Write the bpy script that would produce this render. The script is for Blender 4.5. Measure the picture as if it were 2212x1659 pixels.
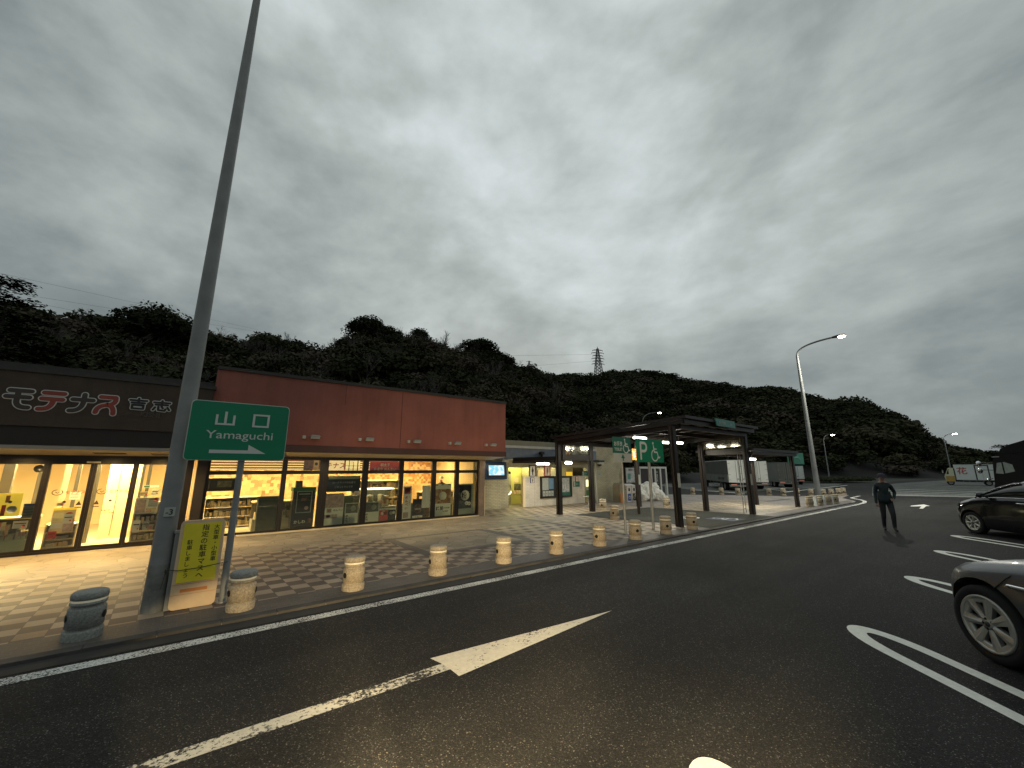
import bpy, bmesh, math, random
import numpy as np
from mathutils import Vector, Matrix
R = math.radians
rnd = random.Random(7)
for o in list(bpy.data.objects): bpy.data.objects.remove(o)
SC = bpy.context.scene; COL = SC.collection

# ------------------------------------------------------------------ camera
cam = bpy.data.cameras.new('camera'); camo = bpy.data.objects.new('camera', cam); COL.objects.link(camo)
cam.sensor_width = 36; cam.lens = 36*860/2212; cam.clip_start = 0.05; cam.clip_end = 3000
camo.location = (0, 0, 1.9); camo.rotation_euler = (R(90+12), 0, R(-38)); SC.camera = camo

# ------------------------------------------------------------------ exposure
SC.view_settings.view_transform = 'Standard'; SC.view_settings.look = 'None'
SC.view_settings.exposure = 0.0; SC.view_settings.gamma = 1.0
SC.render.engine = 'CYCLES'
cy = SC.cycles
cy.max_bounces = 6; cy.diffuse_bounces = 3; cy.glossy_bounces = 3; cy.transmission_bounces = 4
cy.transparent_max_bounces = 12; cy.caustics_reflective = False; cy.caustics_refractive = False
cy.sample_clamp_indirect = 4.0; cy.use_denoising = True
try: cy.denoiser = 'OPENIMAGEDENOISE'
except Exception: pass

# ------------------------------------------------------------------ world: dusk sky under a broken cloud deck
W = bpy.data.worlds.new('World'); SC.world = W; W.use_nodes = True
nt = W.node_tree; nt.nodes.clear(); N = nt.nodes.new; L = nt.links.new
def vm(t, op, a=None, b=None):
    n = t.nodes.new('ShaderNodeMath'); n.operation = op
    for i, v in enumerate((a, b)):
        if v is None: continue
        if isinstance(v, (int, float)): n.inputs[i].default_value = v
        else: t.links.new(v, n.inputs[i])
    return n.outputs[0]
out = N('ShaderNodeOutputWorld'); bg = N('ShaderNodeBackground'); L(bg.outputs[0], out.inputs[0])
tc = N('ShaderNodeTexCoord'); sep = N('ShaderNodeSeparateXYZ'); L(tc.outputs['Generated'], sep.inputs[0])
zc = vm(nt, 'MAXIMUM', sep.outputs[2], 0.0); den = vm(nt, 'ADD', vm(nt, 'MULTIPLY', zc, 0.55), 0.62)
cx = vm(nt, 'DIVIDE', sep.outputs[0], den); cyy = vm(nt, 'DIVIDE', sep.outputs[1], den)
cmb = N('ShaderNodeCombineXYZ'); L(cx, cmb.inputs[0]); L(cyy, cmb.inputs[1])
mp = N('ShaderNodeMapping'); mp.inputs['Rotation'].default_value = (0, 0, R(-50)); mp.inputs['Scale'].default_value = (1.0, 0.8, 1.7); L(tc.outputs['Generated'], mp.inputs[0])
n1 = N('ShaderNodeTexNoise'); n1.inputs['Scale'].default_value = 2.4; n1.inputs['Detail'].default_value = 6; n1.inputs['Roughness'].default_value = 0.5; n1.inputs['Distortion'].default_value = 0.5; L(mp.outputs[0], n1.inputs['Vector'])
n2 = N('ShaderNodeTexNoise'); n2.inputs['Scale'].default_value = 9.0; n2.inputs['Detail'].default_value = 6; n2.inputs['Roughness'].default_value = 0.55; L(mp.outputs[0], n2.inputs['Vector'])
# brightness rises overhead and sinks towards the right horizon
nn = vm(nt, 'ADD', vm(nt, 'MULTIPLY', n1.outputs[0], 0.60), vm(nt, 'MULTIPLY', n2.outputs[0], 0.30))
vd = N('ShaderNodeVectorMath'); vd.operation = 'DOT_PRODUCT'; L(tc.outputs['Generated'], vd.inputs[0])
# the deck is thinnest, so brightest, towards azimuth 48 degrees, 32 degrees up
vd.inputs[1].default_value = (math.cos(R(48))*math.cos(R(30)), math.sin(R(48))*math.cos(R(30)), math.sin(R(30)))
up = vm(nt, 'MULTIPLY', vm(nt, 'POWER', vm(nt, 'MAXIMUM', vd.outputs['Value'], 0.0), 5.0), 0.24)
rt = vm(nt, 'MULTIPLY', zc, 0.26)
val = vm(nt, 'ADD', vm(nt, 'ADD', vm(nt, 'SUBTRACT', nn, 0.05), up), rt)
cr = N('ShaderNodeValToRGB'); L(val, cr.inputs[0])
e = cr.color_ramp.elements
e[0].position = 0.30; e[0].color = (0.165, 0.195, 0.20, 1)
e[1].position = 0.86; e[1].color = (0.70, 0.76, 0.77, 1)
m_ = e.new(0.48); m_.color = (0.26, 0.298, 0.30, 1)
m_ = e.new(0.67); m_.color = (0.46, 0.51, 0.495, 1)
sky = N('ShaderNodeTexSky'); sky.sky_type = 'NISHITA'; sky.sun_disc = False
SUN_EL, SUN_AZ = R(4), R(35)
sky.sun_elevation = SUN_EL; sky.sun_rotation = SUN_AZ
skm = N('ShaderNodeMixRGB'); skm.blend_type = 'MULTIPLY'; skm.inputs[0].default_value = 1; skm.inputs[2].default_value = (0.05, 0.05, 0.05, 1); L(sky.outputs[0], skm.inputs[1])
mx = N('ShaderNodeMixRGB'); mx.inputs[0].default_value = 0.93; L(skm.outputs[0], mx.inputs[1]); L(cr.outputs[0], mx.inputs[2])
L(mx.outputs[0], bg.inputs[0]); bg.inputs[1].default_value = 1.0

sun = bpy.data.lights.new('sun', 'SUN'); sun.energy = 0.06; sun.angle = R(30); sun.color = (1, 0.96, 0.9)
suno = bpy.data.objects.new('sun', sun); COL.objects.link(suno)
suno.rotation_euler = (R(90)-SUN_EL-R(25), 0, R(180)-SUN_AZ)

# ------------------------------------------------------------------ materials
MATS = {}
def P(name, col, rough=0.7, metal=0.0, nscale=0, namt=0.0, bump=0.0, bscale=None, emit=None, estr=0.0, spec=None, coat=0.0, col2=None):
    m = bpy.data.materials.new(name); m.use_nodes = True; t = m.node_tree
    b = t.nodes['Principled BSDF']
    b.inputs['Base Color'].default_value = (*col, 1); b.inputs['Roughness'].default_value = rough; b.inputs['Metallic'].default_value = metal
    if spec is not None: b.inputs['Specular IOR Level'].default_value = spec
    if coat: b.inputs['Coat Weight'].default_value = coat; b.inputs['Coat Roughness'].default_value = 0.05
    if nscale:
        g = t.nodes.new('ShaderNodeNewGeometry')
        n = t.nodes.new('ShaderNodeTexNoise'); n.inputs['Scale'].default_value = nscale; n.inputs['Detail'].default_value = 5; n.inputs['Roughness'].default_value = 0.6
        t.links.new(g.outputs['Position'], n.inputs['Vector'])
        r = t.nodes.new('ShaderNodeValToRGB'); r.color_ramp.elements[0].position = 0.3; r.color_ramp.elements[1].position = 0.7
        c2 = col2 if col2 else tuple(min(1, c*(1+namt)) for c in col)
        r.color_ramp.elements[0].color = (*[c*(1-namt) for c in col], 1); r.color_ramp.elements[1].color = (*c2, 1)
        t.links.new(n.outputs[0], r.inputs[0]); t.links.new(r.outputs[0], b.inputs['Base Color'])
        if bump:
            n3 = n
            if bscale:
                n3 = t.nodes.new('ShaderNodeTexNoise'); n3.inputs['Scale'].default_value = bscale; n3.inputs['Detail'].default_value = 4
                t.links.new(g.outputs['Position'], n3.inputs['Vector'])
            bp = t.nodes.new('ShaderNodeBump'); bp.inputs['Strength'].default_value = bump; bp.inputs['Distance'].default_value = 0.02
            t.links.new(n3.outputs[0], bp.inputs['Height']); t.links.new(bp.outputs[0], b.inputs['Normal'])
    if emit: b.inputs['Emission Color'].default_value = (*emit, 1); b.inputs['Emission Strength'].default_value = estr
    MATS[name] = m; return m
def lamp_mat(name, col, s):
    m = P(name, (0.8, 0.8, 0.8), 0.4, emit=col, estr=s); return m

def worldpos(t, scale=(1, 1, 1), rot=0, off=(0, 0, 0)):
    g = t.nodes.new('ShaderNodeNewGeometry'); mpn = t.nodes.new('ShaderNodeMapping')
    mpn.inputs['Scale'].default_value = scale; mpn.inputs['Rotation'].default_value = (0, 0, rot); mpn.inputs['Location'].default_value = off
    t.links.new(g.outputs['Position'], mpn.inputs[0]); return mpn.outputs[0]
def noise(t, vec, s, d=4, r=0.55):
    n = t.nodes.new('ShaderNodeTexNoise'); n.inputs['Scale'].default_value = s; n.inputs['Detail'].default_value = d; n.inputs['Roughness'].default_value = r
    t.links.new(vec, n.inputs['Vector']); return n.outputs[0]
def ramp(t, fac, stops):
    r = t.nodes.new('ShaderNodeValToRGB'); el = r.color_ramp.elements
    el[0].position, el[1].position = stops[0][0], stops[-1][0]
    el[0].color = (*stops[0][1], 1); el[1].color = (*stops[-1][1], 1)
    for p, c in stops[1:-1]: x = el.new(p); x.color = (*c, 1)
    t.links.new(fac, r.inputs[0]); return r.outputs[0]
def mixc(t, f, a, b, mode='MIX'):
    n = t.nodes.new('ShaderNodeMixRGB'); n.blend_type = mode
    for i, v in ((0, f), (1, a), (2, b)):
        if isinstance(v, (int, float)): n.inputs[i].default_value = v
        elif isinstance(v, tuple): n.inputs[i].default_value = (*v, 1)
        else: t.links.new(v, n.inputs[i])
    return n.outputs[0]
def asphalt(name, lo, hi, speck, wear=None, col=(0.6, 0.6, 0.56), thr=(0.42, 0.5), wscale=26):
    m = bpy.data.materials.new(name); m.use_nodes = True; t = m.node_tree; b = t.nodes['Principled BSDF']
    v = worldpos(t)
    vo = t.nodes.new('ShaderNodeTexVoronoi'); vo.inputs['Scale'].default_value = 135; t.links.new(v, vo.inputs['Vector'])
    sepc = t.nodes.new('ShaderNodeSeparateColor'); t.links.new(vo.outputs['Color'], sepc.inputs[0])
    cell = ramp(t, sepc.outputs[0], [(0.0, lo), (0.7, hi), (0.95, tuple(h*1.8 for h in hi)), (1.0, speck)])
    big = noise(t, v, 0.35, 5); patch = ramp(t, big, [(0.3, (0.62, 0.62, 0.62)), (0.5, (0.95, 0.95, 0.95)), (0.7, (1.25, 1.25, 1.25))])
    c = mixc(t, 1.0, cell, patch, 'MULTIPLY')
    mid = noise(t, v, 14, 4, 0.7)
    v2 = worldpos(t, (0.10, 1.6, 1)); c = mixc(t, 1.0, c, ramp(t, noise(t, v2, 1.0, 4, 0.6), [(0.35, (0.80, 0.80, 0.80)), (0.65, (1.16, 1.15, 1.13))]), 'MULTIPLY')
    if wear is not None:
        wn = noise(t, v, wscale, 6, 0.75); wn2 = noise(t, v, 2.2, 3)
        w = vm(t, 'ADD', wn, vm(t, 'MULTIPLY', wn2, wear)); wr = t.nodes.new('ShaderNodeMapRange')
        t.links.new(w, wr.inputs[0]); wr.inputs[1].default_value = thr[0]; wr.inputs[2].default_value = thr[1]
        paint = ramp(t, mid, [(0.3, tuple(x*0.8 for x in col)), (0.7, col)])
        c = mixc(t, wr.outputs[0], c, paint)
    t.links.new(c, b.inputs['Base Color']); b.inputs['Roughness'].default_value = 0.85; b.inputs['Specular IOR Level'].default_value = 0.22
    bp = t.nodes.new('ShaderNodeBump'); bp.inputs['Strength'].default_value = 0.45; bp.inputs['Distance'].default_value = 0.006
    t.links.new(vo.outputs['Distance'], bp.inputs['Height']); t.links.new(bp.outputs[0], b.inputs['Normal'])
    MATS[name] = m; return m
M_ASPH = asphalt('asphalt', (0.008, 0.008, 0.0075), (0.020, 0.0195, 0.0185), (0.17, 0.16, 0.145))
M_BAY = asphalt('bay_asphalt', (0.02, 0.022, 0.019), (0.036, 0.038, 0.032), (0.08, 0.08, 0.07))
M_APRON = asphalt('pale_concrete', (0.085, 0.09, 0.085), (0.12, 0.125, 0.115), (0.16, 0.16, 0.15))
M_LINE = asphalt('worn_line_paint', (0.012, 0.012, 0.012), (0.03, 0.03, 0.03), (0.12, 0.12, 0.11), wear=0.25, thr=(0.575, 0.63), col=(0.72, 0.72, 0.68), wscale=48)
M_ARROWP = asphalt('cracked_arrow_paint', (0.016, 0.016, 0.016), (0.04, 0.04, 0.04), (0.12, 0.12, 0.11), wear=0.55, thr=(0.635, 0.665), col=(0.66, 0.62, 0.52))
M_STEM = asphalt('worn_stem_paint', (0.016, 0.016, 0.016), (0.04, 0.04, 0.04), (0.12, 0.12, 0.11), wear=0.6, thr=(0.73, 0.80), col=(0.6, 0.58, 0.5))
M_STALL = asphalt('stall_paint', (0.03, 0.03, 0.03), (0.05, 0.05, 0.05), (0.3, 0.3, 0.3), wear=0.5, thr=(0.40, 0.48), col=(0.80, 0.80, 0.72))

def paving(name, kind):
    m = bpy.data.materials.new(name); m.use_nodes = True; t = m.node_tree; b = t.nodes['Principled BSDF']
    v = worldpos(t)
    s = 1/0.26
    sp = t.nodes.new('ShaderNodeSeparateXYZ'); t.links.new(v, sp.inputs[0])
    grain = noise(t, v, 45, 5, 0.7); stain = noise(t, v, 0.9, 5); tile = None
    if kind == 'checker':
        i = vm(t, 'FLOOR', vm(t, 'MULTIPLY', vm(t, 'ADD', sp.outputs[0], vm(t, 'MULTIPLY', sp.outputs[1], 0.045)), s)); j = vm(t, 'FLOOR', vm(t, 'MULTIPLY', sp.outputs[1], s))
        par = vm(t, 'MODULO', vm(t, 'ADD', vm(t, 'ADD', i, j), 400.0), 2.0)
        par = vm(t, 'GREATER_THAN', par, 0.5)
        c = mixc(t, par, (0.34, 0.27, 0.195), (0.105, 0.074, 0.058))
        fx = vm(t, 'FRACT', vm(t, 'MULTIPLY', vm(t, 'ADD', sp.outputs[0], vm(t, 'MULTIPLY', sp.outputs[1], 0.045)), s)); fy = vm(t, 'FRACT', vm(t, 'MULTIPLY', sp.outputs[1], s))
        jt = vm(t, 'MAXIMUM', vm(t, 'LESS_THAN', fx, 0.03), vm(t, 'LESS_THAN', fy, 0.03)); c = mixc(t, jt, c, (0.07, 0.055, 0.045))
        tile = (i, j)
    elif kind == 'lattice':
        s2 = 1/0.24
        j = vm(t, 'FLOOR', vm(t, 'MULTIPLY', sp.outputs[1], s2))
        sh = vm(t, 'MULTIPLY', vm(t, 'MODULO', vm(t, 'ADD', j, 400.0), 4.0), 0.5)
        i = vm(t, 'FLOOR', vm(t, 'ADD', vm(t, 'MULTIPLY', sp.outputs[0], s2), sh))
        a = vm(t, 'LESS_THAN', vm(t, 'MODULO', vm(t, 'ADD', i, 400.0), 2.0), 0.5); bb = vm(t, 'LESS_THAN', vm(t, 'MODULO', vm(t, 'ADD', j, 400.0), 2.0), 0.5)
        f = vm(t, 'MULTIPLY', a, bb)
        c = mixc(t, f, (0.34, 0.28, 0.20), (0.10, 0.075, 0.055)); tile = (i, j)
    elif kind == 'brickband':
        c = (0.095, 0.083, 0.072)
        bt = t.nodes.new('ShaderNodeTexBrick'); t.links.new(v, bt.inputs['Vector']); bt.inputs['Scale'].default_value = 3.2
        bt.inputs['Color1'].default_value = (0.105, 0.09, 0.078, 1); bt.inputs['Color2'].default_value = (0.082, 0.072, 0.064, 1); bt.inputs['Mortar'].default_value = (0.15, 0.14, 0.125, 1); bt.inputs['Mortar Size'].default_value = 0.008
        c = bt.outputs[0]
    elif kind == 'stone':
        vo = t.nodes.new('ShaderNodeTexVoronoi'); vo.feature = 'DISTANCE_TO_EDGE'; vo.inputs['Scale'].default_value = 2.6; t.links.new(v, vo.inputs['Vector'])
        vc = t.nodes.new('ShaderNodeTexVoronoi'); vc.inputs['Scale'].default_value = 2.6; t.links.new(v, vc.inputs['Vector'])
        sc_ = t.nodes.new('ShaderNodeSeparateColor'); t.links.new(vc.outputs['Color'], sc_.inputs[0])
        cc = ramp(t, sc_.outputs[0], [(0, (0.215, 0.182, 0.135)), (1, (0.30, 0.255, 0.19))])
        ed = ramp(t, vo.outputs[0], [(0.0, (0.45, 0.45, 0.45)), (0.035, (1, 1, 1))])
        c = mixc(t, 1.0, cc, ed, 'MULTIPLY')
    else:
        bt = t.nodes.new('ShaderNodeTexBrick'); t.links.new(v, bt.inputs['Vector']); bt.inputs['Scale'].default_value = 4
        bt.inputs['Color1'].default_value = (0.27, 0.235, 0.205, 1); bt.inputs['Color2'].default_value = (0.20, 0.175, 0.155, 1); bt.inputs['Mortar'].default_value = (0.15, 0.135, 0.12, 1); bt.inputs['Mortar Size'].default_value = 0.012
        c = bt.outputs[0]
    if tile:
        cb_ = t.nodes.new('ShaderNodeCombineXYZ'); t.links.new(tile[0], cb_.inputs[0]); t.links.new(tile[1], cb_.inputs[1])
        wn_ = t.nodes.new('ShaderNodeTexWhiteNoise'); wn_.noise_dimensions = '2D'; t.links.new(cb_.outputs[0], wn_.inputs[0])
        c = mixc(t, 1.0, c, ramp(t, wn_.outputs[0], [(0, (0.80, 0.79, 0.78)), (0.85, (1.1, 1.1, 1.1)), (1, (0.72, 0.66, 0.6))]), 'MULTIPLY')
    g1 = ramp(t, grain, [(0.25, (0.78, 0.78, 0.78)), (0.75, (1.15, 1.15, 1.15))])
    g2 = ramp(t, stain, [(0.3, (0.68, 0.68, 0.68)), (0.65, (1.14, 1.14, 1.14))])
    c = mixc(t, 1.0, mixc(t, 1.0, c, g1, 'MULTIPLY'), g2, 'MULTIPLY')
    t.links.new(c, b.inputs['Base Color']); b.inputs['Roughness'].default_value = 0.62
    bp = t.nodes.new('ShaderNodeBump'); bp.inputs['Strength'].default_value = 0.3; bp.inputs['Distance'].default_value = 0.006
    t.links.new(grain, bp.inputs['Height']); t.links.new(bp.outputs[0], b.inputs['Normal'])
    MATS[name] = m; return m
M_CHK = paving('checker_pavers', 'checker'); M_LAT = paving('lattice_pavers', 'lattice'); M_BAND = paving('dark_edge_bricks', 'brickband')
M_STONE = paving('beige_stone', 'stone'); M_BLOCK = paving('pinkish_blocks', 'block')

def bricks(name, c1, c2, mortar, sc=6.0):
    m = bpy.data.materials.new(name); m.use_nodes = True; t = m.node_tree; b = t.nodes['Principled BSDF']
    g = t.nodes.new('ShaderNodeNewGeometry'); sp = t.nodes.new('ShaderNodeSeparateXYZ'); t.links.new(g.outputs['Position'], sp.inputs[0])
    cb = t.nodes.new('ShaderNodeCombineXYZ'); t.links.new(vm(t, 'ADD', sp.outputs[0], sp.outputs[1]), cb.inputs[0]); t.links.new(sp.outputs[2], cb.inputs[1])
    bt = t.nodes.new('ShaderNodeTexBrick'); t.links.new(cb.outputs[0], bt.inputs['Vector'])
    bt.inputs['Scale'].default_value = sc; bt.inputs['Mortar Size'].default_value = 0.035; bt.inputs['Brick Width'].default_value = 1.3; bt.inputs['Row Height'].default_value = 0.42
    bt.inputs['Color1'].default_value = (*c1, 1); bt.inputs['Color2'].default_value = (*c2, 1); bt.inputs['Mortar'].default_value = (*mortar, 1)
    st = ramp(t, noise(t, cb.outputs[0], 1.3, 5), [(0.3, (0.7, 0.7, 0.7)), (0.65, (1.08, 1.08, 1.08))])
    t.links.new(mixc(t, 1.0, bt.outputs[0], st, 'MULTIPLY'), b.inputs['Base Color']); b.inputs['Roughness'].default_value = 0.6
    bp = t.nodes.new('ShaderNodeBump'); bp.inputs['Strength'].default_value = 0.5; bp.inputs['Distance'].default_value = 0.01; bp.invert = True
    t.links.new(bt.outputs['Fac'], bp.inputs['Height']); t.links.new(bp.outputs[0], b.inputs['Normal'])
    MATS[name] = m; return m
M_TILE = bricks('cream_brick', (0.46, 0.43, 0.29), (0.40, 0.37, 0.25), (0.16, 0.15, 0.10))
M_WHTILE = bricks('white_tile', (0.62, 0.58, 0.50), (0.58, 0.54, 0.46), (0.42, 0.39, 0.33))

# thin architectural glass
def glass(name, tint=(0.93, 0.96, 0.93), rough=0.02, refl=1.0):
    m = bpy.data.materials.new(name); m.use_nodes = True; t = m.node_tree; t.nodes.clear()
    o = t.nodes.new('ShaderNodeOutputMaterial'); mxs = t.nodes.new('ShaderNodeMixShader'); tr = t.nodes.new('ShaderNodeBsdfTransparent'); gl = t.nodes.new('ShaderNodeBsdfGlossy')
    fr = t.nodes.new('ShaderNodeFresnel'); fr.inputs[0].default_value = 1.5
    f = vm(t, 'MINIMUM', vm(t, 'MULTIPLY', fr.outputs[0], 1.6*refl), 1.0)
    tr.inputs[0].default_value = (*tint, 1); gl.inputs['Roughness'].default_value = rough; gl.inputs[0].default_value = (0.9, 0.95, 0.93, 1)
    t.links.new(f, mxs.inputs[0]); t.links.new(tr.outputs[0], mxs.inputs[1]); t.links.new(gl.outputs[0], mxs.inputs[2]); t.links.new(mxs.outputs[0], o.inputs[0])
    MATS[name] = m; return m
M_GLASS = glass('window_glass')
M_FROST = None
def frost(name, col, tr_w=0.45, rough=0.25):
    m = bpy.data.materials.new(name); m.use_nodes = True; t = m.node_tree; t.nodes.clear()
    o = t.nodes.new('ShaderNodeOutputMaterial'); a = t.nodes.new('ShaderNodeMixShader'); b_ = t.nodes.new('ShaderNodeMixShader')
    tl = t.nodes.new('ShaderNodeBsdfTranslucent'); df = t.nodes.new('ShaderNodeBsdfDiffuse'); gl = t.nodes.new('ShaderNodeBsdfGlossy')
    for n in (tl, df): n.inputs[0].default_value = (*col, 1)
    gl.inputs['Roughness'].default_value = rough; gl.inputs[0].default_value = (0.8, 0.78, 0.65, 1)
    a.inputs[0].default_value = tr_w; b_.inputs[0].default_value = 0.35
    t.links.new(df.outputs[0], a.inputs[1]); t.links.new(tl.outputs[0], a.inputs[2]); t.links.new(a.outputs[0], b_.inputs[1]); t.links.new(gl.outputs[0], b_.inputs[2]); t.links.new(b_.outputs[0], o.inputs[0])
    MATS[name] = m; return m
M_FROST = frost('frosted_panel', (0.10, 0.09, 0.045), 0.3, 0.09)

P('red_render', (0.265, 0.092, 0.070), 0.85, nscale=0.8, namt=0.13, bump=0.25, bscale=60)
def streaks(name, lo=0.82):
    t = MATS[name].node_tree; b = t.nodes['Principled BSDF']; src = b.inputs['Base Color'].links[0].from_socket
    v = worldpos(t, (2.6, 2.6, 0.28)); n = noise(t, v, 1.0, 5, 0.65)
    t.links.new(mixc(t, 1.0, src, ramp(t, n, [(0.32, (lo, lo, lo)), (0.52, (1, 1, 1)), (0.7, (1.06, 1.05, 1.04))]), 'MULTIPLY'), b.inputs['Base Color'])
streaks('red_render', 0.84)
P('brow_red', (0.07, 0.032, 0.025), 0.7, nscale=2, namt=0.12)
P('brown_fascia', (0.052, 0.038, 0.028), 0.8, nscale=1.6, namt=0.14, bump=0.2, bscale=40)
streaks('brown_fascia', 0.75)
P('dark_band', (0.012, 0.009, 0.007), 0.6, nscale=3, namt=0.15)
P('dark_frame', (0.008, 0.006, 0.005), 0.35, nscale=8, namt=0.2)
P('roof_cap', (0.03, 0.028, 0.024), 0.6, nscale=4, namt=0.2)
P('canopy_steel', (0.011, 0.007, 0.0055), 0.42, nscale=6, namt=0.25)
P('canopy_under', (0.020, 0.012, 0.009), 0.40, nscale=5, namt=0.3)
P('soffit', (0.62, 0.52, 0.34), 0.6, nscale=3, namt=0.05)
P('pale_strip', (0.26, 0.26, 0.24), 0.6, nscale=3, namt=0.05)
P('cream', (0.70, 0.58, 0.38), 0.6, nscale=2, namt=0.06)
P('inner_wall', (0.66, 0.52, 0.29), 0.6, nscale=1.5, namt=0.05)
P('inner_floor', (0.5, 0.42, 0.27), 0.3, nscale=2, namt=0.06)
P('inner_dark', (0.10, 0.09, 0.065), 0.6, nscale=3, namt=0.2)
P('pillar_wood', (0.22, 0.165, 0.13), 0.6, nscale=7, namt=0.2)
P('steel_pole', (0.23, 0.24, 0.232), 0.55, nscale=2.5, namt=0.16, bump=0.1, bscale=30)
P('pole_dirt', (0.175, 0.18, 0.165), 0.75, nscale=5, namt=0.42, col2=(0.25, 0.255, 0.24))
P('galv', (0.32, 0.33, 0.32), 0.45, metal=0.3, nscale=9, namt=0.15)
P('sign_green', (0.0, 0.20, 0.095), 0.6, nscale=1.5, namt=0.06)
P('sign_green2', (0.008, 0.115, 0.072), 0.4, nscale=1.5, namt=0.06)
P('sign_teal', (0.06, 0.22, 0.185), 0.5, nscale=3, namt=0.06)
P('sign_white', (0.62, 0.64, 0.60), 0.5, nscale=3, namt=0.05)
P('plate_white', (0.42, 0.43, 0.39), 0.5, nscale=3, namt=0.05)
P('paper', (0.78, 0.77, 0.68), 0.7, nscale=5, namt=0.05)
P('paper_green', (0.30, 0.34, 0.25), 0.7, nscale=5, namt=0.06)
P('ink', (0.02, 0.018, 0.016), 0.6)
P('yellow_sign', (0.82, 0.68, 0.03), 0.5, nscale=4, namt=0.08)
P('yellow_plastic', (0.68, 0.50, 0.30), 0.5, nscale=5, namt=0.09)
P('orange', (0.62, 0.22, 0.05), 0.6, nscale=5, namt=0.1)
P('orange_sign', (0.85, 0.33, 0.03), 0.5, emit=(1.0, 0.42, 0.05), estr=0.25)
P('red_ink', (0.45, 0.05, 0.03), 0.6, nscale=5, namt=0.08)
P('logo_red', (0.24, 0.045, 0.032), 0.6, nscale=5, namt=0.08)
P('logo_white', (0.62, 0.62, 0.58), 0.5)
P('logo_dark', (0.045, 0.036, 0.030), 0.6)
P('granite', (0.40, 0.33, 0.23), 0.85, nscale=42, namt=0.42, bump=0.5, bscale=60, col2=(0.52, 0.44, 0.32))
P('granite_unlit', (0.25, 0.255, 0.235), 0.85, nscale=42, namt=0.35, bump=0.5, bscale=60)  # unlit copy of the granite, for stone outside the headlight beam
P('hole', (0.012, 0.010, 0.008), 0.9)
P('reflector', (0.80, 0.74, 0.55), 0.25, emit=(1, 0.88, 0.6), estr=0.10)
P('rubber', (0.004, 0.004, 0.004), 0.9, nscale=20, namt=0.2)
P('rim', (0.36, 0.36, 0.33), 0.38, metal=0.55)
P('silver_paint', (0.065, 0.072, 0.076), 0.38, metal=0.45, coat=0.45)
P('black_paint', (0.006, 0.007, 0.008), 0.12, coat=1.0)
P('car_glass', (0.012, 0.015, 0.015), 0.05, spec=0.7)
P('chrome', (0.75, 0.76, 0.76), 0.15, metal=1.0)
P('headlamp', (0.55, 0.56, 0.56), 0.08, metal=0.6, coat=1.0)
P('plastic_black', (0.015, 0.015, 0.015), 0.5)
P('truck_grey', (0.115, 0.118, 0.105), 0.6, nscale=1.2, namt=0.12)
P('truck_side', (0.20, 0.205, 0.185), 0.55, nscale=1.2, namt=0.08)
P('truck_light', (0.78, 0.79, 0.73), 0.5, nscale=1.2, namt=0.06)
P('truck_white', (0.62, 0.66, 0.63), 0.5, nscale=1.2, namt=0.05)
P('cab_cream', (0.60, 0.60, 0.42), 0.4)
P('cab_orange', (0.42, 0.27, 0.06), 0.45, nscale=3, namt=0.2)
P('dark_cab', (0.004, 0.0045, 0.005), 0.6, spec=0.25)
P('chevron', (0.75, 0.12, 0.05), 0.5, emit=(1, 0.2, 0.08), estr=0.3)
P('blue_fascia', (0.14, 0.17, 0.22), 0.6, nscale=3, namt=0.12)
P('white_trim', (0.45, 0.46, 0.45), 0.6, nscale=3, namt=0.08)
P('ribbed', (0.24, 0.24, 0.19), 0.7, nscale=3, namt=0.1)
P('toilet_inner', (0.50, 0.50, 0.17), 0.7, nscale=2, namt=0.06)
P('sign_blue', (0.015, 0.05, 0.22), 0.45)
P('sign_red', (0.26, 0.03, 0.02), 0.45)
P('tv_case', (0.010, 0.03, 0.085), 0.35)
P('tv_side', (0.03, 0.07, 0.50), 0.4, emit=(0.06, 0.12, 0.8), estr=0.35)
P('board_black', (0.012, 0.012, 0.011), 0.4)
P('board_green', (0.018, 0.10, 0.07), 0.5, nscale=6, namt=0.15)
P('board_paper', (0.33, 0.36, 0.33), 0.6, nscale=9, namt=0.15)
P('board_blue', (0.12, 0.22, 0.33), 0.6, nscale=9, namt=0.15)
P('phone_green', (0.05, 0.16, 0.04), 0.4)
P('bag_white', (0.60, 0.60, 0.56), 0.55, nscale=9, namt=0.12, bump=0.8, bscale=14)
P('bin_white', (0.50, 0.48, 0.44), 0.5, nscale=4, namt=0.06)
P('bin_brown', (0.22, 0.19, 0.13), 0.6, nscale=4, namt=0.1)
P('booth_white', (0.42, 0.44, 0.42), 0.5, nscale=4, namt=0.06)
P('booth_dark', (0.018, 0.014, 0.018), 0.5)
P('jacket', (0.012, 0.022, 0.024), 0.85, nscale=12, namt=0.3)
P('trousers', (0.020, 0.022, 0.024), 0.85, nscale=12, namt=0.3)
P('skin', (0.30, 0.17, 0.12), 0.6, nscale=12, namt=0.06)
P('cap_purple', (0.035, 0.028, 0.045), 0.8)
P('shoe', (0.01, 0.01, 0.01), 0.6)
P('bark', (0.045, 0.038, 0.030), 0.9, nscale=6, namt=0.3)
P('bark_grey', (0.10, 0.092, 0.078), 0.9, nscale=6, namt=0.3)
P('soil', (0.010, 0.009, 0.007), 0.95, nscale=0.4, namt=0.3)
P('grass_m', (0.016, 0.020, 0.009), 0.9, nscale=1.2, namt=0.35)
P('hedge_m', (0.035, 0.042, 0.012), 0.9, nscale=2.2, namt=0.35)
P('pylon_steel', (0.10, 0.10, 0.10), 0.6, metal=0.4)
P('wire', (0.10, 0.10, 0.10), 0.7)
P('rope', (0.05, 0.05, 0.03), 0.9)
P('shop_green', (0.03, 0.13, 0.05), 0.5)
P('poster_dark', (0.020, 0.022, 0.024), 0.35)
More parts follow.
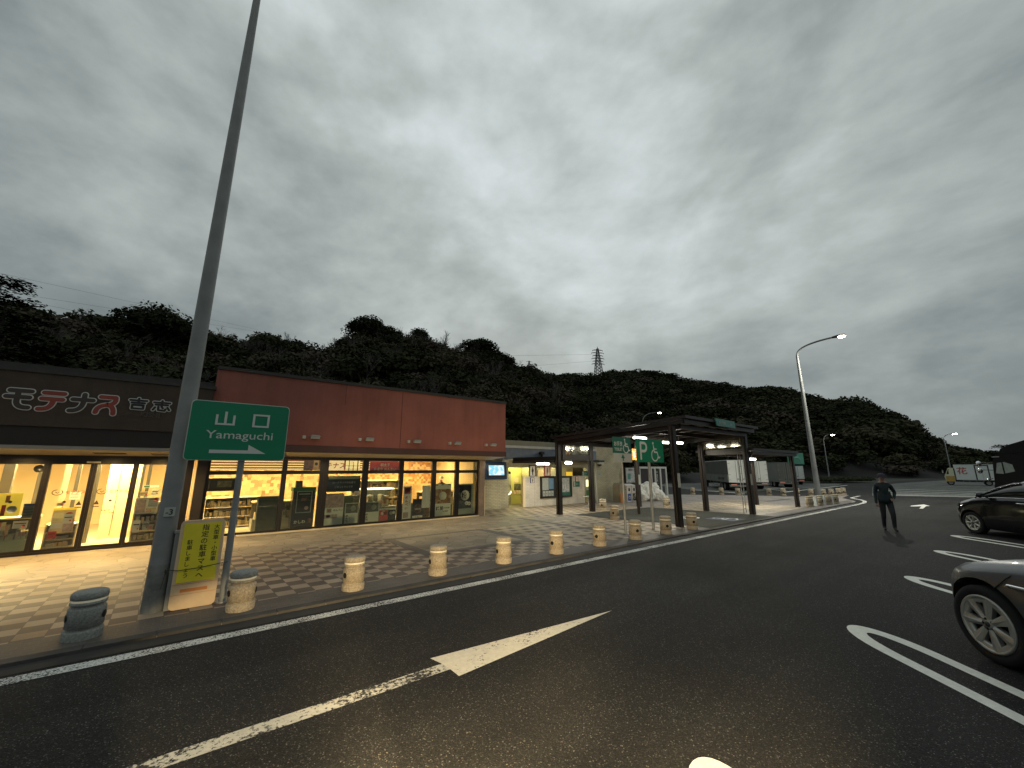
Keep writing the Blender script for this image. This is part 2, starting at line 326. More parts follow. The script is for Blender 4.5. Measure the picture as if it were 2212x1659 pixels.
P('poster_brown', (0.20, 0.095, 0.05), 0.6, nscale=9, namt=0.5)
P('poster_cream', (0.72, 0.74, 0.60), 0.6)
P('poster_pink', (0.45, 0.34, 0.30), 0.6, nscale=14, namt=0.35)
P('poster_olive', (0.10, 0.105, 0.075), 0.6, nscale=9, namt=0.5)
P('case_steel', (0.30, 0.30, 0.24), 0.4, nscale=4, namt=0.1)
P('case_mint', (0.35, 0.42, 0.30), 0.5)
P('mint_emit', (0.35, 0.42, 0.30), 0.5)
P('banner_red', (0.60, 0.06, 0.05), 0.6, nscale=8, namt=0.15)
P('lantern', (0.75, 0.60, 0.35), 0.6)
lamp_mat('tube_lit', (1.0, 0.96, 0.80), 14)
lamp_mat('street_lit', (1.0, 0.97, 0.84), 40)
lamp_mat('far_lamp_lit', (0.95, 0.97, 1.0), 60)
lamp_mat('warm_lit', (1.0, 0.80, 0.42), 5)
lamp_mat('louvre_glow', (1.0, 0.72, 0.24), 1.0)  # slats are no lamps, the room light on them is put in as emission
lamp_mat('sign_lit', (1.0, 0.62, 0.24), 0.85)
P('yellow_lit', (0.80, 0.50, 0.03), 0.5, emit=(1.0, 0.66, 0.06), estr=0.55)  # printed yellow, light put into the colour as emission
lamp_mat('phone_lit', (1.0, 0.95, 0.45), 1.4)
lamp_mat('white_lit', (1.0, 0.93, 0.70), 2.2)
P('face_white', (0.62, 0.58, 0.48), 0.5)
lamp_mat('case_lit', (1.0, 0.90, 0.60), 2.5)
def screen_mat():
    m = bpy.data.materials.new('screen_map'); m.use_nodes = True; t = m.node_tree; b = t.nodes['Principled BSDF']
    v = worldpos(t); n = noise(t, v, 4.2, 6, 0.6)
    c = ramp(t, n, [(0.40, (0.25, 0.72, 0.95)), (0.50, (0.35, 0.80, 0.98)), (0.52, (0.85, 0.97, 1.0)), (0.8, (0.95, 1, 1))])
    t.links.new(c, b.inputs['Emission Color']); b.inputs['Emission Strength'].default_value = 1.0; b.inputs['Base Color'].default_value = (0.02, 0.02, 0.02, 1); b.inputs['Roughness'].default_value = 0.2
    MATS['screen_map'] = m
screen_mat()
def goods_mat(name, cols, sx, sz, emit=0.0):
    m = bpy.data.materials.new(name); m.use_nodes = True; t = m.node_tree; b = t.nodes['Principled BSDF']
    g = t.nodes.new('ShaderNodeNewGeometry'); mpn = t.nodes.new('ShaderNodeMapping'); mpn.inputs['Scale'].default_value = (sx, sx, sz); t.links.new(g.outputs['Position'], mpn.inputs[0])
    vo = t.nodes.new('ShaderNodeTexVoronoi'); vo.distance = 'CHEBYCHEV'; vo.inputs['Scale'].default_value = 1; vo.inputs['Randomness'].default_value = 0.55; t.links.new(mpn.outputs[0], vo.inputs['Vector'])
    s = t.nodes.new('ShaderNodeSeparateColor'); t.links.new(vo.outputs['Color'], s.inputs[0])
    c = ramp(t, s.outputs[0], [(i/(len(cols)-1), c_) for i, c_ in enumerate(cols)])
    t.links.new(c, b.inputs['Base Color']); b.inputs['Roughness'].default_value = 0.5
    MATS[name] = m
goods_mat('goods', [(0.65, 0.14, 0.08), (0.8, 0.74, 0.6), (0.35, 0.3, 0.2), (0.85, 0.75, 0.4), (0.14, 0.12, 0.10), (0.8, 0.7, 0.55), (0.7, 0.42, 0.15)], 11, 9)
goods_mat('price_cards', [(0.62, 0.47, 0.2), (0.75, 0.6, 0.3), (0.28, 0.18, 0.07), (0.7, 0.55, 0.27)], 8, 8)
goods_mat('bottles', [(0.08, 0.07, 0.05), (0.16, 0.14, 0.08), (0.35, 0.28, 0.14), (0.05, 0.05, 0.04)], 12, 2.5)
goods_mat('food_photo', [(0.12, 0.035, 0.02), (0.40, 0.22, 0.08), (0.22, 0.09, 0.04), (0.5, 0.35, 0.18)], 9, 9)
goods_mat('map_print', [(0.42, 0.43, 0.42), (0.30, 0.32, 0.33), (0.5, 0.5, 0.48), (0.22, 0.24, 0.24)], 12, 12)

def foliage(name, a, b_):
    m = bpy.data.materials.new(name); m.use_nodes = True; t = m.node_tree; b = t.nodes['Principled BSDF']
    v = worldpos(t); n = noise(t, v, 0.6, 4, 0.6)
    t.links.new(ramp(t, n, [(0.3, a), (0.7, b_)]), b.inputs['Base Color']); b.inputs['Roughness'].default_value = 1.0
    b.inputs['Specular IOR Level'].default_value = 0.0
    MATS[name] = m
foliage('leaf_dark', (0.018, 0.022, 0.013), (0.036, 0.041, 0.024))
foliage('leaf_mid', (0.032, 0.037, 0.020), (0.064, 0.068, 0.036))
foliage('leaf_olive', (0.050, 0.047, 0.030), (0.090, 0.082, 0.052))
foliage('leaf_brown', (0.058, 0.047, 0.037), (0.105, 0.086, 0.068))

# ------------------------------------------------------------------ mesh builder
_tcache = {}
def text_geo(s, offset=0.0):
    k = (s, offset)
    if k in _tcache: return _tcache[k]
    cu = bpy.data.curves.new('t', 'FONT'); cu.body = s; cu.size = 1.0; cu.offset = offset; cu.resolution_u = 3; cu.fill_mode = 'FRONT'
    ob = bpy.data.objects.new('t', cu); COL.objects.link(ob)
    dg = bpy.context.evaluated_depsgraph_get(); me = bpy.data.meshes.new_from_object(ob.evaluated_get(dg))
    vs = [tuple(v.co) for v in me.vertices]; fs = [tuple(p.vertices) for p in me.polygons]
    bpy.data.objects.remove(ob); bpy.data.curves.remove(cu); bpy.data.meshes.remove(me)
    _tcache[k] = (vs, fs); return vs, fs
class MB:
    def __init__(s): s.v = []; s.f = []; s.m = []; s.mats = []; s.sm = []
    def mi(s, name):
        if name not in s.mats: s.mats.append(name)
        return s.mats.index(name)
    def add(s, vs, fs, mat, smooth=False):
        b = len(s.v); s.v += [tuple(v) for v in vs]; i = s.mi(mat)
        for f in fs: s.f.append(tuple(b+k for k in f)); s.m.append(i); s.sm.append(smooth)
        return s
    def box(s, x0, x1, y0, y1, z0, z1, mat):
        vs = [(x, y, z) for z in (z0, z1) for y in (y0, y1) for x in (x0, x1)]
        return s.add(vs, [(0, 2, 3, 1), (4, 5, 7, 6), (0, 1, 5, 4), (2, 6, 7, 3), (0, 4, 6, 2), (1, 3, 7, 5)], mat)
    def obox(s, c, size, az, mat, tilt=0):
        Mx = Matrix.Translation(c) @ Matrix.Rotation(az, 4, 'Z') @ Matrix.Rotation(tilt, 4, 'Y')
        hx, hy, hz = size[0]/2, size[1]/2, size[2]/2
        vs = [Mx @ Vector((x, y, z)) for z in (-hz, hz) for y in (-hy, hy) for x in (-hx, hx)]
        return s.add(vs, [(0, 2, 3, 1), (4, 5, 7, 6), (0, 1, 5, 4), (2, 6, 7, 3), (0, 4, 6, 2), (1, 3, 7, 5)], mat)
    def bar(s, a, b, w, h, mat):
        a, b = Vector(a), Vector(b); d = (b-a); L_ = d.length; d.normalize()
        upv = Vector((0, 0, 1)) if abs(d.z) < 0.95 else Vector((1, 0, 0))
        r = d.cross(upv).normalized(); u = r.cross(d).normalized()
        vs = [p + r*sx*w/2 + u*sz*h/2 for p in (a, b) for sx, sz in ((-1, -1), (1, -1), (1, 1), (-1, 1))]
        return s.add(vs, [(0, 1, 2, 3), (7, 6, 5, 4), (0, 4, 5, 1), (1, 5, 6, 2), (2, 6, 7, 3), (3, 7, 4, 0)], mat)
    def prism(s, poly, z0, z1, mat):
        n = len(poly)
        if sum(poly[i][0]*poly[(i+1) % n][1]-poly[(i+1) % n][0]*poly[i][1] for i in range(n)) < 0: poly = poly[::-1]
        za = z0 if isinstance(z0, (list, tuple)) else [z0]*n; zb = z1 if isinstance(z1, (list, tuple)) else [z1]*n
        vs = [(p[0], p[1], za[i]) for i, p in enumerate(poly)] + [(p[0], p[1], zb[i]) for i, p in enumerate(poly)]
        fs = [tuple(range(n))[::-1], tuple(range(n, 2*n))] + [(i, (i+1) % n, n+(i+1) % n, n+i) for i in range(n)]
        return s.add(vs, fs, mat)
    def sheet(s, poly, z, mat):
        n = len(poly)
        if sum(poly[i][0]*poly[(i+1) % n][1]-poly[(i+1) % n][0]*poly[i][1] for i in range(n)) < 0: poly = poly[::-1]
        return s.add([(p[0], p[1], z) for p in poly], [tuple(range(n))], mat)
    def tube(s, pts, rad, mat, n=10, caps=True, smooth=True):
        pts = [Vector(p) for p in pts]; rr = rad if isinstance(rad, (list, tuple)) else [rad]*len(pts)
        vs = []; prev = None
        for i, p in enumerate(pts):
            d = (pts[min(i+1, len(pts)-1)] - pts[max(i-1, 0)]).normalized()
            if prev is None:
                a = Vector((0, 0, 1)) if abs(d.z) < 0.9 else Vector((1, 0, 0)); u = d.cross(a).normalized()
            else: u = (prev - d*prev.dot(d)).normalized()
            w = d.cross(u); prev = u
            for k in range(n):
                a_ = 2*math.pi*k/n; vs.append(p + (u*math.cos(a_)+w*math.sin(a_))*rr[i])
        fs = [(i*n+k, i*n+(k+1) % n, (i+1)*n+(k+1) % n, (i+1)*n+k) for i in range(len(pts)-1) for k in range(n)]
        s.add(vs, fs, mat, smooth)
        if caps:
            s.add(vs[:n], [tuple(range(n))[::-1]], mat); s.add(vs[-n:], [tuple(range(n))], mat)
        return s
    def lathe(s, prof, mat, n=24, c=(0, 0, 0), axis='Z', smooth=True, Mx=None):
        vs = []
        for r, z in prof:
            for k in range(n):
                a = 2*math.pi*k/n; p = (r*math.cos(a), r*math.sin(a), z)
                if axis == 'Y': p = (p[0], p[2], p[1])
                vs.append(p)
        if Mx: vs = [Mx @ Vector(v) for v in vs]
        else: vs = [(v[0]+c[0], v[1]+c[1], v[2]+c[2]) for v in vs]
        fs = [(i*n+k, i*n+(k+1) % n, (i+1)*n+(k+1) % n, (i+1)*n+k) for i in range(len(prof)-1) for k in range(n)]
        if axis == 'Y': fs = [f[::-1] for f in fs]
        return s.add(vs, fs, mat, smooth)
    def text(s, st, o, size, mat, right=(1, 0, 0), up=(0, 0, 1), align='L', offset=0.0, sx=1.0):
        vs, fs = text_geo(st, offset)
        if not vs: return s
        x0 = min(v[0] for v in vs); x1 = max(v[0] for v in vs)
        sh = {'L': 0, 'C': -(x0+x1)/2, 'R': -x1}[align]
        o, r, u = Vector(o), Vector(right), Vector(up)
        return s.add([o + r*((v[0]+sh)*size*sx) + u*(v[1]*size) for v in vs], fs, mat)
    def stroke(s, pts, w, mat, o, right=(1, 0, 0), up=(0, 0, 1), size=(1, 1), dep=0.0):
        o, r, u = Vector(o), Vector(right), Vector(up); nrm = r.cross(u)
        q = [(p[0]*size[0], p[1]*size[1]) for p in pts]
        for i in range(len(q)-1):
            a, b = Vector(q[i]), Vector(q[i+1]); d = b-a
            if d.length < 1e-6: continue
            ang = math.atan2(d.y, d.x); poly = []
            for k in range(9): t_ = ang+math.pi/2+math.pi*k/8; poly.append((a.x+w/2*math.cos(t_), a.y+w/2*math.sin(t_)))
            for k in range(9): t_ = ang-math.pi/2+math.pi*k/8; poly.append((b.x+w/2*math.cos(t_), b.y+w/2*math.sin(t_)))
            s._sk = getattr(s, '_sk', 0)+1
            off = nrm*(dep+0.0004*(s._sk % 7))
            s.add([o+r*p[0]+u*p[1]+off for p in poly], [tuple(range(len(poly)))], mat)
        return s
    def build(s, name, parent=None, local=False):
        me = bpy.data.meshes.new(name); v = s.v
        if parent is not None and not local:
            l = parent.location; v = [(a[0]-l[0], a[1]-l[1], a[2]-l[2]) for a in v]
        me.from_pydata(v, [], s.f)
        for m in s.mats: me.materials.append(MATS[m])
        me.polygons.foreach_set('material_index', s.m); me.polygons.foreach_set('use_smooth', s.sm); me.update()
        o = bpy.data.objects.new(name, me); COL.objects.link(o)
        if parent is not None: o.parent = parent
        return o
def tag(o, label=None, cat=None, group=None, kind=None):
    if label: o['label'] = label
    if cat: o['category'] = cat
    if group: o['group'] = group
    if kind: o['kind'] = kind
    return o
def thing(name, label, cat, loc=(0, 0, 0), rz=0.0, group=None):
    o = bpy.data.objects.new(name, None); COL.objects.link(o); o.location = loc; o.rotation_euler = (0, 0, rz); o.empty_display_size = 0.2
    return tag(o, label, cat, group)
def struct(name, mb): return tag(mb.build(name), kind='structure')
def dup(root, loc=None, rz=None, label=None, group=None):
    def cp(o, par):
        c = o.copy(); COL.objects.link(c)
        if par is not None: c.parent = par
        for ch in KIDS.get(o.name, []): KIDS.setdefault(c.name, []).append(cp(ch, c))
        return c
    r = cp(root, None)
    if loc: r.location = loc
    if rz is not None: r.rotation_euler = (0, 0, rz)
    if label: r['label'] = label
    if group: r['group'] = group
    return r
KIDS = {}
def kid(o, par): KIDS.setdefault(par.name, []).append(o); return o
def light(kind, name, loc, power, col, size=0.1, size_y=None, rot=(0, 0, 0), parent=None, spot=None, blend=0.3):
    l = bpy.data.lights.new(name, kind); l.energy = power; l.color = col
    if kind == 'AREA':
        l.shape = 'RECTANGLE' if size_y else 'SQUARE'; l.size = size
        if size_y: l.size_y = size_y
    elif kind in ('POINT', 'SPOT'): l.shadow_soft_size = size
    if kind == 'SPOT': l.spot_size = spot; l.spot_blend = blend
    o = bpy.data.objects.new(name, l); COL.objects.link(o); o.location = loc; o.rotation_euler = rot
    if parent is not None: o.parent = parent; o.location = Vector(loc)-parent.location
    return o
WARM = (1.0, 0.72, 0.34); WHITE = (1.0, 0.93, 0.74)
#@@PART2
# ------------------------------------------------------------------ ground, plaza, markings
b = MB(); b.sheet([(-600, -600), (900, -600), (900, 900), (-600, 900)], 0.0, 'asphalt'); struct('ground', b)
b = MB(); b.sheet([(38.5, 7.4), (42.3, 2.4), (46, -14), (150, -30), (160, 4), (96, 9.5), (72, 11.4), (58, 11.0)], 0.004, 'pale_concrete'); struct('truck_apron', b)
b = MB(); b.sheet([(36.2, 19.6), (34.2, 14.4), (44.0, 15.4), (49, 12.6), (66, 15.4), (64, 19.0), (58, 27), (45, 30)], 0.004, 'pale_concrete'); struct('truck_apron', b)
plaza = [(-14, 6.52), (29.5, 6.52), (31, 6.75), (32.2, 7.3), (33.6, 8.0), (37.5, 8.5), (38.6, 9.1), (34.6, 9.9), (33.4, 10.3), (31.2, 13.3), (28.2, 17), (24, 24), (-14, 24)]
b = MB(); b.prism(plaza, -0.1, 0.02, 'pinkish_blocks'); struct('plaza_pavement', b)
b = MB(); b.sheet([(-14, 11.1), (12.4, 11.1), (10.6, 13.0), (9.6, 14.3), (-14, 14.3)], 0.024, 'beige_stone'); struct('storefront_paving', b)
b = MB(); b.sheet([(-14, 7.22), (7.4, 7.22), (7.4, 11.1), (-14, 11.1)], 0.024, 'checker_pavers'); struct('checker_paving', b)
b = MB(); b.sheet([(7.4, 7.22), (13.2, 7.22), (12.6, 12.1), (14.6, 12.1), (17.5, 12.2), (19, 16.0), (9.8, 16.0), (9.8, 14.0), (10.6, 13.0), (12.4, 11.1), (7.4, 11.1)], 0.024, 'lattice_pavers'); struct('lattice_paving', b)
b = MB(); b.sheet([(18.6, 7.22), (24.6, 7.22), (24.6, 9.4), (18.6, 9.4)], 0.024, 'beige_stone'); struct('shelter_paving', b)
b = MB(); b.sheet([(18.5, 9.5), (26, 9.5), (27, 12.0), (18.3, 12.2)], 0.024, 'lattice_pavers'); struct('lattice_paving', b)
b = MB(); b.sheet([(-14, 6.66), (29.4, 6.66), (31, 6.9), (31.5, 7.22), (-14, 7.22)], 0.028, 'dark_edge_bricks'); struct('brick_edge', b)
b = MB()
for x0, x1, y0, y1 in ((4.25, 7.4, 10.88, 11.1), (4.25, 4.5, 8.5, 10.88), (4.5, 7.4, 8.5, 8.75), (7.2, 7.5, 8.75, 10.88), (10.0, 10.26, 7.22, 12.6)):
    b.sheet([(x0, y0), (x1, y0), (x1, y1), (x0, y1)], 0.032, 'dark_edge_bricks')
struct('brick_border', b)
b = MB(); b.sheet([(4.5, 8.75), (7.2, 8.75), (7.2, 10.88), (4.5, 10.88)], 0.032, 'beige_stone'); struct('stone_panel', b)
P('kerb_stone', (0.055, 0.051, 0.046), 0.85, nscale=3, namt=0.35)
b = MB()
for k in range(72): b.box(-14+k*.605, -14+k*.605+.597, 6.50+.004*(k % 3), 6.655, -0.1, 0.034+.002*(k*7 % 3), 'kerb_stone')
struct('kerb', b)
# asphalt bay for disabled drivers under the big canopy
b = MB(); b.sheet([(13.3, 6.665), (18.5, 6.665), (18.3, 9.3), (17.9, 12.0), (14.8, 12.0), (12.7, 12.0), (12.75, 10.1), (13.25, 8.6)], 0.036, 'bay_asphalt'); struct('disabled_bay', b)
P('bay_blue', (0.02, 0.035, 0.075), 0.7, nscale=9, namt=.3)
b = MB(); b.sheet([(15.55, 6.95), (16.6, 6.95), (16.6, 8.0), (15.55, 8.0)], 0.040, 'bay_blue'); struct('blue_bay_square', b)
def wheelchair(b, o, r, u, h, mat, dep=0.0):
    k = h
    b.stroke([(0.0, 0.93), (0.001, 0.93)], 0.15*k, mat, o, r, u, (k, k), dep)
    b.stroke([(0.02, 0.80), (0.08, 0.45), (0.34, 0.45), (0.46, 0.14), (0.58, 0.19)], 0.085*k, mat, o, r, u, (k, k), dep+.001)
    b.stroke([(0.05, 0.62), (0.28, 0.62)], 0.07*k, mat, o, r, u, (k, k), dep+.003)
    arc = [(0.03+0.01+0.30*math.cos(a)+0.06, 0.28+0.30*math.sin(a)) for a in [R(x) for x in range(118, 350, 12)]]
    b.stroke(arc, 0.075*k, mat, o, r, u, (k, k), dep+.004)
b = MB(); wheelchair(b, (15.95, 7.05, 0.044), (1, 0, 0), (0, 1, 0), 0.85, 'logo_white'); struct('wheelchair_marking', b)
b = MB(); b.stroke([(15.4+0.35*math.cos(R(a)), 8.55+0.35*math.sin(R(a))) for a in range(0, 361, 15)], 0.09, 'logo_white', (0, 0, 0.044), (1, 0, 0), (0, 1, 0)); b.stroke([(14.8, 8.6), (15.1, 8.6)], 0.12, 'logo_white', (0, 0, 0.044), (1, 0, 0), (0, 1, 0)); struct('round_bay_marking', b)
# edge line with the bend round the tip of the plaza
def ribbon(pts, w, z, mat, closed=False):
    b = MB(); l = []; r = []
    for i, p in enumerate(pts):
        a = Vector(pts[max(i-1, 0)]); c = Vector(pts[min(i+1, len(pts)-1)]); d = (c-a).normalized(); n = Vector((-d.y, d.x))
        l.append((p[0]+n.x*w/2, p[1]+n.y*w/2, z)); r.append((p[0]-n.x*w/2, p[1]-n.y*w/2, z))
    n_ = len(pts); b.add(l+r, [(n_+i, n_+i+1, i+1, i) for i in range(n_-1)], mat); return b
struct('edge_line', ribbon([(-14, 6.08), (0, 6.08), (8, 6.12), (20, 6.15), (28, 6.15), (30.3, 6.22), (31.8, 6.5), (33.0, 6.95), (33.9, 7.45), (34.6, 7.75), (37.5, 7.9)], 0.18, 0.004, 'worn_line_paint'))
P('gutter', (0.02, 0.019, 0.017), 0.8, nscale=5, namt=0.3)
b = MB(); b.sheet([(-14, 6.24), (29.5, 6.24), (29.5, 6.5), (-14, 6.5)], 0.004, 'gutter'); struct('gutter_strip', b)
b = MB(); b.sheet([(4.75, 3.86), (2.15, 4.11), (2.19, 3.93), (2.20, 3.79), (2.20, 3.62)], 0.004, 'cracked_arrow_paint'); struct('direction_arrow', b)
b = MB(); b.sheet([(2.19, 3.935), (-8, 3.98), (-8, 3.80), (2.20, 3.785)], 0.004, 'worn_stem_paint'); struct('arrow_stem', b)
b = MB(); b.sheet([(28.0, 3.72), (29.8, 3.86), (29.2, 4.2), (29.9, 4.25), (31.4, 3.95), (30.3, 3.6), (30.1, 3.72), (28.1, 3.6)], 0.004, 'stall_paint'); struct('distant_arrow', b)
# hairpin-shaped stall lines, 50 degrees to the kerb
def hairpin(tip, Lg=6.5, w=0.56, s=0.135):
    d = Vector((-math.cos(R(50)), -math.sin(R(50)))); n = Vector((-d.y, d.x)); c = Vector(tip)
    def arc(r, sy):
        return [c + d*(w*sy*(1-math.cos(t))) + n*(r*math.sin(t)) for t in [R(x) for x in range(-90, 91, 10)]]
    o = [c + d*(1.35*w*(1-math.cos(t))) + n*(w/2*math.sin(t)) for t in [R(x) for x in range(-90, 91, 9)]]
    i = [c + d*(0.24 + 1.25*w*(1-math.cos(t))) + n*((w/2-s)*math.sin(t)) for t in [R(x) for x in range(-90, 91, 9)]]
    o = [o[0]+d*Lg]+o+[o[-1]+d*Lg]; i = [i[0]+d*Lg]+i+[i[-1]+d*Lg]
    b = MB(); k = len(o); b.add([(p.x, p.y, 0.004) for p in o+i], [(j, j+1, k+j+1, k+j) for j in range(k-1)], 'stall_paint')
    # faces upward
    return b
for t_ in ((2.95, 1.68), (6.68, 1.70), (10.40, 1.72), (14.12, 1.74), (17.65, 1.77), (21.4, 1.8), (25.1, 1.8)): struct('stall_line', hairpin(t_))
for k, (a, c) in enumerate((((40.4, 6.6), (42.1, 2.6)), ((42.0, 7.2), (43.5, 2.4)), ((44.6, 7.6), (45.6, 2.2)), ((48, 8.1), (48.4, 2.0)), ((52.4, 8.6), (52, 1.5)))): struct('hatch_line', ribbon([a, c, (c[0]+2.5, c[1]-12)], 0.35, 0.009, 'stall_paint'))
for pts in ([(36.1, 19.4), (33.9, 14.1)], [(48.5, 15.4), (43.7, 16.2)], [(41.0, 13.6), (43.7, 16.4)], [(60, 13.6), (38, 12.9)]): struct('truck_bay_line', ribbon(pts, 0.22, 0.009, 'stall_paint'))

# ------------------------------------------------------------------ the roadside shop
shop = thing('roadside_shop', 'single-storey rest stop shop with terracotta upper wall and glowing glass front', 'shop', (4, 14, 0))
# upper walls and roof
b = MB(); b.box(0.17, 9.97, 13.2, 13.4, 2.58, 4.55, 'red_render'); b.box(9.77, 9.965, 13.4, 24, 2.58, 4.55, 'red_render')
b.box(5.44, 5.455, 13.194, 13.2, 2.60, 4.54, 'brow_red'); b.box(3.54, 3.55, 13.196, 13.2, 3.9, 4.54, 'brow_red')
b.build('upper_wall', shop)
b = MB(); b.box(0.17, 10.0, 13.16, 13.42, 4.55, 4.64, 'roof_cap'); b.box(9.75, 10.0, 13.42, 24.02, 4.55, 4.64, 'roof_cap'); b.box(-6.5, 9.74, 13.44, 24, 4.1, 4.2, 'roof_cap'); b.build('parapet_cap', shop)
b = MB(); b.box(0.165, 9.99, 13.17, 13.39, 2.37, 2.575, 'brow_red'); b.box(9.80, 9.99, 13.39, 15.5, 2.37, 2.575, 'dark_band'); b.build('lower_brow', shop)
# brown portal fascia over the entrance
b = MB(); b.box(-6.5, 0.16, 13.0, 13.25, 2.79, 3.94, 'brown_fascia'); b.box(-6.5, 0.10, 13.04, 13.25, 2.39, 2.785, 'dark_band'); b.box(-6.5, 0.20, 12.97, 13.27, 3.945, 4.03, 'roof_cap'); b.build('entrance_fascia', shop)
b = MB(); b.box(-6.5, 0.0, 13.02, 13.06, 2.31, 2.385, 'pale_strip'); b.build('fascia_trim', shop)
b = MB()
b.prism([(-6.5, 13.06), (0.0, 13.06), (0.0, 14.0), (-6.5, 14.0)], [2.315, 2.315, 2.20, 2.20], [2.36, 2.36, 2.3, 2.3], 'soffit')
for x0, x1 in ((-1.92, -1.36), (-0.9, -0.5), (-4.4, -3.9)): b.prism([(x0, 13.45), (x1, 13.45), (x1+.03, 13.62), (x0+.03, 13.62)], [2.262, 2.262, 2.242, 2.242], [2.30, 2.30, 2.29, 2.29], 'dark_band')
b.build('entrance_soffit', shop)
b = MB(); b.prism([(0.2, 13.2), (9.97, 13.2), (9.97, 14.15), (0.2, 14.15)], [2.362, 2.362, 2.262, 2.262], [2.369, 2.369, 2.30, 2.30], 'soffit'); b.box(0.2, 9.3, 14.15, 14.28, 2.262, 2.58, 'soffit'); b.build('window_soffit', shop)
# five floodlight brackets on the red wall
for x in (2.45, 4.07, 5.73, 7.35, 8.98):
    b = MB(); b.box(x-0.04, x+0.04, 13.10, 13.197, 2.77, 2.86, 'plate_white')
    b.box(x+0.16, x+0.42, 13.00, 13.15, 2.83, 2.86, 'galv'); b.box(x+0.17, x+0.41, 13.03, 13.13, 2.775, 2.828, 'plate_white'); b.box(x+0.27, x+0.31, 13.13, 13.197, 2.79, 2.82, 'galv')
    b.box(x+0.18, x+0.40, 13.02, 13.16, 2.862, 2.885, 'galv')
    b.build('wall_floodlight', shop)
# pillars
b = MB(); b.box(-0.26, -0.02, 13.82, 14.25, 0.0, 2.30, 'dark_frame'); b.box(0.06, 0.28, 13.82, 14.25, 0.0, 2.30, 'dark_band')
for x in (-0.015, 0.015, 0.045): b.box(x-0.006, x+0.006, 13.83, 13.86, 0.02, 2.25, 'galv')
b.build('dark_pillar', shop)
b = MB(); b.box(9.32, 9.56, 14.08, 14.4, 0, 2.36, 'pillar_wood'); b.build('corner_pillar', shop)
b = MB(); b.box(9.56, 9.62, 14.12, 14.4, 0, 1.2, 'cream'); b.box(9.3, 9.58, 14.4, 23, 0, 2.6, 'cream'); b.build('side_wall', shop)
b = MB(); b.box(0.28, 9.32, 14.08, 14.165, 0.0, 0.06, 'cream'); b.build('window_plinth', shop)
# shop windows
WN = [(0.28, 0.36, 1.00, 1.06), (1.06, 1.10, 2.14, 2.20), (2.20, 2.27, 3.22, 3.34), (3.34, 3.47, 4.58, 4.675), (4.675, 4.775, 5.90, 5.98), (5.98, 6.055, 7.21, 7.295), (7.295, 7.375, 8.225, 8.31), (8.31, 8.395, 9.24, 9.31)]
for a, x0, x1, c in WN:
    b = MB(); F = 'dark_frame'
    b.box(a+.001, x0, 14.17, 14.28, 0.06, 2.26, F); b.box(x1, c-.001, 14.17, 14.28, 0.06, 2.26, F)
    b.box(x0, x1, 14.175, 14.275, 0.06, 0.12, F); b.box(x0, x1, 14.172, 14.275, 1.73, 1.84, F); b.box(x0, x1, 14.175, 14.275, 2.165, 2.26, F)
    w = b.build('shop_window', shop)
    g = MB(); g.box(x0, x1, 14.225, 14.231, 0.12, 1.73, 'window_glass'); g.box(x0, x1, 14.225, 14.231, 1.84, 2.165, 'window_glass')
    p = g.build('glass_pane'); p.parent = w; p.location = (-4, -14, 0); p.location = (0, 0, 0)
    for v in p.data.vertices: v.co.x -= 4; v.co.y -= 14
# entrance front: head beam, side lights and the two sliding doors
b = MB(); b.box(-6.5, -0.26, 13.94, 14.08, 2.07, 2.21, 'dark_frame'); b.box(-6.5, -0.26, 13.945, 14.07, 0.0, 0.075, 'dark_frame'); b.box(-2.04, -1.80, 13.90, 13.94, 2.03, 2.07, 'pale_strip'); b.build('entrance_frame', shop)
def leaf(name, x0, x1, fw, door):
    b = MB(); y0, y1 = 13.96, 14.05
    b.box(x0, x0+fw, y0, y1, 0.075, 2.07, 'dark_frame'); b.box(x1-fw, x1, y0, y1, 0.075, 2.07, 'dark_frame')
    b.box(x0+fw, x1-fw, y0+.002, y1, 0.075, 0.13, 'dark_frame'); b.box(x0+fw, x1-fw, y0+.002, y1, 2.0, 2.07, 'dark_frame')
    d = b.build(name, shop); g = MB(); g.box(x0+fw, x1-fw, 14.0, 14.006, 0.13, 2.0, 'window_glass')
    p = g.build('glass_pane', None)
    for v in p.data.vertices: v.co.x -= 4; v.co.y -= 14
    p.parent = d
    return d
def mark(d, mb, name):
    p = mb.build(name)
    for v in p.data.vertices: v.co.x -= 4; v.co.y -= 14
    p.parent = d
leaf('side_light', -6.5, -4.5, 0.06, False); leaf('side_light', -4.499, -2.66, 0.06, False); leaf('side_light', -1.159, -0.265, 0.05, False)
d1 = leaf('sliding_door', -2.659, -1.911, 0.055, True); d2 = leaf('sliding_door', -1.909, -1.16, 0.055, True)
P('decal', (0.02, 0.01, 0.005), 0.8); P('decal_red', (0.75, 0.10, 0.05), 0.6)
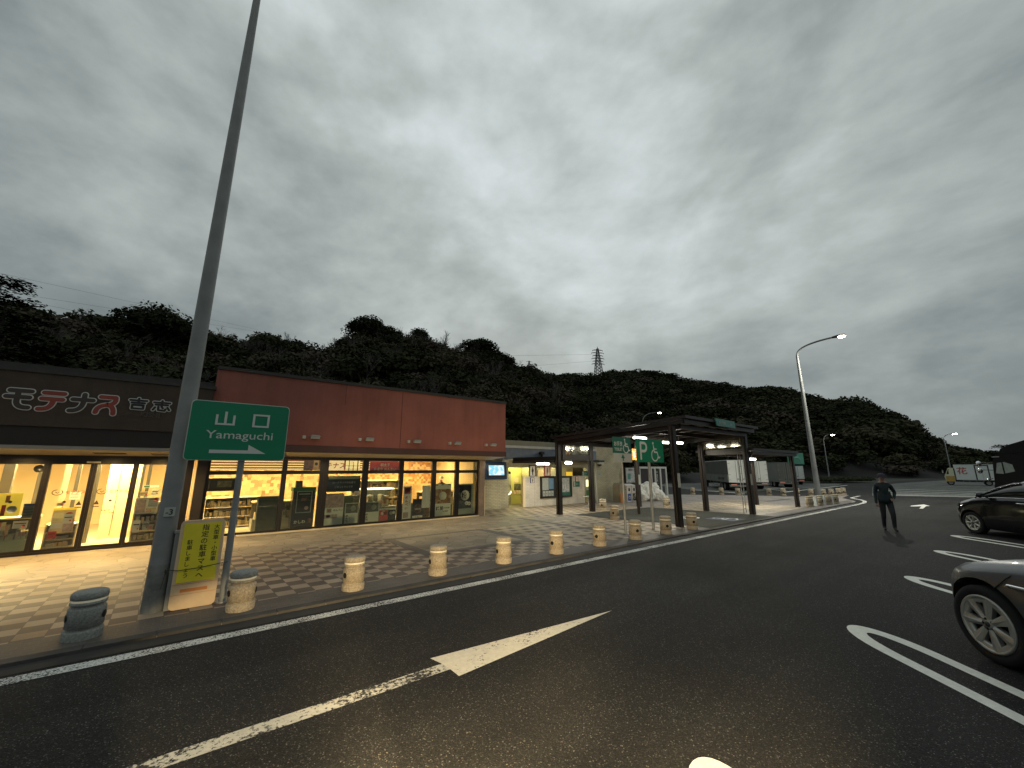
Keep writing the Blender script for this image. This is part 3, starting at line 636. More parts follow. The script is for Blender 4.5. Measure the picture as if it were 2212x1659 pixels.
for d, x, tx in ((d1, -2.52, -2.20), (d2, -1.79, -1.52)):
    yy = 13.99
    b = MB(); b.stroke([(0.085*math.cos(R(a)), 0.06*math.sin(R(a))) for a in range(100, 420, 20)], 0.014, 'decal', (x+.10, yy, 1.36)); mark(d, b, 'face_logo')
    b = MB(); b.stroke([(-.03, 0.01), (0.0, -.02), (.03, .01)], 0.012, 'decal', (x+.10, yy, 1.36)); mark(d, b, 'smile_mark')
    b = MB(); b.text('モテナス', (x+.22, yy, 1.325), 0.085, 'decal' if d is d2 else 'decal_red', offset=0.03); mark(d, b, 'name_decal')
    b = MB(); b.text('吉志', (x+.55, yy, 1.33), 0.045, 'decal'); mark(d, b, 'place_decal')
    sx = -2.04 if d is d1 else -1.745
    b = MB(); b.add([(sx-.05, yy, 1.06), (sx+.05, yy, 1.06), (sx, yy, 1.16)], [(0, 1, 2)], 'decal'); mark(d, b, 'triangle_decal')
    b = MB(); b.box(sx-.055, sx+.055, yy-.002, yy, 1.0, 1.02, 'decal'); mark(d, b, 'bar_decal')
    ex = -2.28 if d is d1 else -1.51
    b = MB(); b.lathe([(0.0001, 0), (0.03, 0), (0.03, 0.003)], 'decal', 12, Mx=Matrix.Translation((ex, yy, 1.14)) @ Matrix.Rotation(R(90), 4, 'X')); mark(d, b, 'dot_decal')
    if d is d2:
        b = MB(); b.text('営業時間', (-1.64, yy, 0.90), 0.04, 'decal', offset=.02); mark(d, b, 'hours_heading'); b = MB(); b.text('7:00～20:00', (-1.62, yy, 0.84), 0.04, 'decal', offset=.02); mark(d, b, 'opening_hours')
b = MB(); b.lathe([(0.0001, 0), (0.085, 0), (0.085, 0.004)], 'board_black', 20, Mx=Matrix.Translation((-2.79, 13.985, 1.90)) @ Matrix.Rotation(R(90), 4, 'X')); b.build('round_sticker', shop)
# raised name letters on the fascia
def logo_char(strokes, x, z, sx, sz, fill):
    b = MB(); s1, s2 = 0.125, 0.088
    for st in strokes: b.stroke(st, s1, 'logo_white', (x, 12.985, z), size=(sx, sz))
    b._sk = 0
    for st in strokes: b.stroke(st, s2, fill, (x, 12.975, z), size=(sx, sz))
    return b
def cur(p0, p1, p2, n=7): return [((1-t)**2*p0[0]+2*t*(1-t)*p1[0]+t*t*p2[0], (1-t)**2*p0[1]+2*t*(1-t)*p1[1]+t*t*p2[1]) for t in [i/n for i in range(n+1)]]
MO = [[(.1, .93), (.92, .93)], [(0, .60), (.88, .60)], [(.42, .93), (.42, .45)]+cur((.42, .45), (.40, .02), (.9, .06))]
TE = [[(.14, .93), (.95, .93)], [(.08, .60), (.92, .60)], [(.55, .60)]+cur((.55, .5), (.52, .02), (.02, .03))]
NA = [[(.08, .68), (.95, .68)], [(.55, .98), (.55, .60)]+cur((.55, .6), (.55, .05), (.02, .04))]
SU = [[(.18, .93), (.85, .93)]+cur((.85, .93), (.95, .55), (.5, .48))+cur((.5, .48), (.05, .40), (.04, .03)), cur((.55, .48), (.85, .42), (.85, .0))]
for st, x, f in ((MO, -3.29, 'logo_dark'), (TE, -2.82, 'logo_red'), (NA, -2.36, 'logo_dark'), (SU, -1.96, 'logo_red')):
    logo_char(st, x, 3.15, 0.36, 0.40, f).build('name_letter', shop)
KICHI = [[(.05, .82), (.95, .82)], [(.5, 1.0), (.5, .58)], [(.15, .58), (.85, .58)], [(.2, .36), (.8, .36), (.8, .04), (.2, .04), (.2, .36)]]
SHI = [[(.05, .84), (.95, .84)], [(.5, 1.02), (.5, .62)], [(.15, .62), (.85, .62)], [(.14, .36), (.04, .10)], [(.32, .42), (.34, .10), (.70, .06), (.74, .22)], [(.50, .46), (.58, .30)], [(.84, .38), (.96, .14)]]
for st, x, z in ((KICHI, -1.42, 3.30), (SHI, -0.99, 3.28)):
    b = MB()
    for q in st: b.stroke(q, .082, 'logo_white', (x, 12.985, z), size=(.33, .25))
    b._sk = 0
    for q in st: b.stroke(q, .048, 'board_black', (x, 12.975, z), size=(.33, .25))
    b.build('name_letter', shop)
for ch, x, dz in ():
    b = MB(); b.text(ch, (x, 12.985, 3.33), 0.31, 'logo_white', align='C', offset=0.028); b.text(ch, (x, 12.975, 3.333), 0.305, 'board_black', align='C', offset=0.0); b.build('name_letter', shop)
P('engraved', (0.30, 0.25, 0.2), 0.7)
b = MB(); b.text('KISHI', (-1.01, 12.985, 3.13), 0.155, 'engraved', align='C', offset=0.02); b.text('KISHI', (-1.01, 12.975, 3.13), 0.155, 'logo_dark', align='C', offset=0.005); b.build('name_letter', shop)

# ---- interior shell
goods_mat('orange_cards', [(0.75, 0.5, 0.2), (0.8, 0.6, 0.3), (0.6, 0.3, 0.1), (0.35, 0.2, 0.1)], 9, 9)
P('low_back', (0.09, 0.10, 0.062), 0.6, nscale=5, namt=.2)
P('louvre_back', (0.32, 0.10, 0.03), 0.7)
b = MB(); b.box(-6.5, 9.28, 14.3, 20.2, -0.02, 0.03, 'inner_floor'); b.build('floor', shop)
b = MB(); b.box(-6.5, 9.3, 14.29, 20.3, 2.5, 2.6, 'cream'); b.build('ceiling', shop)
b = MB(); b.box(-6.5, 9.3, 20.2, 20.35, 0.0, 2.5, 'inner_wall'); b.box(-6.7, -6.5, 14.0, 20.3, 0, 2.6, 'inner_wall'); b.box(9.2, 9.29, 14.4, 20.2, 0.03, 2.5, 'inner_wall'); b.build('inner_walls', shop)
b = MB()
b.box(-1.85, -1.15, 15.95, 16.0, 0.03, 2.5, 'inner_wall'); b.box(-1.62, -1.605, 15.94, 15.95, 0.1, 2.3, 'inner_dark')
b.box(-2.60, -2.5, 15.3, 15.35, 0.03, 2.4, 'cream'); b.box(-2.38, -2.31, 15.3, 15.36, 0.03, 2.35, 'inner_dark'); b.box(-2.02, -1.95, 15.3, 15.36, 0.03, 2.35, 'inner_dark'); b.box(-1.13, -1.07, 15.3, 15.36, 0.03, 2.35, 'inner_dark')
b.box(-2.6, -1.05, 15.3, 15.36, 2.3, 2.42, 'cream'); b.box(-3.05, -2.95, 15.3, 15.36, 0.03, 2.4, 'inner_dark'); b.box(-3.6, -3.42, 15.2, 15.35, 0.8, 2.45, 'inner_dark'); b.box(-1.0, -0.93, 15.3, 15.36, 0.03, 2.3, 'inner_dark')
b.build('vestibule_screen', shop)
b = MB(); b.box(0.35, 4.3, 17.9, 18.0, 0.9, 2.5, 'price_cards'); b.build('menu_wall', shop)
b = MB(); b.box(4.7, 9.1, 17.9, 18.0, 1.2, 2.5, 'orange_cards'); b.build('menu_wall', shop)
b = MB(); b.box(0.3, 6.3, 15.35, 15.4, 1.86, 2.45, 'louvre_back'); b.build('louvre_backing', shop)
b = MB()
for z in (1.87, 1.95, 2.03, 2.11, 2.19, 2.27): b.box(0.3, 3.0, 15.2, 15.24, z, z+0.03, 'louvre_glow'); b.box(4.3, 6.2, 15.2, 15.24, z, z+0.03, 'louvre_glow')
b.build('glowing_louvres', shop)
for x in (-5, -3.4, -1.8, 0.1, 1.6, 3.2, 4.8, 6.4, 8.0):
    light('AREA', 'ceiling_or_fill_light', (x, 15.4 if x < 0 else 16.2, 2.46), 430 if x < 0 else 95, WARM, 0.9, 0.5, parent=shop)
    if x > 0: light('AREA', 'ceiling_or_fill_light', (x, 18.6, 2.46), 60, WARM, 0.9, 0.5, parent=shop)
for x in (-3.25, -2.3, -0.85): light('AREA', 'ceiling_or_fill_light', (x, 14.22, 2.44), 46, WARM, 0.6, 0.12, parent=shop)  # unseen lamps added behind the glass to brighten the fronts of the goods
# lamps in the entrance soffit, they light the paving before the doors
for x in (-5.0, -3.1, -1.64, -0.7): light('SPOT', 'soffit_light', (x, 13.3, 2.24), 330, (1.0, 0.66, 0.26), 0.12, spot=R(165), blend=0.9, parent=shop)
for x in (1.2, 3.4, 5.6, 7.8): light('SPOT', 'soffit_light', (x, 13.45, 2.30), 95, (1.0, 0.76, 0.42), 0.12, spot=R(160), blend=0.9, parent=shop)
light('SPOT', 'soffit_light', (9.8, 14.0, 2.30), 80, (1.0, 0.86, 0.52), 0.1, spot=R(165), blend=0.9, parent=shop)
b = MB(); b.box(9.62, 9.95, 13.9, 14.1, 2.30, 2.33, 'case_lit'); b.build('corner_lamp', shop)

# ---- things inside the shop, seen through the glass
def shelfunit(x0, x1, y0, y1, h, rows, label, mat='goods', frame='cream'):
    t = thing('display_shelf', label, 'shelf', ((x0+x1)/2, (y0+y1)/2, 0.03))
    b = MB(); b.box(x0, x1, y1-.03, y1, 0.03, h, frame); b.box(x0, x0+.03, y0, y1-.03, 0.03, h, frame); b.box(x1-.03, x1, y0, y1-.03, 0.03, h, frame)
    dz = (h-0.12)/rows
    for k in range(rows+1): b.box(x0+.03, x1-.03, y0, y1-.03, 0.08+k*dz, 0.10+k*dz, frame)
    b.build('shelf_frame', t)
    g = MB()
    for k in range(rows):
        x = x0+.05
        while x < x1-.12:
            w = rnd.uniform(0.06, 0.14); hh = rnd.uniform(0.45, 0.85)*(dz-.03); g.box(x, x+w, y0+.03+rnd.uniform(0, .06), y1-.08, 0.101+k*dz, 0.101+k*dz+hh, mat); x += w+rnd.uniform(0.005, 0.03)
    g.build('packed_goods', t); return t
shelfunit(-2.58, -2.05, 14.5, 14.9, 0.62, 3, 'low gift shelf just behind the left sliding door')
shelfunit(-1.08, -0.5, 14.45, 14.85, 1.05, 4, 'tall magazine and leaflet shelf behind the narrow side light')
shelfunit(0.4, 1.9, 16.2, 16.7, 1.0, 3, 'long low shelf of bottles behind the window next to the dark pillar', 'bottles')
shelfunit(4.9, 6.9, 16.4, 16.9, 1.45, 4, 'wide shelf of dark bottles under the red banner', 'bottles')
def counter(x0, x1, y0, y1, h, label, m1='case_mint', m2='cream'):
    t = thing('sales_counter', label, 'counter', ((x0+x1)/2, (y0+y1)/2, 0.03))
    b = MB(); b.box(x0, x1, y0, y1, 0.03, h*0.42, m1); b.build('counter_base', t)
    b = MB(); b.box(x0-.02, x1+.02, y0-.02, y1, h, h+.04, m2); b.build('counter_top', t)
    b = MB(); b.box(x0+.02, x1-.02, y0, y0+.01, h*0.42, h, 'window_glass'); b.build('front_glass', t)
    b = MB(); b.box(x0, x1, y1-.05, y1-.01, h*0.42, h, 'inner_dark')
    x = x0+.08
    while x < x1-.15:
        w = rnd.uniform(.07, .16); b.box(x, x+w, y0+.1, y1-.1, h*0.42, h*rnd.uniform(.55, .85), 'goods'); x += w+.03
    b.build('case_contents', t)
counter(-3.7, -2.75, 14.35, 14.9, 0.78, 'glass-fronted pastry counter behind the leftmost window')
counter(1.6, 3.0, 15.0, 15.6, 0.85, 'dim chilled counter behind the second tall window', 'case_steel')
counter(4.75, 6.0, 14.9, 15.5, 1.15, 'steel refrigerated case with lit top edge behind the red and dark posters', 'case_steel', 'case_lit')
counter(7.4, 9.1, 15.4, 15.9, 0.95, 'pale till counter behind the two windows nearest the corner', 'cream', 'cream')
t = thing('shop_floor_stand', 'green-topped black stand behind the third tall window', 'display stand', (2.95, 14.6, 0.03))
b = MB(); b.box(2.56, 3.2, 14.40, 14.75, 0.03, 1.20, 'poster_dark'); b.build('stand_body', t); b = MB(); b.box(2.54, 3.2, 14.38, 14.77, 1.2, 1.32, 'shop_green'); b.build('stand_top', t)
b = MB(); b.box(2.62, 2.80, 14.45, 14.6, 1.32, 1.52, 'inner_dark'); b.build('card_holder', t)
def poster(name, label, x0, x1, z0, z1, y, base, extra=None, cat='poster', frame=None):
    b = MB(); b.box(x0, x1, y, y+.006, z0, z1, base)
    if extra:
        for q in extra:
            if q[0] == 'r': _, a0, a1, c0, c1, m = q; b.box(x0+a0*(x1-x0), x0+a1*(x1-x0), y-.003, y-.0005, z0+c0*(z1-z0), z0+c1*(z1-z0), m)
            elif q[0] == 't': _, s_, fx, fz, sz, m, al = q; b.text(s_, (x0+fx*(x1-x0), y-.005, z0+fz*(z1-z0)), sz, m, align=al, offset=0.02)
            elif q[0] == 'v':
                _, s_, fx, fz, sz, m = q
                for i, ch in enumerate(s_): b.text(ch, (x0+fx*(x1-x0), y-.005, z0+fz*(z1-z0)-(i+0.8)*sz), sz*0.95, m, align='C', offset=0.03)
            elif q[0] == 'd':
                _, fx, fz, r_, m = q
                b.lathe([(0.0001, 0), (r_, 0), (r_, 0.002)], m, 20, Mx=Matrix.Translation((x0+fx*(x1-x0), y-.004, z0+fz*(z1-z0))) @ Matrix.Rotation(R(90), 4, 'X'))
    if frame:
        f = 0.02
        b.box(x0-f, x1+f, y-.01, y+.004, z1, z1+f, frame); b.box(x0-f, x1+f, y-.01, y+.004, z0-f, z0, frame); b.box(x0-f, x0, y-.01, y+.004, z0, z1, frame); b.box(x1, x1+f, y-.01, y+.004, z0, z1, frame)
    return tag(b.build(name), label, cat)
Y3 = 14.30
poster('poster', 'dark poster in a thin pale frame on the black stand', 2.68, 3.08, 0.56, 1.18, 14.385, 'poster_dark', [('r', .1, .9, .86, .92, 'board_paper'), ('r', .3, .7, .55, .7, 'poster_brown'), ('d', .7, .2, .06, 'poster_pink')], frame='board_paper')
poster('banner', 'wide black banner with pale header across the fourth window', 3.50, 4.56, 1.15, 1.66, Y3, 'poster_dark', [('r', .03, .97, .80, .98, 'paper_green'), ('t', 'ロードサイドのお店で', .5, .52, .075, 'board_paper', 'C'), ('t', 'ごゆっくりどうぞ', .5, .25, .075, 'board_paper', 'C')], 'banner')
poster('poster', 'pinkish rice cracker poster with a small square seal', 3.50, 4.07, 0.10, 1.10, Y3, 'poster_cream', [('r', .0, .98, .55, 1, 'poster_pink'), ('r', .1, .36, .40, .53, 'paper_green'), ('t', 'め', .15, .42, .10, 'red_ink', 'L'), ('t', 'めんべい', .45, .44, .075, 'ink', 'L'), ('r', 0, .7, .22, .34, 'poster_pink'), ('r', .1, .3, .25, .33, 'banner_red')])
poster('poster', 'white-framed noodle bowl poster at the foot of the fourth window', 4.14, 4.56, 0.10, 0.76, Y3, 'poster_cream', [('r', .03, .97, .52, .98, 'poster_olive'), ('d', .6, .75, .09, 'paper_green'), ('v', 'の大砲', .14, .46, .09, 'ink'), ('v', 'ラーメン', .36, .3, .035, 'ink')], frame='case_steel')
poster('poster', 'twin noodle bowl poster at the foot of the fifth window', 4.79, 5.27, 0.10, 0.76, Y3, 'poster_cream', [('r', .03, .97, .52, .98, 'poster_olive'), ('d', .62, .75, .09, 'paper_green'), ('v', 'の大砲', .14, .46, .09, 'ink')], frame='case_steel')
poster('poster', 'red sweets poster low in the fifth window', 5.30, 5.60, 0.12, 0.46, Y3, 'banner_red', [('d', .3, .7, .05, 'paper'), ('d', .7, .72, .06, 'poster_brown'), ('t', '博多', .5, .85, .05, 'paper', 'C')])
poster('poster', 'black food poster low in the fifth window beside the red one', 5.62, 5.89, 0.12, 0.46, Y3, 'poster_dark', [('d', .35, .7, .06, 'paper_green'), ('d', .7, .75, .05, 'poster_cream')])
poster('notice', 'white strip notice above the red and black posters', 5.30, 5.89, 0.47, 0.53, Y3, 'poster_cream', [('t', '店内で販売しています', .05, .2, .035, 'ink', 'L')], 'notice')
poster('poster', 'red square seal poster with vertical red lettering', 6.14, 6.46, 0.12, 1.27, Y3, 'paper', [('r', .14, .86, .76, .96, 'red_ink'), ('r', .2, .8, .785, .935, 'paper'), ('t', 'め', .5, .80, .14, 'red_ink', 'C'), ('v', 'めんべい', .42, .70, .125, 'red_ink'), ('v', 'ピリッと辛い', .8, .7, .055, 'poster_brown'), ('r', .1, .7, .03, .2, 'poster_pink')])
poster('poster', 'black poster of a stuffed bun with a white caption', 6.52, 6.94, 0.12, 0.80, Y3, 'poster_dark', [('d', .5, .48, .17, 'poster_brown'), ('d', .5, .44, .10, 'food_photo'), ('t', '九州の味', .5, .43, .06, 'paper', 'C'), ('r', .02, .98, .01, .12, 'paper'), ('t', 'お土産に', .5, .03, .05, 'ink', 'C')])
poster('notice', 'blank white sheet taped beside the bun poster', 6.88, 7.21, 0.46, 1.27, Y3-.012, 'paper', None, 'notice')
poster('notice', 'narrow brown menu strip under the blank white sheet', 7.02, 7.20, 0.12, 0.45, Y3, 'poster_brown', None, 'notice')
poster('poster', 'mint-topped poster with a photo of steamed food', 7.40, 8.12, 0.13, 1.32, Y3, 'poster_cream', [('r', .02, .98, .38, .83, 'food_photo'), ('r', .05, .2, .95, .985, 'shop_green'), ('r', .4, .55, .95, .985, 'shop_green'), ('r', .8, .95, .95, .985, 'shop_green'), ('d', .5, .62, .16, 'poster_cream'), ('t', '銘菓', .1, .18, .16, 'ink', 'L'), ('t', '北九州名物', .5, .22, .06, 'ink', 'L'), ('t', 'お土産品', .5, .12, .06, 'ink', 'L')])
poster('poster', 'black poster with a white brushed disc and two small rounds', 8.46, 9.06, 0.34, 1.25, Y3-.012, 'poster_dark', [('d', .5, .56, .20, 'paper'), ('t', '粉', .42, .45, .26, 'ink', 'C'), ('d', .62, .22, .08, 'paper'), ('d', .82, .20, .075, 'paper'), ('d', .62, .22, .03, 'poster_olive'), ('d', .82, .2, .03, 'poster_olive')])
poster('notice_board', 'cream board standing behind the black disc poster', 8.42, 9.16, 0.13, 1.30, Y3, 'paper_green', None, 'board')
poster('sign', 'glowing cream strip sign reading three orange katakana', 3.38, 4.06, 1.84, 2.2, 14.6, 'sign_lit', [('t', 'テナス', .12, .22, .22, 'orange', 'L')], 'sign')
poster('sign', 'orange stencilled lattice panel next to the glowing name sign', 4.12, 4.6, 1.84, 2.2, 14.6, 'louvre_glow', [('r', 0, 1, .1, .15, 'orange'), ('r', 0, 1, .4, .45, 'orange'), ('r', .2, .26, 0, 1, 'orange'), ('r', .5, .56, 0, .8, 'orange'), ('r', .8, .88, 0, 1, 'orange'), ('r', .3, .6, .55, .95, 'sign_lit')], 'sign')
poster('banner', 'red cloth banner with white writing behind the fifth transom', 5.05, 6.2, 1.75, 2.15, 14.9, 'banner_red', [('t', 'やまや めんたい', .5, .2, .12, 'paper', 'C'), ('t', '明太子', .5, .6, .12, 'paper', 'C')], 'banner')
poster('sign', 'brown wooden name board beside the lit louvres', 2.88, 3.16, 1.84, 2.25, 15.0, 'poster_brown', None, 'sign')
poster('sign', 'cream disc sign with orange swirl behind the third transom', 3.16, 3.32, 1.84, 2.2, 14.9, 'lantern', [('d', .5, .6, .05, 'ink'), ('r', .2, .8, .2, .25, 'orange')], 'sign')
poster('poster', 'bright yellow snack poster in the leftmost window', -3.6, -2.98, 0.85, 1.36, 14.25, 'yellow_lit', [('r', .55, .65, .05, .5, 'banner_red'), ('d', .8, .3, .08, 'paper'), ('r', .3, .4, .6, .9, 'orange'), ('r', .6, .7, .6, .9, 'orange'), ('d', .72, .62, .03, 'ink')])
poster('notice', 'grey notice with a blue bar beside the yellow snack poster', -2.94, -2.74, 0.80, 1.12, 14.25, 'case_steel', [('r', 0, 1, .86, .98, 'sign_blue'), ('r', .1, .9, .6, .63, 'ink'), ('r', .1, .9, .4, .43, 'ink'), ('r', .1, .9, .2, .23, 'ink')], 'notice')
poster('poster', 'tall yellow and red food poster behind the left sliding door', -2.5, -2.12, 0.40, 0.98, 14.48, 'lantern', [('r', 0, 1, .9, 1, 'yellow_lit'), ('d', .72, .7, .07, 'banner_red'), ('d', .72, .7, .03, 'paper'), ('r', .55, .98, .05, .4, 'poster_pink'), ('r', .02, .5, .5, .8, 'goods'), ('r', .02, .5, .2, .4, 'paper'), ('t', '人気', .6, .45, .08, 'red_ink', 'L')])
poster('notice', 'white sheet on the inner door above the food poster', -2.42, -2.22, 1.12, 1.32, 15.28, 'paper', [('r', .1, .8, .6, .64, 'ink'), ('r', .1, .8, .3, .34, 'ink')], 'notice')
poster('notice', 'leaflet board with red and white sheets behind the side light', -1.08, -0.62, 0.75, 1.15, 14.42, 'paper', [('r', .05, .45, .1, .9, 'poster_pink'), ('r', .55, .95, .45, .95, 'board_paper'), ('d', .85, .9, .04, 'banner_red'), ('r', .5, .95, .1, .35, 'goods')], 'notice')
poster('sign', 'small green and white exit sign over the side light', -1.0, -0.68, 1.40, 1.47, 14.6, 'paper', [('r', .05, .4, .15, .85, 'shop_green')], 'sign')
poster('monitor', 'dark ceiling monitor behind the window beside the pillar', 0.36, 1.15, 1.25, 1.62, 14.9, 'poster_dark', [('r', .3, .75, .3, .8, 'poster_olive')], 'monitor')
poster('poster', 'dark food poster low in the third window', 2.60, 3.2, 0.14, 0.46, 14.37, 'poster_dark', [('t', 'かしわ', .06, .3, .11, 'poster_cream', 'L'), ('d', .8, .5, .07, 'poster_brown')])
for x0, x1, h_, l in ((3.42, 4.62, .98, 'olive back of a low shelf behind the fourth window'), (4.72, 5.94, .55, 'olive back of a low shelf behind the fifth window'), (6.02, 7.24, .62, 'olive back of a low shelf behind the sixth window'), (7.34, 8.27, .5, 'olive back of a low shelf behind the seventh window'), (8.36, 9.24, .5, 'olive back of a low shelf behind the corner window'), (1.62, 2.2, 1.05, 'grey cabinet side behind the second window')):
    b = MB(); b.box(x0, x1, 14.46, 14.50, .03, h_, 'low_back'); b.box(x0, x1, 14.44, 14.52, h_, h_+.03, 'case_steel'); b.box(x0, x0+.03, 14.43, 14.46, .03, h_, 'case_steel')
    tag(b.build('low_shelf_back'), l, 'shelf')
# loose sheets and price cards stuck about the entrance glass
for k, (x, z, w_, h_, m, l) in enumerate(((-2.46, 1.03, .12, .08, 'lantern', 'small pale card left of the door logo'), (-2.30, .62, .16, .22, 'paper', 'white price sheet on the gift shelf'), (-2.50, .30, .14, .16, 'banner_red', 'red packet sheet at the foot of the left door'), (-1.02, 1.20, .16, .12, 'lantern', 'cream card high on the side light'), (-.80, 1.22, .14, .14, 'paper', 'white card with red dot on the side light'), (-1.05, .30, .14, .30, 'paper', 'white leaflet low in the side light'), (-.86, .34, .12, .24, 'board_paper', 'grey leaflet low in the side light'), (-3.05, .58, .22, .16, 'paper', 'white price card on the pastry counter'), (-3.35, .55, .2, .18, 'goods', 'patterned box on the pastry counter'))):
    poster('notice', l, x, x+w_, z, z+h_, 14.40 if x > -2.6 else 14.32, m, [('r', .1, .9, .6, .7, 'ink'), ('d', .75, .3, w_*.12, 'banner_red')] if m != 'goods' else None, 'notice')
# shop assistant behind the till, seen from the chest up
def skin_body(name, joints, edges, radii, mat_fn, parent, sub=2, root=0):
    me = bpy.data.meshes.new(name); me.from_pydata(joints, edges, []); me.update()
    o = bpy.data.objects.new(name, me); COL.objects.link(o)
    sk = o.modifiers.new('s', 'SKIN'); sk.use_smooth_shade = True
    for i, r in enumerate(radii):
        v = me.skin_vertices[0].data[i]; v.radius = (r, r) if isinstance(r, (int, float)) else r; v.use_root = (i == root)
    ss = o.modifiers.new('u', 'SUBSURF'); ss.levels = sub; ss.render_levels = sub
    dg = bpy.context.evaluated_depsgraph_get(); nm = bpy.data.meshes.new_from_object(o.evaluated_get(dg))
    bpy.data.objects.remove(o); nm.materials.clear()
    names = []
    for p in nm.polygons:
        m = mat_fn(p.center)
        if m not in names: names.append(m)
        p.material_index = names.index(m); p.use_smooth = True
    for m in names: nm.materials.append(MATS[m])
    ob = bpy.data.objects.new(name, nm); COL.objects.link(ob); ob.name = name
    if parent: ob.parent = parent
    return ob
# ------------------------------------------------------------------ toilet block
from mathutils import noise as mnoise
tb = thing('toilet_block', 'low cream brick toilet building with blue-grey fascia beyond the shop', 'building', (15, 17, 0))
b = MB()
b.box(10.6, 12.28, 16.0, 16.15, 0, 2.35, 'cream_brick'); b.box(18.55, 21.25, 16.0, 16.2, 0, 3.27, 'cream_brick'); b.box(21.05, 21.25, 16.2, 22, 0, 3.27, 'cream_brick')
b.box(12.28, 18.55, 16.0, 16.15, 1.95, 2.35, 'cream_brick'); b.box(15.0, 18.55, 17.6, 17.75, 0, 2.35, 'cream_brick'); b.box(18.0, 18.55, 16.0, 16.25, 0, 1.95, 'cream_brick'); b.box(14.35, 14.5, 16.4, 17.6, 0, 2.35, 'cream_brick')
b.build('brick_wall', tb)
b = MB(); b.box(10.2, 18.55, 15.7, 16.0, 2.36, 2.90, 'blue_fascia'); b.build('fascia', tb)
b = MB(); b.box(10.2, 18.55, 15.66, 16.0, 2.90, 3.02, 'white_trim'); b.build('trim_band', tb)
b = MB()
for k in range(5): b.box(10.2, 18.5, 15.72+0.01*k, 16.0, 3.02+0.055*k, 3.06+0.055*k, 'ribbed')
b.box(10.2, 18.5, 15.8, 22, 3.02, 3.28, 'ribbed'); b.box(18.5, 21.3, 15.95, 22, 3.275, 3.33, 'white_trim'); b.build('roof', tb)
b = MB(); b.box(12.2, 18.5, 16.15, 20.5, 2.36, 2.42, 'cream'); b.box(12.28, 12.4, 16.15, 20, 0, 2.36, 'toilet_inner'); b.box(12.4, 14.35, 19.4, 19.5, 0, 2.36, 'toilet_inner'); b.box(13.65, 14.35, 17.55, 17.6, 0, 2.36, 'toilet_inner'); b.box(12.4, 13.65, 17.56, 17.6, 1.75, 2.36, 'toilet_inner'); b.build('inner_wall', tb)
d = MB(); d.box(13.12, 13.60, 17.5, 17.54, 0.02, 1.62, 'case_steel'); d.box(13.15, 13.3, 17.485, 17.498, 1.1, 1.15, 'paper'); dd = d.build('toilet_door', tb)
d = MB(); d.tube([(13.4+0.17*math.cos(R(a)), 17.46, 0.72+0.17*math.sin(R(a))) for a in range(-180, 20, 20)], 0.025, 'case_lit', 8); d.tube([(13.4+0.17*math.cos(R(a)), 17.46, 0.95+0.17*math.sin(R(a))) for a in range(0, 200, 20)], 0.02, 'galv', 8); h_ = d.build('door_ring')
for v in h_.data.vertices: v.co.x -= 15; v.co.y -= 17
h_.parent = dd
for k, (x0, x1, z0, z1, m) in enumerate(((13.86, 14.14, 1.15, 1.42, 'lantern'), (13.86, 14.3, 0.75, 1.08, 'poster_olive'), (13.7, 14.3, 0.55, 0.74, 'goods'))): b = MB(); b.box(x0, x1, 17.52, 17.548, z0, z1, m); b.build('wall_notice', tb)
b = MB(); b.box(17.95, 18.45, 17.56, 17.59, 1.40, 1.70, 'yellow_lit'); b.build('yellow_back_sign', tb)  # yellow sign on the back wall, its glow set in the material
b = MB(); b.box(15.6, 16.6, 17.57, 17.598, 1.35, 1.85, 'lantern'); b.build('wooden_panel', tb)
for x, p in ((13.3, 45), (14.0, 30)): light('POINT', 'toilet_lamp', (x, 17.0, 2.2), p, (1.0, 0.92, 0.42), 0.15, parent=tb)
light('POINT', 'toilet_lamp', (16.6, 16.9, 2.2), 55, (1.0, 0.93, 0.55), 0.15, parent=tb)
scr = thing('screen_wall', 'low white tiled screen wall in front of the toilet entrance', 'wall', (15.4, 16, 0))
b = MB(); b.box(13.25, 17.62, 15.86, 15.98, 0, 1.50, 'white_tile'); b.box(13.1, 13.25, 15.86, 15.99, 0, 1.49, 'cream'); b.build('tiled_wall', scr)
b = MB()
for x in (13.85, 14.25, 17.0): b.box(x, x+0.006, 15.855, 15.86, 0, 1.5, 'case_steel')
b.build('joint_strip', scr)
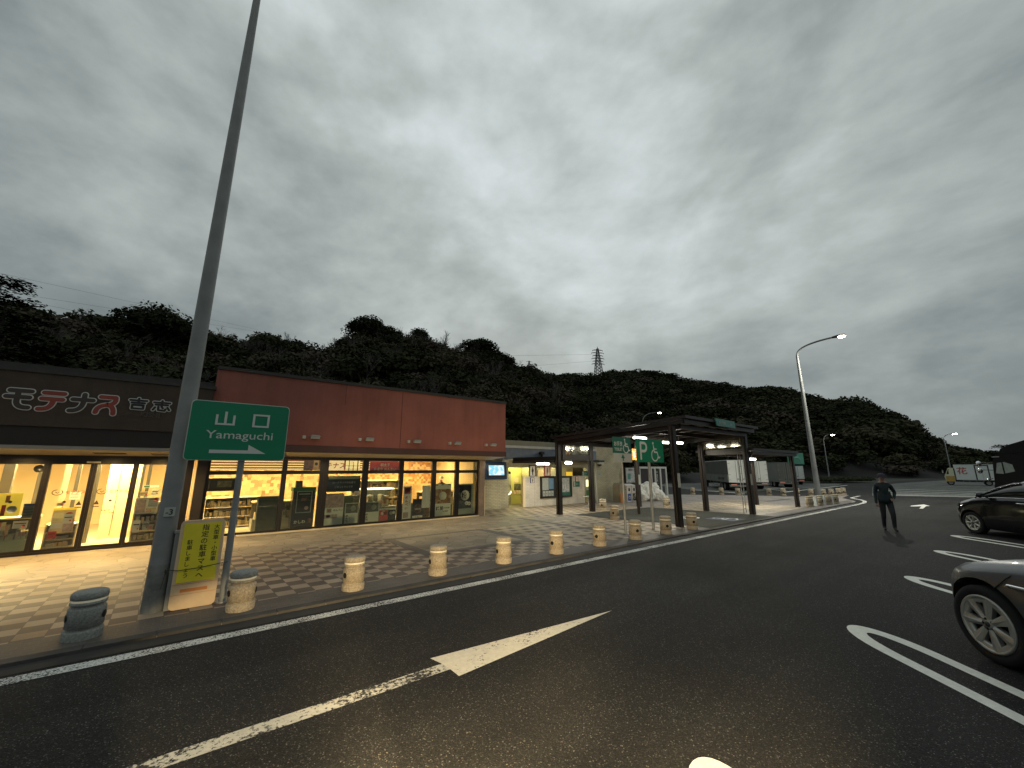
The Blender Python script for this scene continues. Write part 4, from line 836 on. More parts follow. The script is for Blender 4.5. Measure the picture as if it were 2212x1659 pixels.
def pict(name, label, x0, x1, z0, z1, y, edge, fig, cat='toilet sign'):
    t = thing(name, label, cat, ((x0+x1)/2, y, z0)); w = x1-x0; h = z1-z0
    b = MB(); b.box(x0, x1, y-.03, y, z0, z1, edge); b.build('sign_frame', t)
    b = MB(); ph = min(h*0.9, w*1.25); b.box(x0+w*.14, x1-w*.14, y-.034, y-.0305, z0+h*.06, z0+h*.06+ph*.95, 'face_white'); cx_ = (x0+x1)/2; s = ph*.8; z_ = z0+h*.06+ph*.06; o = (cx_, y-.036, z_)
    b.stroke([(0, .88), (0.001, .88)], .17*s, fig, o, size=(s, s)); b.stroke([(0, .70), (0, .42)], .22*s, fig, o, size=(s, s))
    if edge == 'sign_blue': b.stroke([(-.05, .45), (-.05, .04)], .09*s, fig, o, size=(s, s)); b.stroke([(.05, .45), (.05, .04)], .09*s, fig, o, size=(s, s)); b.stroke([(-.14, .70), (-.15, .42)], .06*s, fig, o, size=(s, s)); b.stroke([(.14, .70), (.15, .42)], .06*s, fig, o, size=(s, s))
    else: b.add([(cx_-.14*s, y-.0385, z_+.36*s), (cx_+.14*s, y-.0385, z_+.36*s), (cx_+.05*s, y-.0385, z_+.72*s), (cx_-.05*s, y-.0385, z_+.72*s)], [(0, 1, 2, 3)], fig); b.stroke([(-.03, .4), (-.02, .04)], .07*s, fig, o, size=(s, s)); b.stroke([(.03, .4), (.02, .04)], .07*s, fig, o, size=(s, s))
    b.build('pictogram', t)
pict('toilet_sign', 'large blue sign of a man above the screen wall', 13.46, 13.92, 1.51, 2.08, 15.84, 'sign_blue', 'ink')
pict('toilet_sign', 'large red sign of a woman above the screen wall', 14.48, 14.95, 1.51, 2.05, 15.84, 'sign_red', 'red_ink')
pict('toilet_sign', 'small blue-framed sign of a man on the white screen wall', 13.56, 13.81, 1.18, 1.46, 15.85, 'sign_blue', 'ink')
pict('toilet_sign', 'small red-framed sign of a woman on the white screen wall', 16.86, 17.09, 1.19, 1.48, 15.85, 'sign_red', 'red_ink')
nb = thing('notice_board', 'black-framed glazed notice board on the white screen wall', 'notice board', (15.4, 15.8, 0.4))
b = MB(); x0, x1, z0, z1, y = 14.22, 16.52, 0.40, 1.51, 15.80
b.box(x0, x1, y, y+.05, z0, z1, 'board_black'); b.box(x0, x1, y-.03, y, z1-.07, z1, 'board_black'); b.box(x0, x1, y-.03, y, z0, z0+.07, 'board_black'); b.box(x0, x0+.09, y-.03, y, z0+.07, z1-.07, 'board_black'); b.box(x1-.09, x1, y-.03, y, z0+.07, z1-.07, 'board_black'); b.build('board_frame', nb)
b = MB(); b.box(14.34, 14.78, y-.006, y-.001, 0.80, 1.42, 'board_paper'); b.box(14.80, 15.15, y-.006, y-.001, 0.85, 1.40, 'board_blue')
for k in range(4): b.box(14.36+k*.2, 14.53+k*.2, y-.006, y-.001, 0.50, 0.76, 'board_paper'); b.text('休', (14.44+k*.2, y-.008, .58), .1, 'ink', align='C')
b.build('pinned_sheets', nb)
b = MB(); b.box(15.45, 16.40, y-.006, y-.001, 0.48, 1.43, 'board_green'); b.box(15.62, 16.32, y-.010, y-.0065, 0.66, 1.40, 'map_print'); b.build('area_map', nb)
def gsign(label, x0, x1, z0, z1, y):
    t = thing('information_sign', label, 'sign', ((x0+x1)/2, y, z0)); b = MB(); b.box(x0, x1, y-.015, y, z0, z1, 'sign_green2'); b.box(x0+.02, x0+(x1-x0)*.28, y-.018, y-.0155, z0+.02, z1-.02, 'board_paper'); b.text('案内', (x0+(x1-x0)*.36, y-.018, z0+(z1-z0)*.35), (z1-z0)*.36, 'board_paper'); b.build('sign_plate', t)
gsign('small green sign on the white screen wall under the woman sign', 16.70, 17.20, 0.91, 1.20, 15.85)
gsign('small green sign high on the cream brick beside the phone', 17.60, 18.12, 1.50, 1.76, 15.99)
t = thing('public_telephone', 'glowing yellow booth panel with green public telephone on brick wall', 'telephone', (18, 15.95, 0.35))
b = MB(); b.box(17.75, 18.22, 15.9, 15.99, 0.36, 1.30, 'case_steel'); b.build('phone_panel', t)
b = MB(); b.box(17.80, 18.17, 15.86, 15.9, 0.90, 1.27, 'phone_lit'); b.stroke([(0, 0), (.05, .08), (.03, .2)], .035, 'ink', (17.95, 15.855, 0.97)); b.build('lit_handset_sign', t)
b = MB(); b.box(17.82, 18.15, 15.85, 15.9, 0.40, 0.70, 'phone_green'); b.build('telephone_set', t)
poster('notice', 'white arrow notice above the yellow phone panel', 17.62, 17.92, 1.36, 1.46, 15.985, 'paper', [('t', '電話', .2, .2, .07, 'ink', 'L')], 'notice')
poster('notice', 'grey sheet pinned to the right brick wall', 19.0, 19.24, 1.43, 1.72, 15.99, 'board_paper', [('r', .1, .9, .7, .75, 'ink'), ('r', .1, .9, .4, .45, 'ink')], 'notice')
t = thing('wall_lamp_box', 'small white box sign with dark bracket high on the right brick wall', 'box sign', (19.1, 15.9, 2.1))
b = MB(); b.box(18.92, 19.34, 15.8, 15.99, 2.16, 2.42, 'plate_white'); b.stroke([(.1, .1), (.16, .14), (.2, .07), (.3, .12)], .02, 'sign_green', (18.92, 15.795, 2.19)); b.build('box_face', t)
b = MB(); b.box(19.05, 19.18, 15.85, 15.99, 2.05, 2.159, 'board_black'); b.build('bracket', t)
t = thing('security_camera', 'dark dome camera bracket on the blue-grey fascia', 'camera', (14.2, 15.6, 2.6)); b = MB(); b.box(14.05, 14.25, 15.5, 15.7, 2.62, 2.76, 'board_black'); b.tube([(14.15, 15.6, 2.62), (14.15, 15.6, 2.42)], [0.08, 0.03], 'board_black'); b.build('camera_body', t)
t = thing('pedestal_table', 'small round metal pedestal stand on the paving before the phone', 'stand', (15.55, 13.75, 0.02))
b = MB(); b.lathe([(0.001, 0.52), (0.27, 0.52), (0.27, 0.545), (0.001, 0.545)], 'galv', 20, c=(15.55, 13.75, 0.02)); b.build('tray_top', t)
b = MB(); b.tube([(15.55, 13.75, 0.04), (15.55, 13.75, 0.54)], 0.035, 'galv'); b.build('stem', t)
for a in (0, 120, 240):
    b = MB(); b.tube([(15.55, 13.75, 0.12), (15.55+.22*math.cos(R(a)), 13.75+.22*math.sin(R(a)), 0.03)], 0.02, 'galv', 8); b.build('leg', t)
# information screen hung from the corner
t = thing('information_screen', 'blue cased traffic information screen hanging by the shop corner', 'screen', (10.2, 14.25, 1.45))
az = R(-8)
Mx = Matrix.Translation((10.30, 14.3, 1.82)) @ Matrix.Rotation(az, 4, 'Z') @ Matrix.Rotation(R(-7), 4, 'X')
def tb_box(b, x0, x1, y0, y1, z0, z1, m):
    vs = [Mx @ Vector((x, y, z)) for z in (z0, z1) for y in (y0, y1) for x in (x0, x1)]
    b.add(vs, [(0, 2, 3, 1), (4, 5, 7, 6), (0, 1, 5, 4), (2, 6, 7, 3), (0, 4, 6, 2), (1, 3, 7, 5)], m)
b = MB(); tb_box(b, -.56, .52, 0, .28, -.37, .38, 'tv_case'); b.build('screen_case', t)
b = MB(); tb_box(b, -.575, -.562, .01, .30, -.36, .36, 'tv_side'); b.build('side_panel', t)
b = MB(); tb_box(b, -.44, .42, -.02, -.001, -.27, .28, 'board_black'); b.build('bezel', t)
b = MB(); tb_box(b, -.36, .38, -.028, -.021, -.20, .22, 'screen_map'); b.build('lit_screen', t)
b = MB(); b.tube([(9.75, 14.4, 2.2), (9.75, 14.4, 2.36)], 0.03, 'galv'); b.tube([(10.7, 14.3, 2.2), (10.7, 14.3, 2.36)], 0.03, 'galv'); b.box(10.55, 10.8, 14.05, 14.2, 2.18, 2.26, 'plate_white'); b.build('hanger', t)

# ------------------------------------------------------------------ canopies
def post(name, x, y, z1, par, w=0.19, extra=True):
    b = MB(); b.box(x-w/2, x+w/2, y-w/2, y+w/2, 0.02, z1, 'canopy_steel')
    if extra: b.tube([(x-w*.75, y-.02, 0.1), (x-w*.75, y-.02, z1-.05)], 0.022, 'canopy_steel', 8)
    return b.build(name, par)
can = thing('big_canopy', 'large dark steel canopy over the disabled parking bay', 'canopy', (15.5, 9.8, 0))
rc = [(12.10, 12.75), (12.88, 6.95), (18.78, 6.95), (18.15, 12.9)]
b = MB(); b.prism(rc, [3.19, 3.58, 3.56, 3.17], [3.28, 3.68, 3.655, 3.26], 'canopy_steel'); b.build('roof', can)
b = MB()
def edge(b, p, q, zp, zq, ins, w, h, m='canopy_steel'):
    b.bar((p[0], p[1], zp), (q[0], q[1], zq), w, h, m)
ri = [(12.22, 12.6), (12.98, 7.1), (18.62, 7.1), (18.02, 12.75)]
for i, (za, zb) in enumerate(((3.11, 3.48), (3.48, 3.46), (3.46, 3.09), (3.09, 3.11))): edge(b, ri[i], ri[(i+1) % 4], za, zb, 0, 0.09, 0.13)
b.build('lower_fascia', can)
b = MB()
rj = [(12.45, 12.4), (13.15, 7.35), (18.4, 7.35), (17.85, 12.5)]
for i, (za, zb) in enumerate(((2.99, 3.34), (3.34, 3.32), (3.32, 2.97), (2.97, 2.99))): edge(b, rj[i], rj[(i+1) % 4], za, zb, 0, 0.10, 0.16)
for f in (0.25, 0.5, 0.75):
    b.bar((12.45+.7*f, 12.4-5.05*f, 3.04+.33*f), (17.85+.55*f, 12.5-5.15*f, 3.02+.33*f), 0.08, 0.14, 'canopy_under')
for f in (0.2, 0.4, 0.6, 0.8): b.bar((12.45+5.4*f, 12.42, 3.10), (13.15+5.25*f, 7.35, 3.45), 0.06, 0.08, 'canopy_under')
b.build('beam_grid', can)
for x, y, z in ((12.30, 12.50, 3.05), (12.90, 7.50, 3.36), (18.06, 12.62, 3.02), (18.55, 9.42, 3.18), (18.78-.05, 7.55, 3.36), (14.3, 12.45, 3.0)): post('post', x, y, z, can)
b = MB(); b.box(12.42, 12.6, 12.35, 12.42, 2.25, 3.0, 'canopy_steel'); b.box(14.14, 14.3, 12.35, 12.40, 2.25, 3.0, 'canopy_steel'); b.box(12.6, 14.14, 12.36, 12.41, 2.95, 3.0, 'canopy_steel'); b.box(12.6, 14.14, 12.36, 12.41, 2.25, 2.50, 'canopy_steel'); fr = b.build('gable_frame', can)
b = MB(); b.box(12.6, 14.14, 12.38, 12.39, 2.50, 2.95, 'frosted_panel'); g = b.build('frosted_panel')
for v in g.data.vertices: v.co.x -= 15.5; v.co.y -= 9.8
g.parent = fr
b = MB(); b.add([(18.56, 9.33, 2.76), (18.62, 7.65, 2.86), (18.62, 7.65, 3.30), (18.56, 9.33, 3.20)], [(0, 1, 2, 3)], 'frosted_panel'); b.add([(18.575, 9.33, 2.76), (18.635, 7.65, 2.86), (18.635, 7.65, 3.30), (18.575, 9.33, 3.20)], [(3, 2, 1, 0)], 'frosted_panel'); b.build('frosted_panel', can)
b = MB(); b.add([(0, 0, 0)]*0, [], 'sign_teal'); sgx = [(14.95, 6.88, 3.45), (16.45, 6.88, 3.44), (16.43, 6.90, 3.70), (14.90, 6.90, 3.72)]
b.add([(x, y, z) for x, y, z in sgx]+[(x, y+.04, z) for x, y, z in sgx], [(0, 1, 2, 3), (7, 6, 5, 4), (0, 4, 5, 1), (1, 5, 6, 2), (2, 6, 7, 3), (3, 7, 4, 0)], 'sign_teal')
b.text('高さ制限', (15.1, 6.872, 3.52), 0.13, 'board_paper', offset=.02); b.text('3m', (15.98, 6.872, 3.52), 0.13, 'board_paper', offset=.02)
b.build('height_limit_sign', can)
for nm, x, y, z0, z1, w in (('label_plate', 12.90, 7.395, 1.28, 1.75, 0.15), ('label_plate', 18.73, 7.445, 1.22, 1.68, 0.16), ('label_plate', 18.06, 12.515, 1.1, 1.6, 0.14)):
    b = MB(); b.box(x-w/2, x+w/2, y-.012, y, z0, z1, 'plate_white'); b.build(nm, can)
def tubes(par, pts, pw):
    for (x, y, z, l, hang) in pts:
        b = MB(); b.tube([(x-l/2, y, z), (x+l/2, y, z)], 0.045, 'tube_lit', 10); b.build('fluorescent_tube', par)
        b = MB(); b.box(x-l/2-.03, x+l/2+.03, y-.05, y+.05, z+.05, z+.10, 'galv'); b.tube([(x, y, z+.1), (x, y, z+hang)], 0.015, 'galv', 6); b.build('lamp_holder', par)
        light('AREA', 'tube_light', (x, y, z-.055), pw, WHITE, l, .08, parent=par)
tubes(can, [(13.93, 9.5, 3.10, 0.8, .22), (15.75, 9.5, 2.99, 0.75, .3), (17.0, 9.6, 3.03, 0.6, .3)], 60)
rcan = thing('small_canopy', 'lower dark steel shelter joined to the right of the big canopy', 'canopy', (21.3, 8.4, 0))
b = MB(); b.prism([(18.83, 7.25), (24.25, 7.25), (24.0, 9.75), (18.7, 9.75)], [2.66, 2.64, 2.62, 2.62], [2.77, 2.77, 2.73, 2.73], 'canopy_steel'); b.build('roof', rcan)
b = MB()
for p, q in (((18.85, 7.35), (24.15, 7.35)), ((24.1, 7.4), (23.9, 9.6)), ((23.85, 9.62), (18.75, 9.62)), ((18.78, 9.5), (18.88, 7.42)), ((21.4, 7.42), (21.3, 9.55))): b.bar((p[0], p[1], 2.575), (q[0], q[1], 2.575), 0.08, 0.12, 'canopy_under')
b.build('beam_grid', rcan)
for x, y in ((24.05, 7.55), (23.83, 9.35)): post('post', x, y, 2.55, rcan, 0.17)
b = MB()
for x in (18.98, 19.22): b.tube([(x, 8.0, 0.02), (x, 8.0, 2.6)], 0.018, 'galv', 6)
for z in np.arange(.2, 2.5, .3): b.tube([(18.98, 8.0, z), (19.22, 8.0, z)], 0.012, 'galv', 6)
b.build('ladder_rail', rcan)
tubes(rcan, [(22.7, 8.9, 2.38, 0.9, .15)], 110)
lc = thing('link_canopy', 'low covered way linking the big canopy to the toilets', 'canopy', (13.2, 14.2, 0))
b = MB(); b.prism([(12.25, 12.65), (14.3, 12.65), (14.3, 15.6), (12.25, 15.6)], 2.24, 2.42, 'canopy_steel'); b.tube([(12.25, 12.7, 2.2), (12.25, 15.6, 2.2)], 0.05, 'canopy_steel', 8); b.box(14.3, 18.3, 14.9, 15.6, 2.26, 2.36, 'canopy_steel'); b.build('roof', lc)
b = MB(); b.tube([(18.1, 15.4, 0.02), (18.1, 15.4, 2.26)], 0.045, 'plate_white'); b.build('post', lc)
tubes(lc, [(12.95, 14.2, 2.12, 0.75, .1), (14.05, 13.6, 2.16, 0.4, .1)], 34)

# ------------------------------------------------------------------ street signs
t = thing('direction_sign', 'green road sign with white lettering 山口 and arrow on a grey post', 'road sign', (0.56, 7.5, 0.02))
def rrect(x0, x1, z0, z1, r, n=5):
    pts = []
    for cx_, cz, a0 in ((x1-r, z1-r, 0), (x0+r, z1-r, 90), (x0+r, z0+r, 180), (x1-r, z0+r, 270)):
        for k in range(n+1): a = R(a0+90*k/n); pts.append((cx_+r*math.cos(a), cz+r*math.sin(a)))
    return pts
def plate(b, x0, x1, z0, z1, y0, y1, r, m):
    p = rrect(x0, x1, z0, z1, r); n = len(p)
    b.add([(a, y0, c) for a, c in p]+[(a, y1, c) for a, c in p], [tuple(range(n))[::-1], tuple(range(n, 2*n))]+[(i, (i+1) % n, n+(i+1) % n, n+i) for i in range(n)], m)
    # first loop faces -Y
b = MB(); plate(b, -0.15, 1.13, 2.02, 2.90, 7.44, 7.455, .06, 'sign_white'); b.build('sign_back', t)
b = MB(); plate(b, -0.14, 1.12, 2.03, 2.89, 7.43, 7.439, .055, 'sign_green'); b.build('sign_face', t)
y = 7.426
b = MB()
for x0, x1, z0, z1 in ((.160, .190, 2.545, 2.70), (.268, .300, 2.545, 2.75), (.375, .405, 2.545, 2.70), (.190, .268, 2.545, 2.572), (.300, .375, 2.545, 2.572)): b.box(x0, x1, y-.002, y, z0, z1, 'sign_white')
b.build('kanji_lettering', t)
b = MB()
for x0, x1, z0, z1 in ((.632, .662, 2.535, 2.74), (.828, .858, 2.535, 2.74), (.662, .828, 2.535, 2.562), (.662, .828, 2.713, 2.74)): b.box(x0, x1, y-.002, y, z0, z1, 'sign_white')
b.build('kanji_lettering', t)
b = MB(); b.text('Yamaguchi', (.50, 7.426, 2.345), 0.168, 'sign_white', align='C', offset=.003, sx=1.2); b.build('latin_lettering', t)
b = MB(); b.add([(.14, 7.426, 2.125), (.86, 7.426, 2.125), (.62, 7.426, 2.26), (.62, 7.426, 2.175), (.14, 7.426, 2.175)], [(0, 1, 2, 3, 4)], 'sign_white'); b.build('arrow', t)
b = MB(); b.tube([(0.56, 7.50, 0.02), (0.56, 7.50, 2.6)], 0.045, 'steel_pole', 14); b.tube([(0.56, 7.5, 0.02), (0.56, 7.5, 0.04)], 0.08, 'galv', 14); b.build('post', t)
b = MB(); b.box(.3, .82, 7.456, 7.47, 2.18, 2.22, 'galv'); b.box(.3, .82, 7.456, 7.47, 2.66, 2.70, 'galv'); b.build('bracket', t)

t = thing('parking_notice', 'yellow portable notice board with black vertical Japanese text and cream base', 'notice board', (0.22, 7.48, 0.02))
b = MB(); plate(b, -0.04, 0.47, 0.03, 1.18, 7.44, 7.52, .06, 'yellow_plastic'); b.build('board_body', t)
b = MB(); b.box(0.0, 0.43, 7.433, 7.439, 0.37, 1.14, 'yellow_sign'); b.build('yellow_panel', t)
for s_, x, z, sz in (('大型車・小型車', .375, 1.115, .072), ('指定の駐車マスへ', .245, 1.125, .090), ('駐車しましょう', .09, .93, .072)):
    b = MB()
    for i, ch in enumerate(s_): b.text(ch, (x, 7.431, z-(i+.88)*sz), sz*.95, 'ink', align='C', offset=.012)
    b.build('text_column', t)
b = MB(); b.box(.06, .36, 7.434, 7.4395, .245, .285, 'orange'); b.box(-.035, .465, 7.4365, 7.4395, .345, .350, 'orange'); b.box(-.035, .465, 7.4365, 7.4395, .215, .219, 'orange'); b.build('orange_slot', t)
b = MB(); b.tube([(-.10, 7.41, .56), (.0, 7.42, .535), (.25, 7.42, .545), (.49, 7.44, .57), (.56, 7.44, .575)], 0.005, 'rope', 6)
for k in range(9): b.tube([(-.11+rnd.uniform(-.03, .03), 7.40, .56+rnd.uniform(-.04, .04)), (-.11+rnd.uniform(-.03, .03), 7.39, .54+rnd.uniform(-.04, .04))], 0.006, 'rope', 5)
b.tube([(-.12, 7.40, .55), (-.14, 7.40, .40), (-.15, 7.4, .33)], 0.004, 'rope', 5)
tag(b.build('tie_rope'), 'thin dark cord tying the yellow board to the lamp pole', 'rope')

def signpost(name, label, cat, px, py, h, r):
    t = thing(name, label, cat, (px, py, 0.02)); b = MB(); b.tube([(px, py, 0.02), (px, py, h)], r, 'galv', 12); b.build('post', t); return t
t = signpost('toilet_direction_sign', 'green sign with wheelchair symbol and TOILET over a white arrow plate', 'road sign', 10.27, 7.70, 2.4, 0.035)
b = MB(); b.box(9.76, 10.63, 7.60, 7.62, 2.36, 2.84, 'sign_green2'); b.build('green_plate', t)
b = MB(); b.text('お手洗', (9.80, 7.597, 2.58), 0.155, 'sign_white', offset=.012, sx=.88); b.text('TOILET', (9.82, 7.597, 2.43), 0.125, 'sign_white', offset=.012, sx=.95); b.build('lettering', t)
b = MB(); wheelchair(b, (10.33, 7.596, 2.38), (1, 0, 0), (0, 0, 1), 0.42, 'sign_white'); b.build('wheelchair_symbol', t)
b = MB(); b.box(9.79, 10.66, 7.60, 7.62, 2.09, 2.355, 'plate_white'); b.build('white_plate', t)
b = MB(); b.add([(10.12, 7.597, 2.21), (10.30, 7.597, 2.21), (10.21, 7.597, 2.33)], [(0, 1, 2)], 'sign_green2'); b.box(10.19, 10.23, 7.594, 7.5965, 2.13, 2.21, 'sign_green2'); b.build('up_arrow', t)
t = signpost('disabled_parking_sign', 'big green sign with white P and wheelchair beside the canopy', 'road sign', 11.70, 7.70, 2.5, 0.045)
b = MB(); b.box(10.92, 12.43, 7.60, 7.62, 2.10, 2.84, 'sign_green'); b.build('green_plate', t)
b = MB(); b.stroke([(0, 0), (0, 1)], .085, 'sign_white', (11.14, 7.597, 2.21), size=(.5, .5)); b.stroke([(0, 1), (.36, 1)]+[(.36+.26*math.cos(R(a)), .74+.26*math.sin(R(a))) for a in range(90, -91, -18)]+[(0, .48)], .085, 'sign_white', (11.14, 7.594, 2.21), size=(.5, .5)); b.build('parking_letter', t)
b = MB(); wheelchair(b, (11.84, 7.596, 2.16), (1, 0, 0), (0, 0, 1), 0.60, 'sign_white'); b.build('wheelchair_symbol', t)
t = thing('orange_sign', 'small orange panel with a person symbol fixed on a thin dark post', 'sign', (15.0, 10.55, 0))
rr = 10.4/7.6
b = MB(); b.tube([(14.95, 10.48, 0.02), (14.95, 10.48, 3.0)], 0.06, 'canopy_steel', 8); b.build('post', t)
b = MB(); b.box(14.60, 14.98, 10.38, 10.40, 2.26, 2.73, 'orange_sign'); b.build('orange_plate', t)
b = MB(); b.box(14.63, 14.78, 10.374, 10.379, 2.36, 2.62, 'paper'); b.stroke([(0, .02), (0, .18)], .035, 'ink', (14.705, 10.37, 2.39)); b.box(14.83, 14.93, 10.374, 10.379, 2.34, 2.40, 'red_ink'); b.box(14.83, 14.93, 10.374, 10.379, 2.44, 2.50, 'red_ink'); b.box(14.83, 14.93, 10.374, 10.379, 2.54, 2.60, 'red_ink'); b.build('person_symbol', t)
t = thing('motorcycle_parking_sign', 'dim green P sign with motorcycle symbol behind the end post of the small shelter', 'road sign', (31, 9.3, 0))
b = MB(); b.tube([(29.0, 9.1, 0.02), (29.0, 9.1, 2.3)], 0.04, 'galv', 8); b.build('post', t)
b = MB(); b.box(28.1, 30.9, 9.0, 9.03, 2.17, 2.88, 'sign_green2'); b.build('green_plate', t)
b = MB(); b.text('P', (28.25, 8.996, 2.28), 0.62, 'board_paper', offset=.02, sx=1.5); b.stroke([(.0, .35), (.5, .42), (.8, .32), (1.05, .18)], .09, 'sign_teal', (29.3, 8.99, 2.2)); b.stroke([(1.1+.2*math.cos(R(a)), .22+.15*math.sin(R(a))) for a in range(0, 361, 30)], .05, 'sign_teal', (29.3, 8.985, 2.2)); b.build('motorcycle_symbol', t)
t = thing('far_direction_sign', 'tiny pale green sign at the foot of the wooded hill', 'road sign', (118, 14, 0)); b = MB(); b.tube([(118.4, 16.5, 0), (118.4, 16.5, .9)], .1, 'galv', 6); b.build('post', t); b = MB(); b.obox((118, 16.5, .85), (.1, 2.0, 1.2), R(7), 'sign_green2'); b.build('plate', t)

# ------------------------------------------------------------------ lamp poles
def lamp_pole(label, x, y, h0, h1, arm, r0=0.12, r1=0.055, lit='street_lit', power=0, bend=(0, -1), dirt=False, lampr=0.07):
    t = thing('street_lamp', label, 'street lamp', (x, y, 0.0), group='street lamps')
    b = MB(); b.tube([(x, y, 0), (x, y, h0*.35), (x, y, h0*.7), (x, y, h0-.6)], [r0, r0*.8, r0*.62, r1], 'steel_pole', 16)
    if dirt: b.lathe([(r0*1.002+.001, 0.03), (r0*1.0, .3), (r0*.965+.001, .62)], 'pole_dirt', 16, c=(x, y, 0))
    b.build('pole', t)
    c = [(x, y, h0-.6)]+[(x+bend[0]*q, y+bend[1]*q, z) for q, z in cur((0, h0-.6), (0, h1-.05), (arm-.35, h1), 12)]
    b = MB(); b.tube(c[1:], [r1]+[r1*.8]*(len(c)-2), 'steel_pole', 10); b.build('curved_arm', t)
    ax, ay = x+bend[0]*arm, y+bend[1]*arm
    b = MB(); b.tube([(x+bend[0]*(arm-.38), y+bend[1]*(arm-.38), h1), (x+bend[0]*(arm-.1), y+bend[1]*(arm-.1), h1+.01), (x+bend[0]*(arm+.3), y+bend[1]*(arm+.3), h1+.03)], [r1*.9, .10, .06], 'canopy_steel', 10); b.build('lamp_head', t)
    if lit:
        b = MB(); b.lathe([(0.0001, -.08), (lampr*1.2, -.06), (lampr*1.7, 0.0), (lampr*1.2, .03), (.0001, .04)], lit, 12, c=(ax+bend[0]*.12, ay+bend[1]*.12, h1-.06)); b.build('lit_lamp', t)
    if power: light('AREA', 'street_light', (ax, ay, h1-.16), power, (1, .95, .82), .4, .25, parent=t)
    return t
lp = lamp_pole('tall tapered grey lamp pole at the left, cut off by the top of the photo', -0.20, 7.62, 12.0, 12.8, 2.6, 0.125, 0.05, 'street_lit', 0, dirt=True)
b = MB(); b.box(-.085+.0, -.02, 7.50, 7.58, .02, 1.02, 'steel_pole'); b.box(-.10, .0, 7.49, 7.59, 1.02, 1.05, 'galv'); b.build('conduit_box', lp)
b = MB(); b.box(-.25, -.13, 7.488, 7.512, 1.25, 1.37, 'plate_white'); b.text('-3', (-.235, 7.484, 1.275), .105, 'ink', offset=.015); b.build('number_plate', lp)
lamp_pole('tall curved street lamp glowing at the tip of the paved island', 32.6, 8.97, 10.3, 10.5, 2.5, 0.17, 0.075, 'street_lit', 1000, lampr=.12)
lamp_pole('mid-distance curved lamp standing in the low hedge', 71.45, 18.05, 6.2, 6.66, 1.05, 0.10, 0.06, 'street_lit', 0, lampr=.14)
lamp_pole('lit lamp with thin arm rising behind the big canopy roof', 47.36, 31.7, 8.7, 9.33, 2.1, 0.10, 0.05, 'street_lit', 0, bend=(.55, -.84), lampr=.15)
lamp_pole('farthest street lamp above the white box truck at the right', 121.6, 10.35, 8.3, 8.88, 1.55, 0.12, 0.08, 'far_lamp_lit', 0, lampr=.22)

# ------------------------------------------------------------------ granite bollards
def mk_bollard(label, group, x, y, mats=('granite', 'granite', 'granite')):
    t = thing('granite_bollard', label, 'bollard', (x, y, 0.02), group=group)
    b = MB(); b.lathe([(.168, 0), (.172, .085), (.166, .100), (.145, .106), (.142, .124), (.164, .132), (.164, .315), (.158, .330), (.136, .338), (.136, .358), (.157, .366), (.160, .375)], mats[0], 28, c=(0, 0, 0)); b.lathe([(.160, .375), (.158, .395), (.150, .40), (.150, .42)], mats[1], 28); b.lathe([(.150, .42), (.160, .424), (.162, .462), (.155, .486), (.140, .498), (.10, .502), (.0001, .504)], mats[2], 28)
    o = b.build('stone_body', t, local=True); kid(o, t)
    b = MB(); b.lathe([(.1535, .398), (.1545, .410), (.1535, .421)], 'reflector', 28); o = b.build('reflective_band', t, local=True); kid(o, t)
    for a in (200, 340):
        b = MB(); b.lathe([(.0001, .003), (.036, .003), (.041, 0)], 'hole', 14, Mx=Matrix.Rotation(R(a), 4, 'Z') @ Matrix.Translation((.166, 0, .24)) @ Matrix.Rotation(R(90), 4, 'Y'))
        o = b.build('chain_socket', t, local=True); kid(o, t)
    return t
ordn = ['grey unlit granite bollard, nearest the camera in the lower left corner', 'granite bollard with grey top just right of the yellow notice board', 'granite bollard in front of the checkered paving, third from the left', 'granite bollard in the kerb row below the noodle posters, fourth from left', 'granite bollard in the kerb row, fifth from left, below the corner of the shop', 'granite bollard in the kerb row, sixth from left, below the screen wall', 'granite bollard in the kerb row, seventh from left, left of the TOILET sign post', 'granite bollard directly right of the TOILET sign post', 'granite bollard between the P sign post and the front canopy post', 'granite bollard just right of the front canopy post by the bay marking']
B0 = None
for i, l in enumerate(ordn):
    x = -.76+1.497*i
    if i == 0: B0 = mk_bollard(l, 'granite bollards along the kerb', x, 6.97, ('granite_unlit', 'granite_unlit', 'granite_unlit'))
    elif i == 1: B1 = mk_bollard(l, 'granite bollards along the kerb', x, 6.97, ('granite', 'granite', 'granite_unlit'))  # cap above the beam painted in the unlit tone
    elif i == 2: B2 = mk_bollard(l, 'granite bollards along the kerb', x, 6.97)
    else: dup(B2, (x, 6.97, 0.02), R(rnd.uniform(-40, 40)), l)
for x, y, l in ((12.85, 10.1, 'granite bollard at the left edge of the dark parking bay, nearer one'), (15.15, 12.55, 'granite bollard behind the dark parking bay, beside the pedestal stand'), (18.65, 11.45, 'yellowish lit bollard at the far right corner of the parking bay'), (24.7, 7.22, 'pale bollard left of the tall island lamp, nearest of the tip row'), (26.0, 7.15, 'pale bollard beside the foot of the tall island lamp'), (27.0, 7.05, 'pale bollard third in the tip row of the island'), (28.0, 6.98, 'pale bollard last in the front tip row of the island')):
    dup(B2, (x, y, .02), R(rnd.uniform(0, 90)), l)
far = ['leftmost of the bollards on the far edge of the plaza', 'far-edge bollard in front of the rear wheels of the first truck', 'far-edge bollard under the first truck’s rear doors', 'far-edge bollard just right of the shelter ladder', 'far-edge bollard below the grey third truck', 'far-edge bollard next to the end post of the shelter']
for (x, y), l in zip(((29.5, 15.9), (30.8, 14.4), (31.4, 13.5), (32.5, 11.85), (33.2, 11.2), (34.0, 10.6)), far): dup(B2, (x, y, .02), 0, l, 'bollards on the far edge of the plaza')
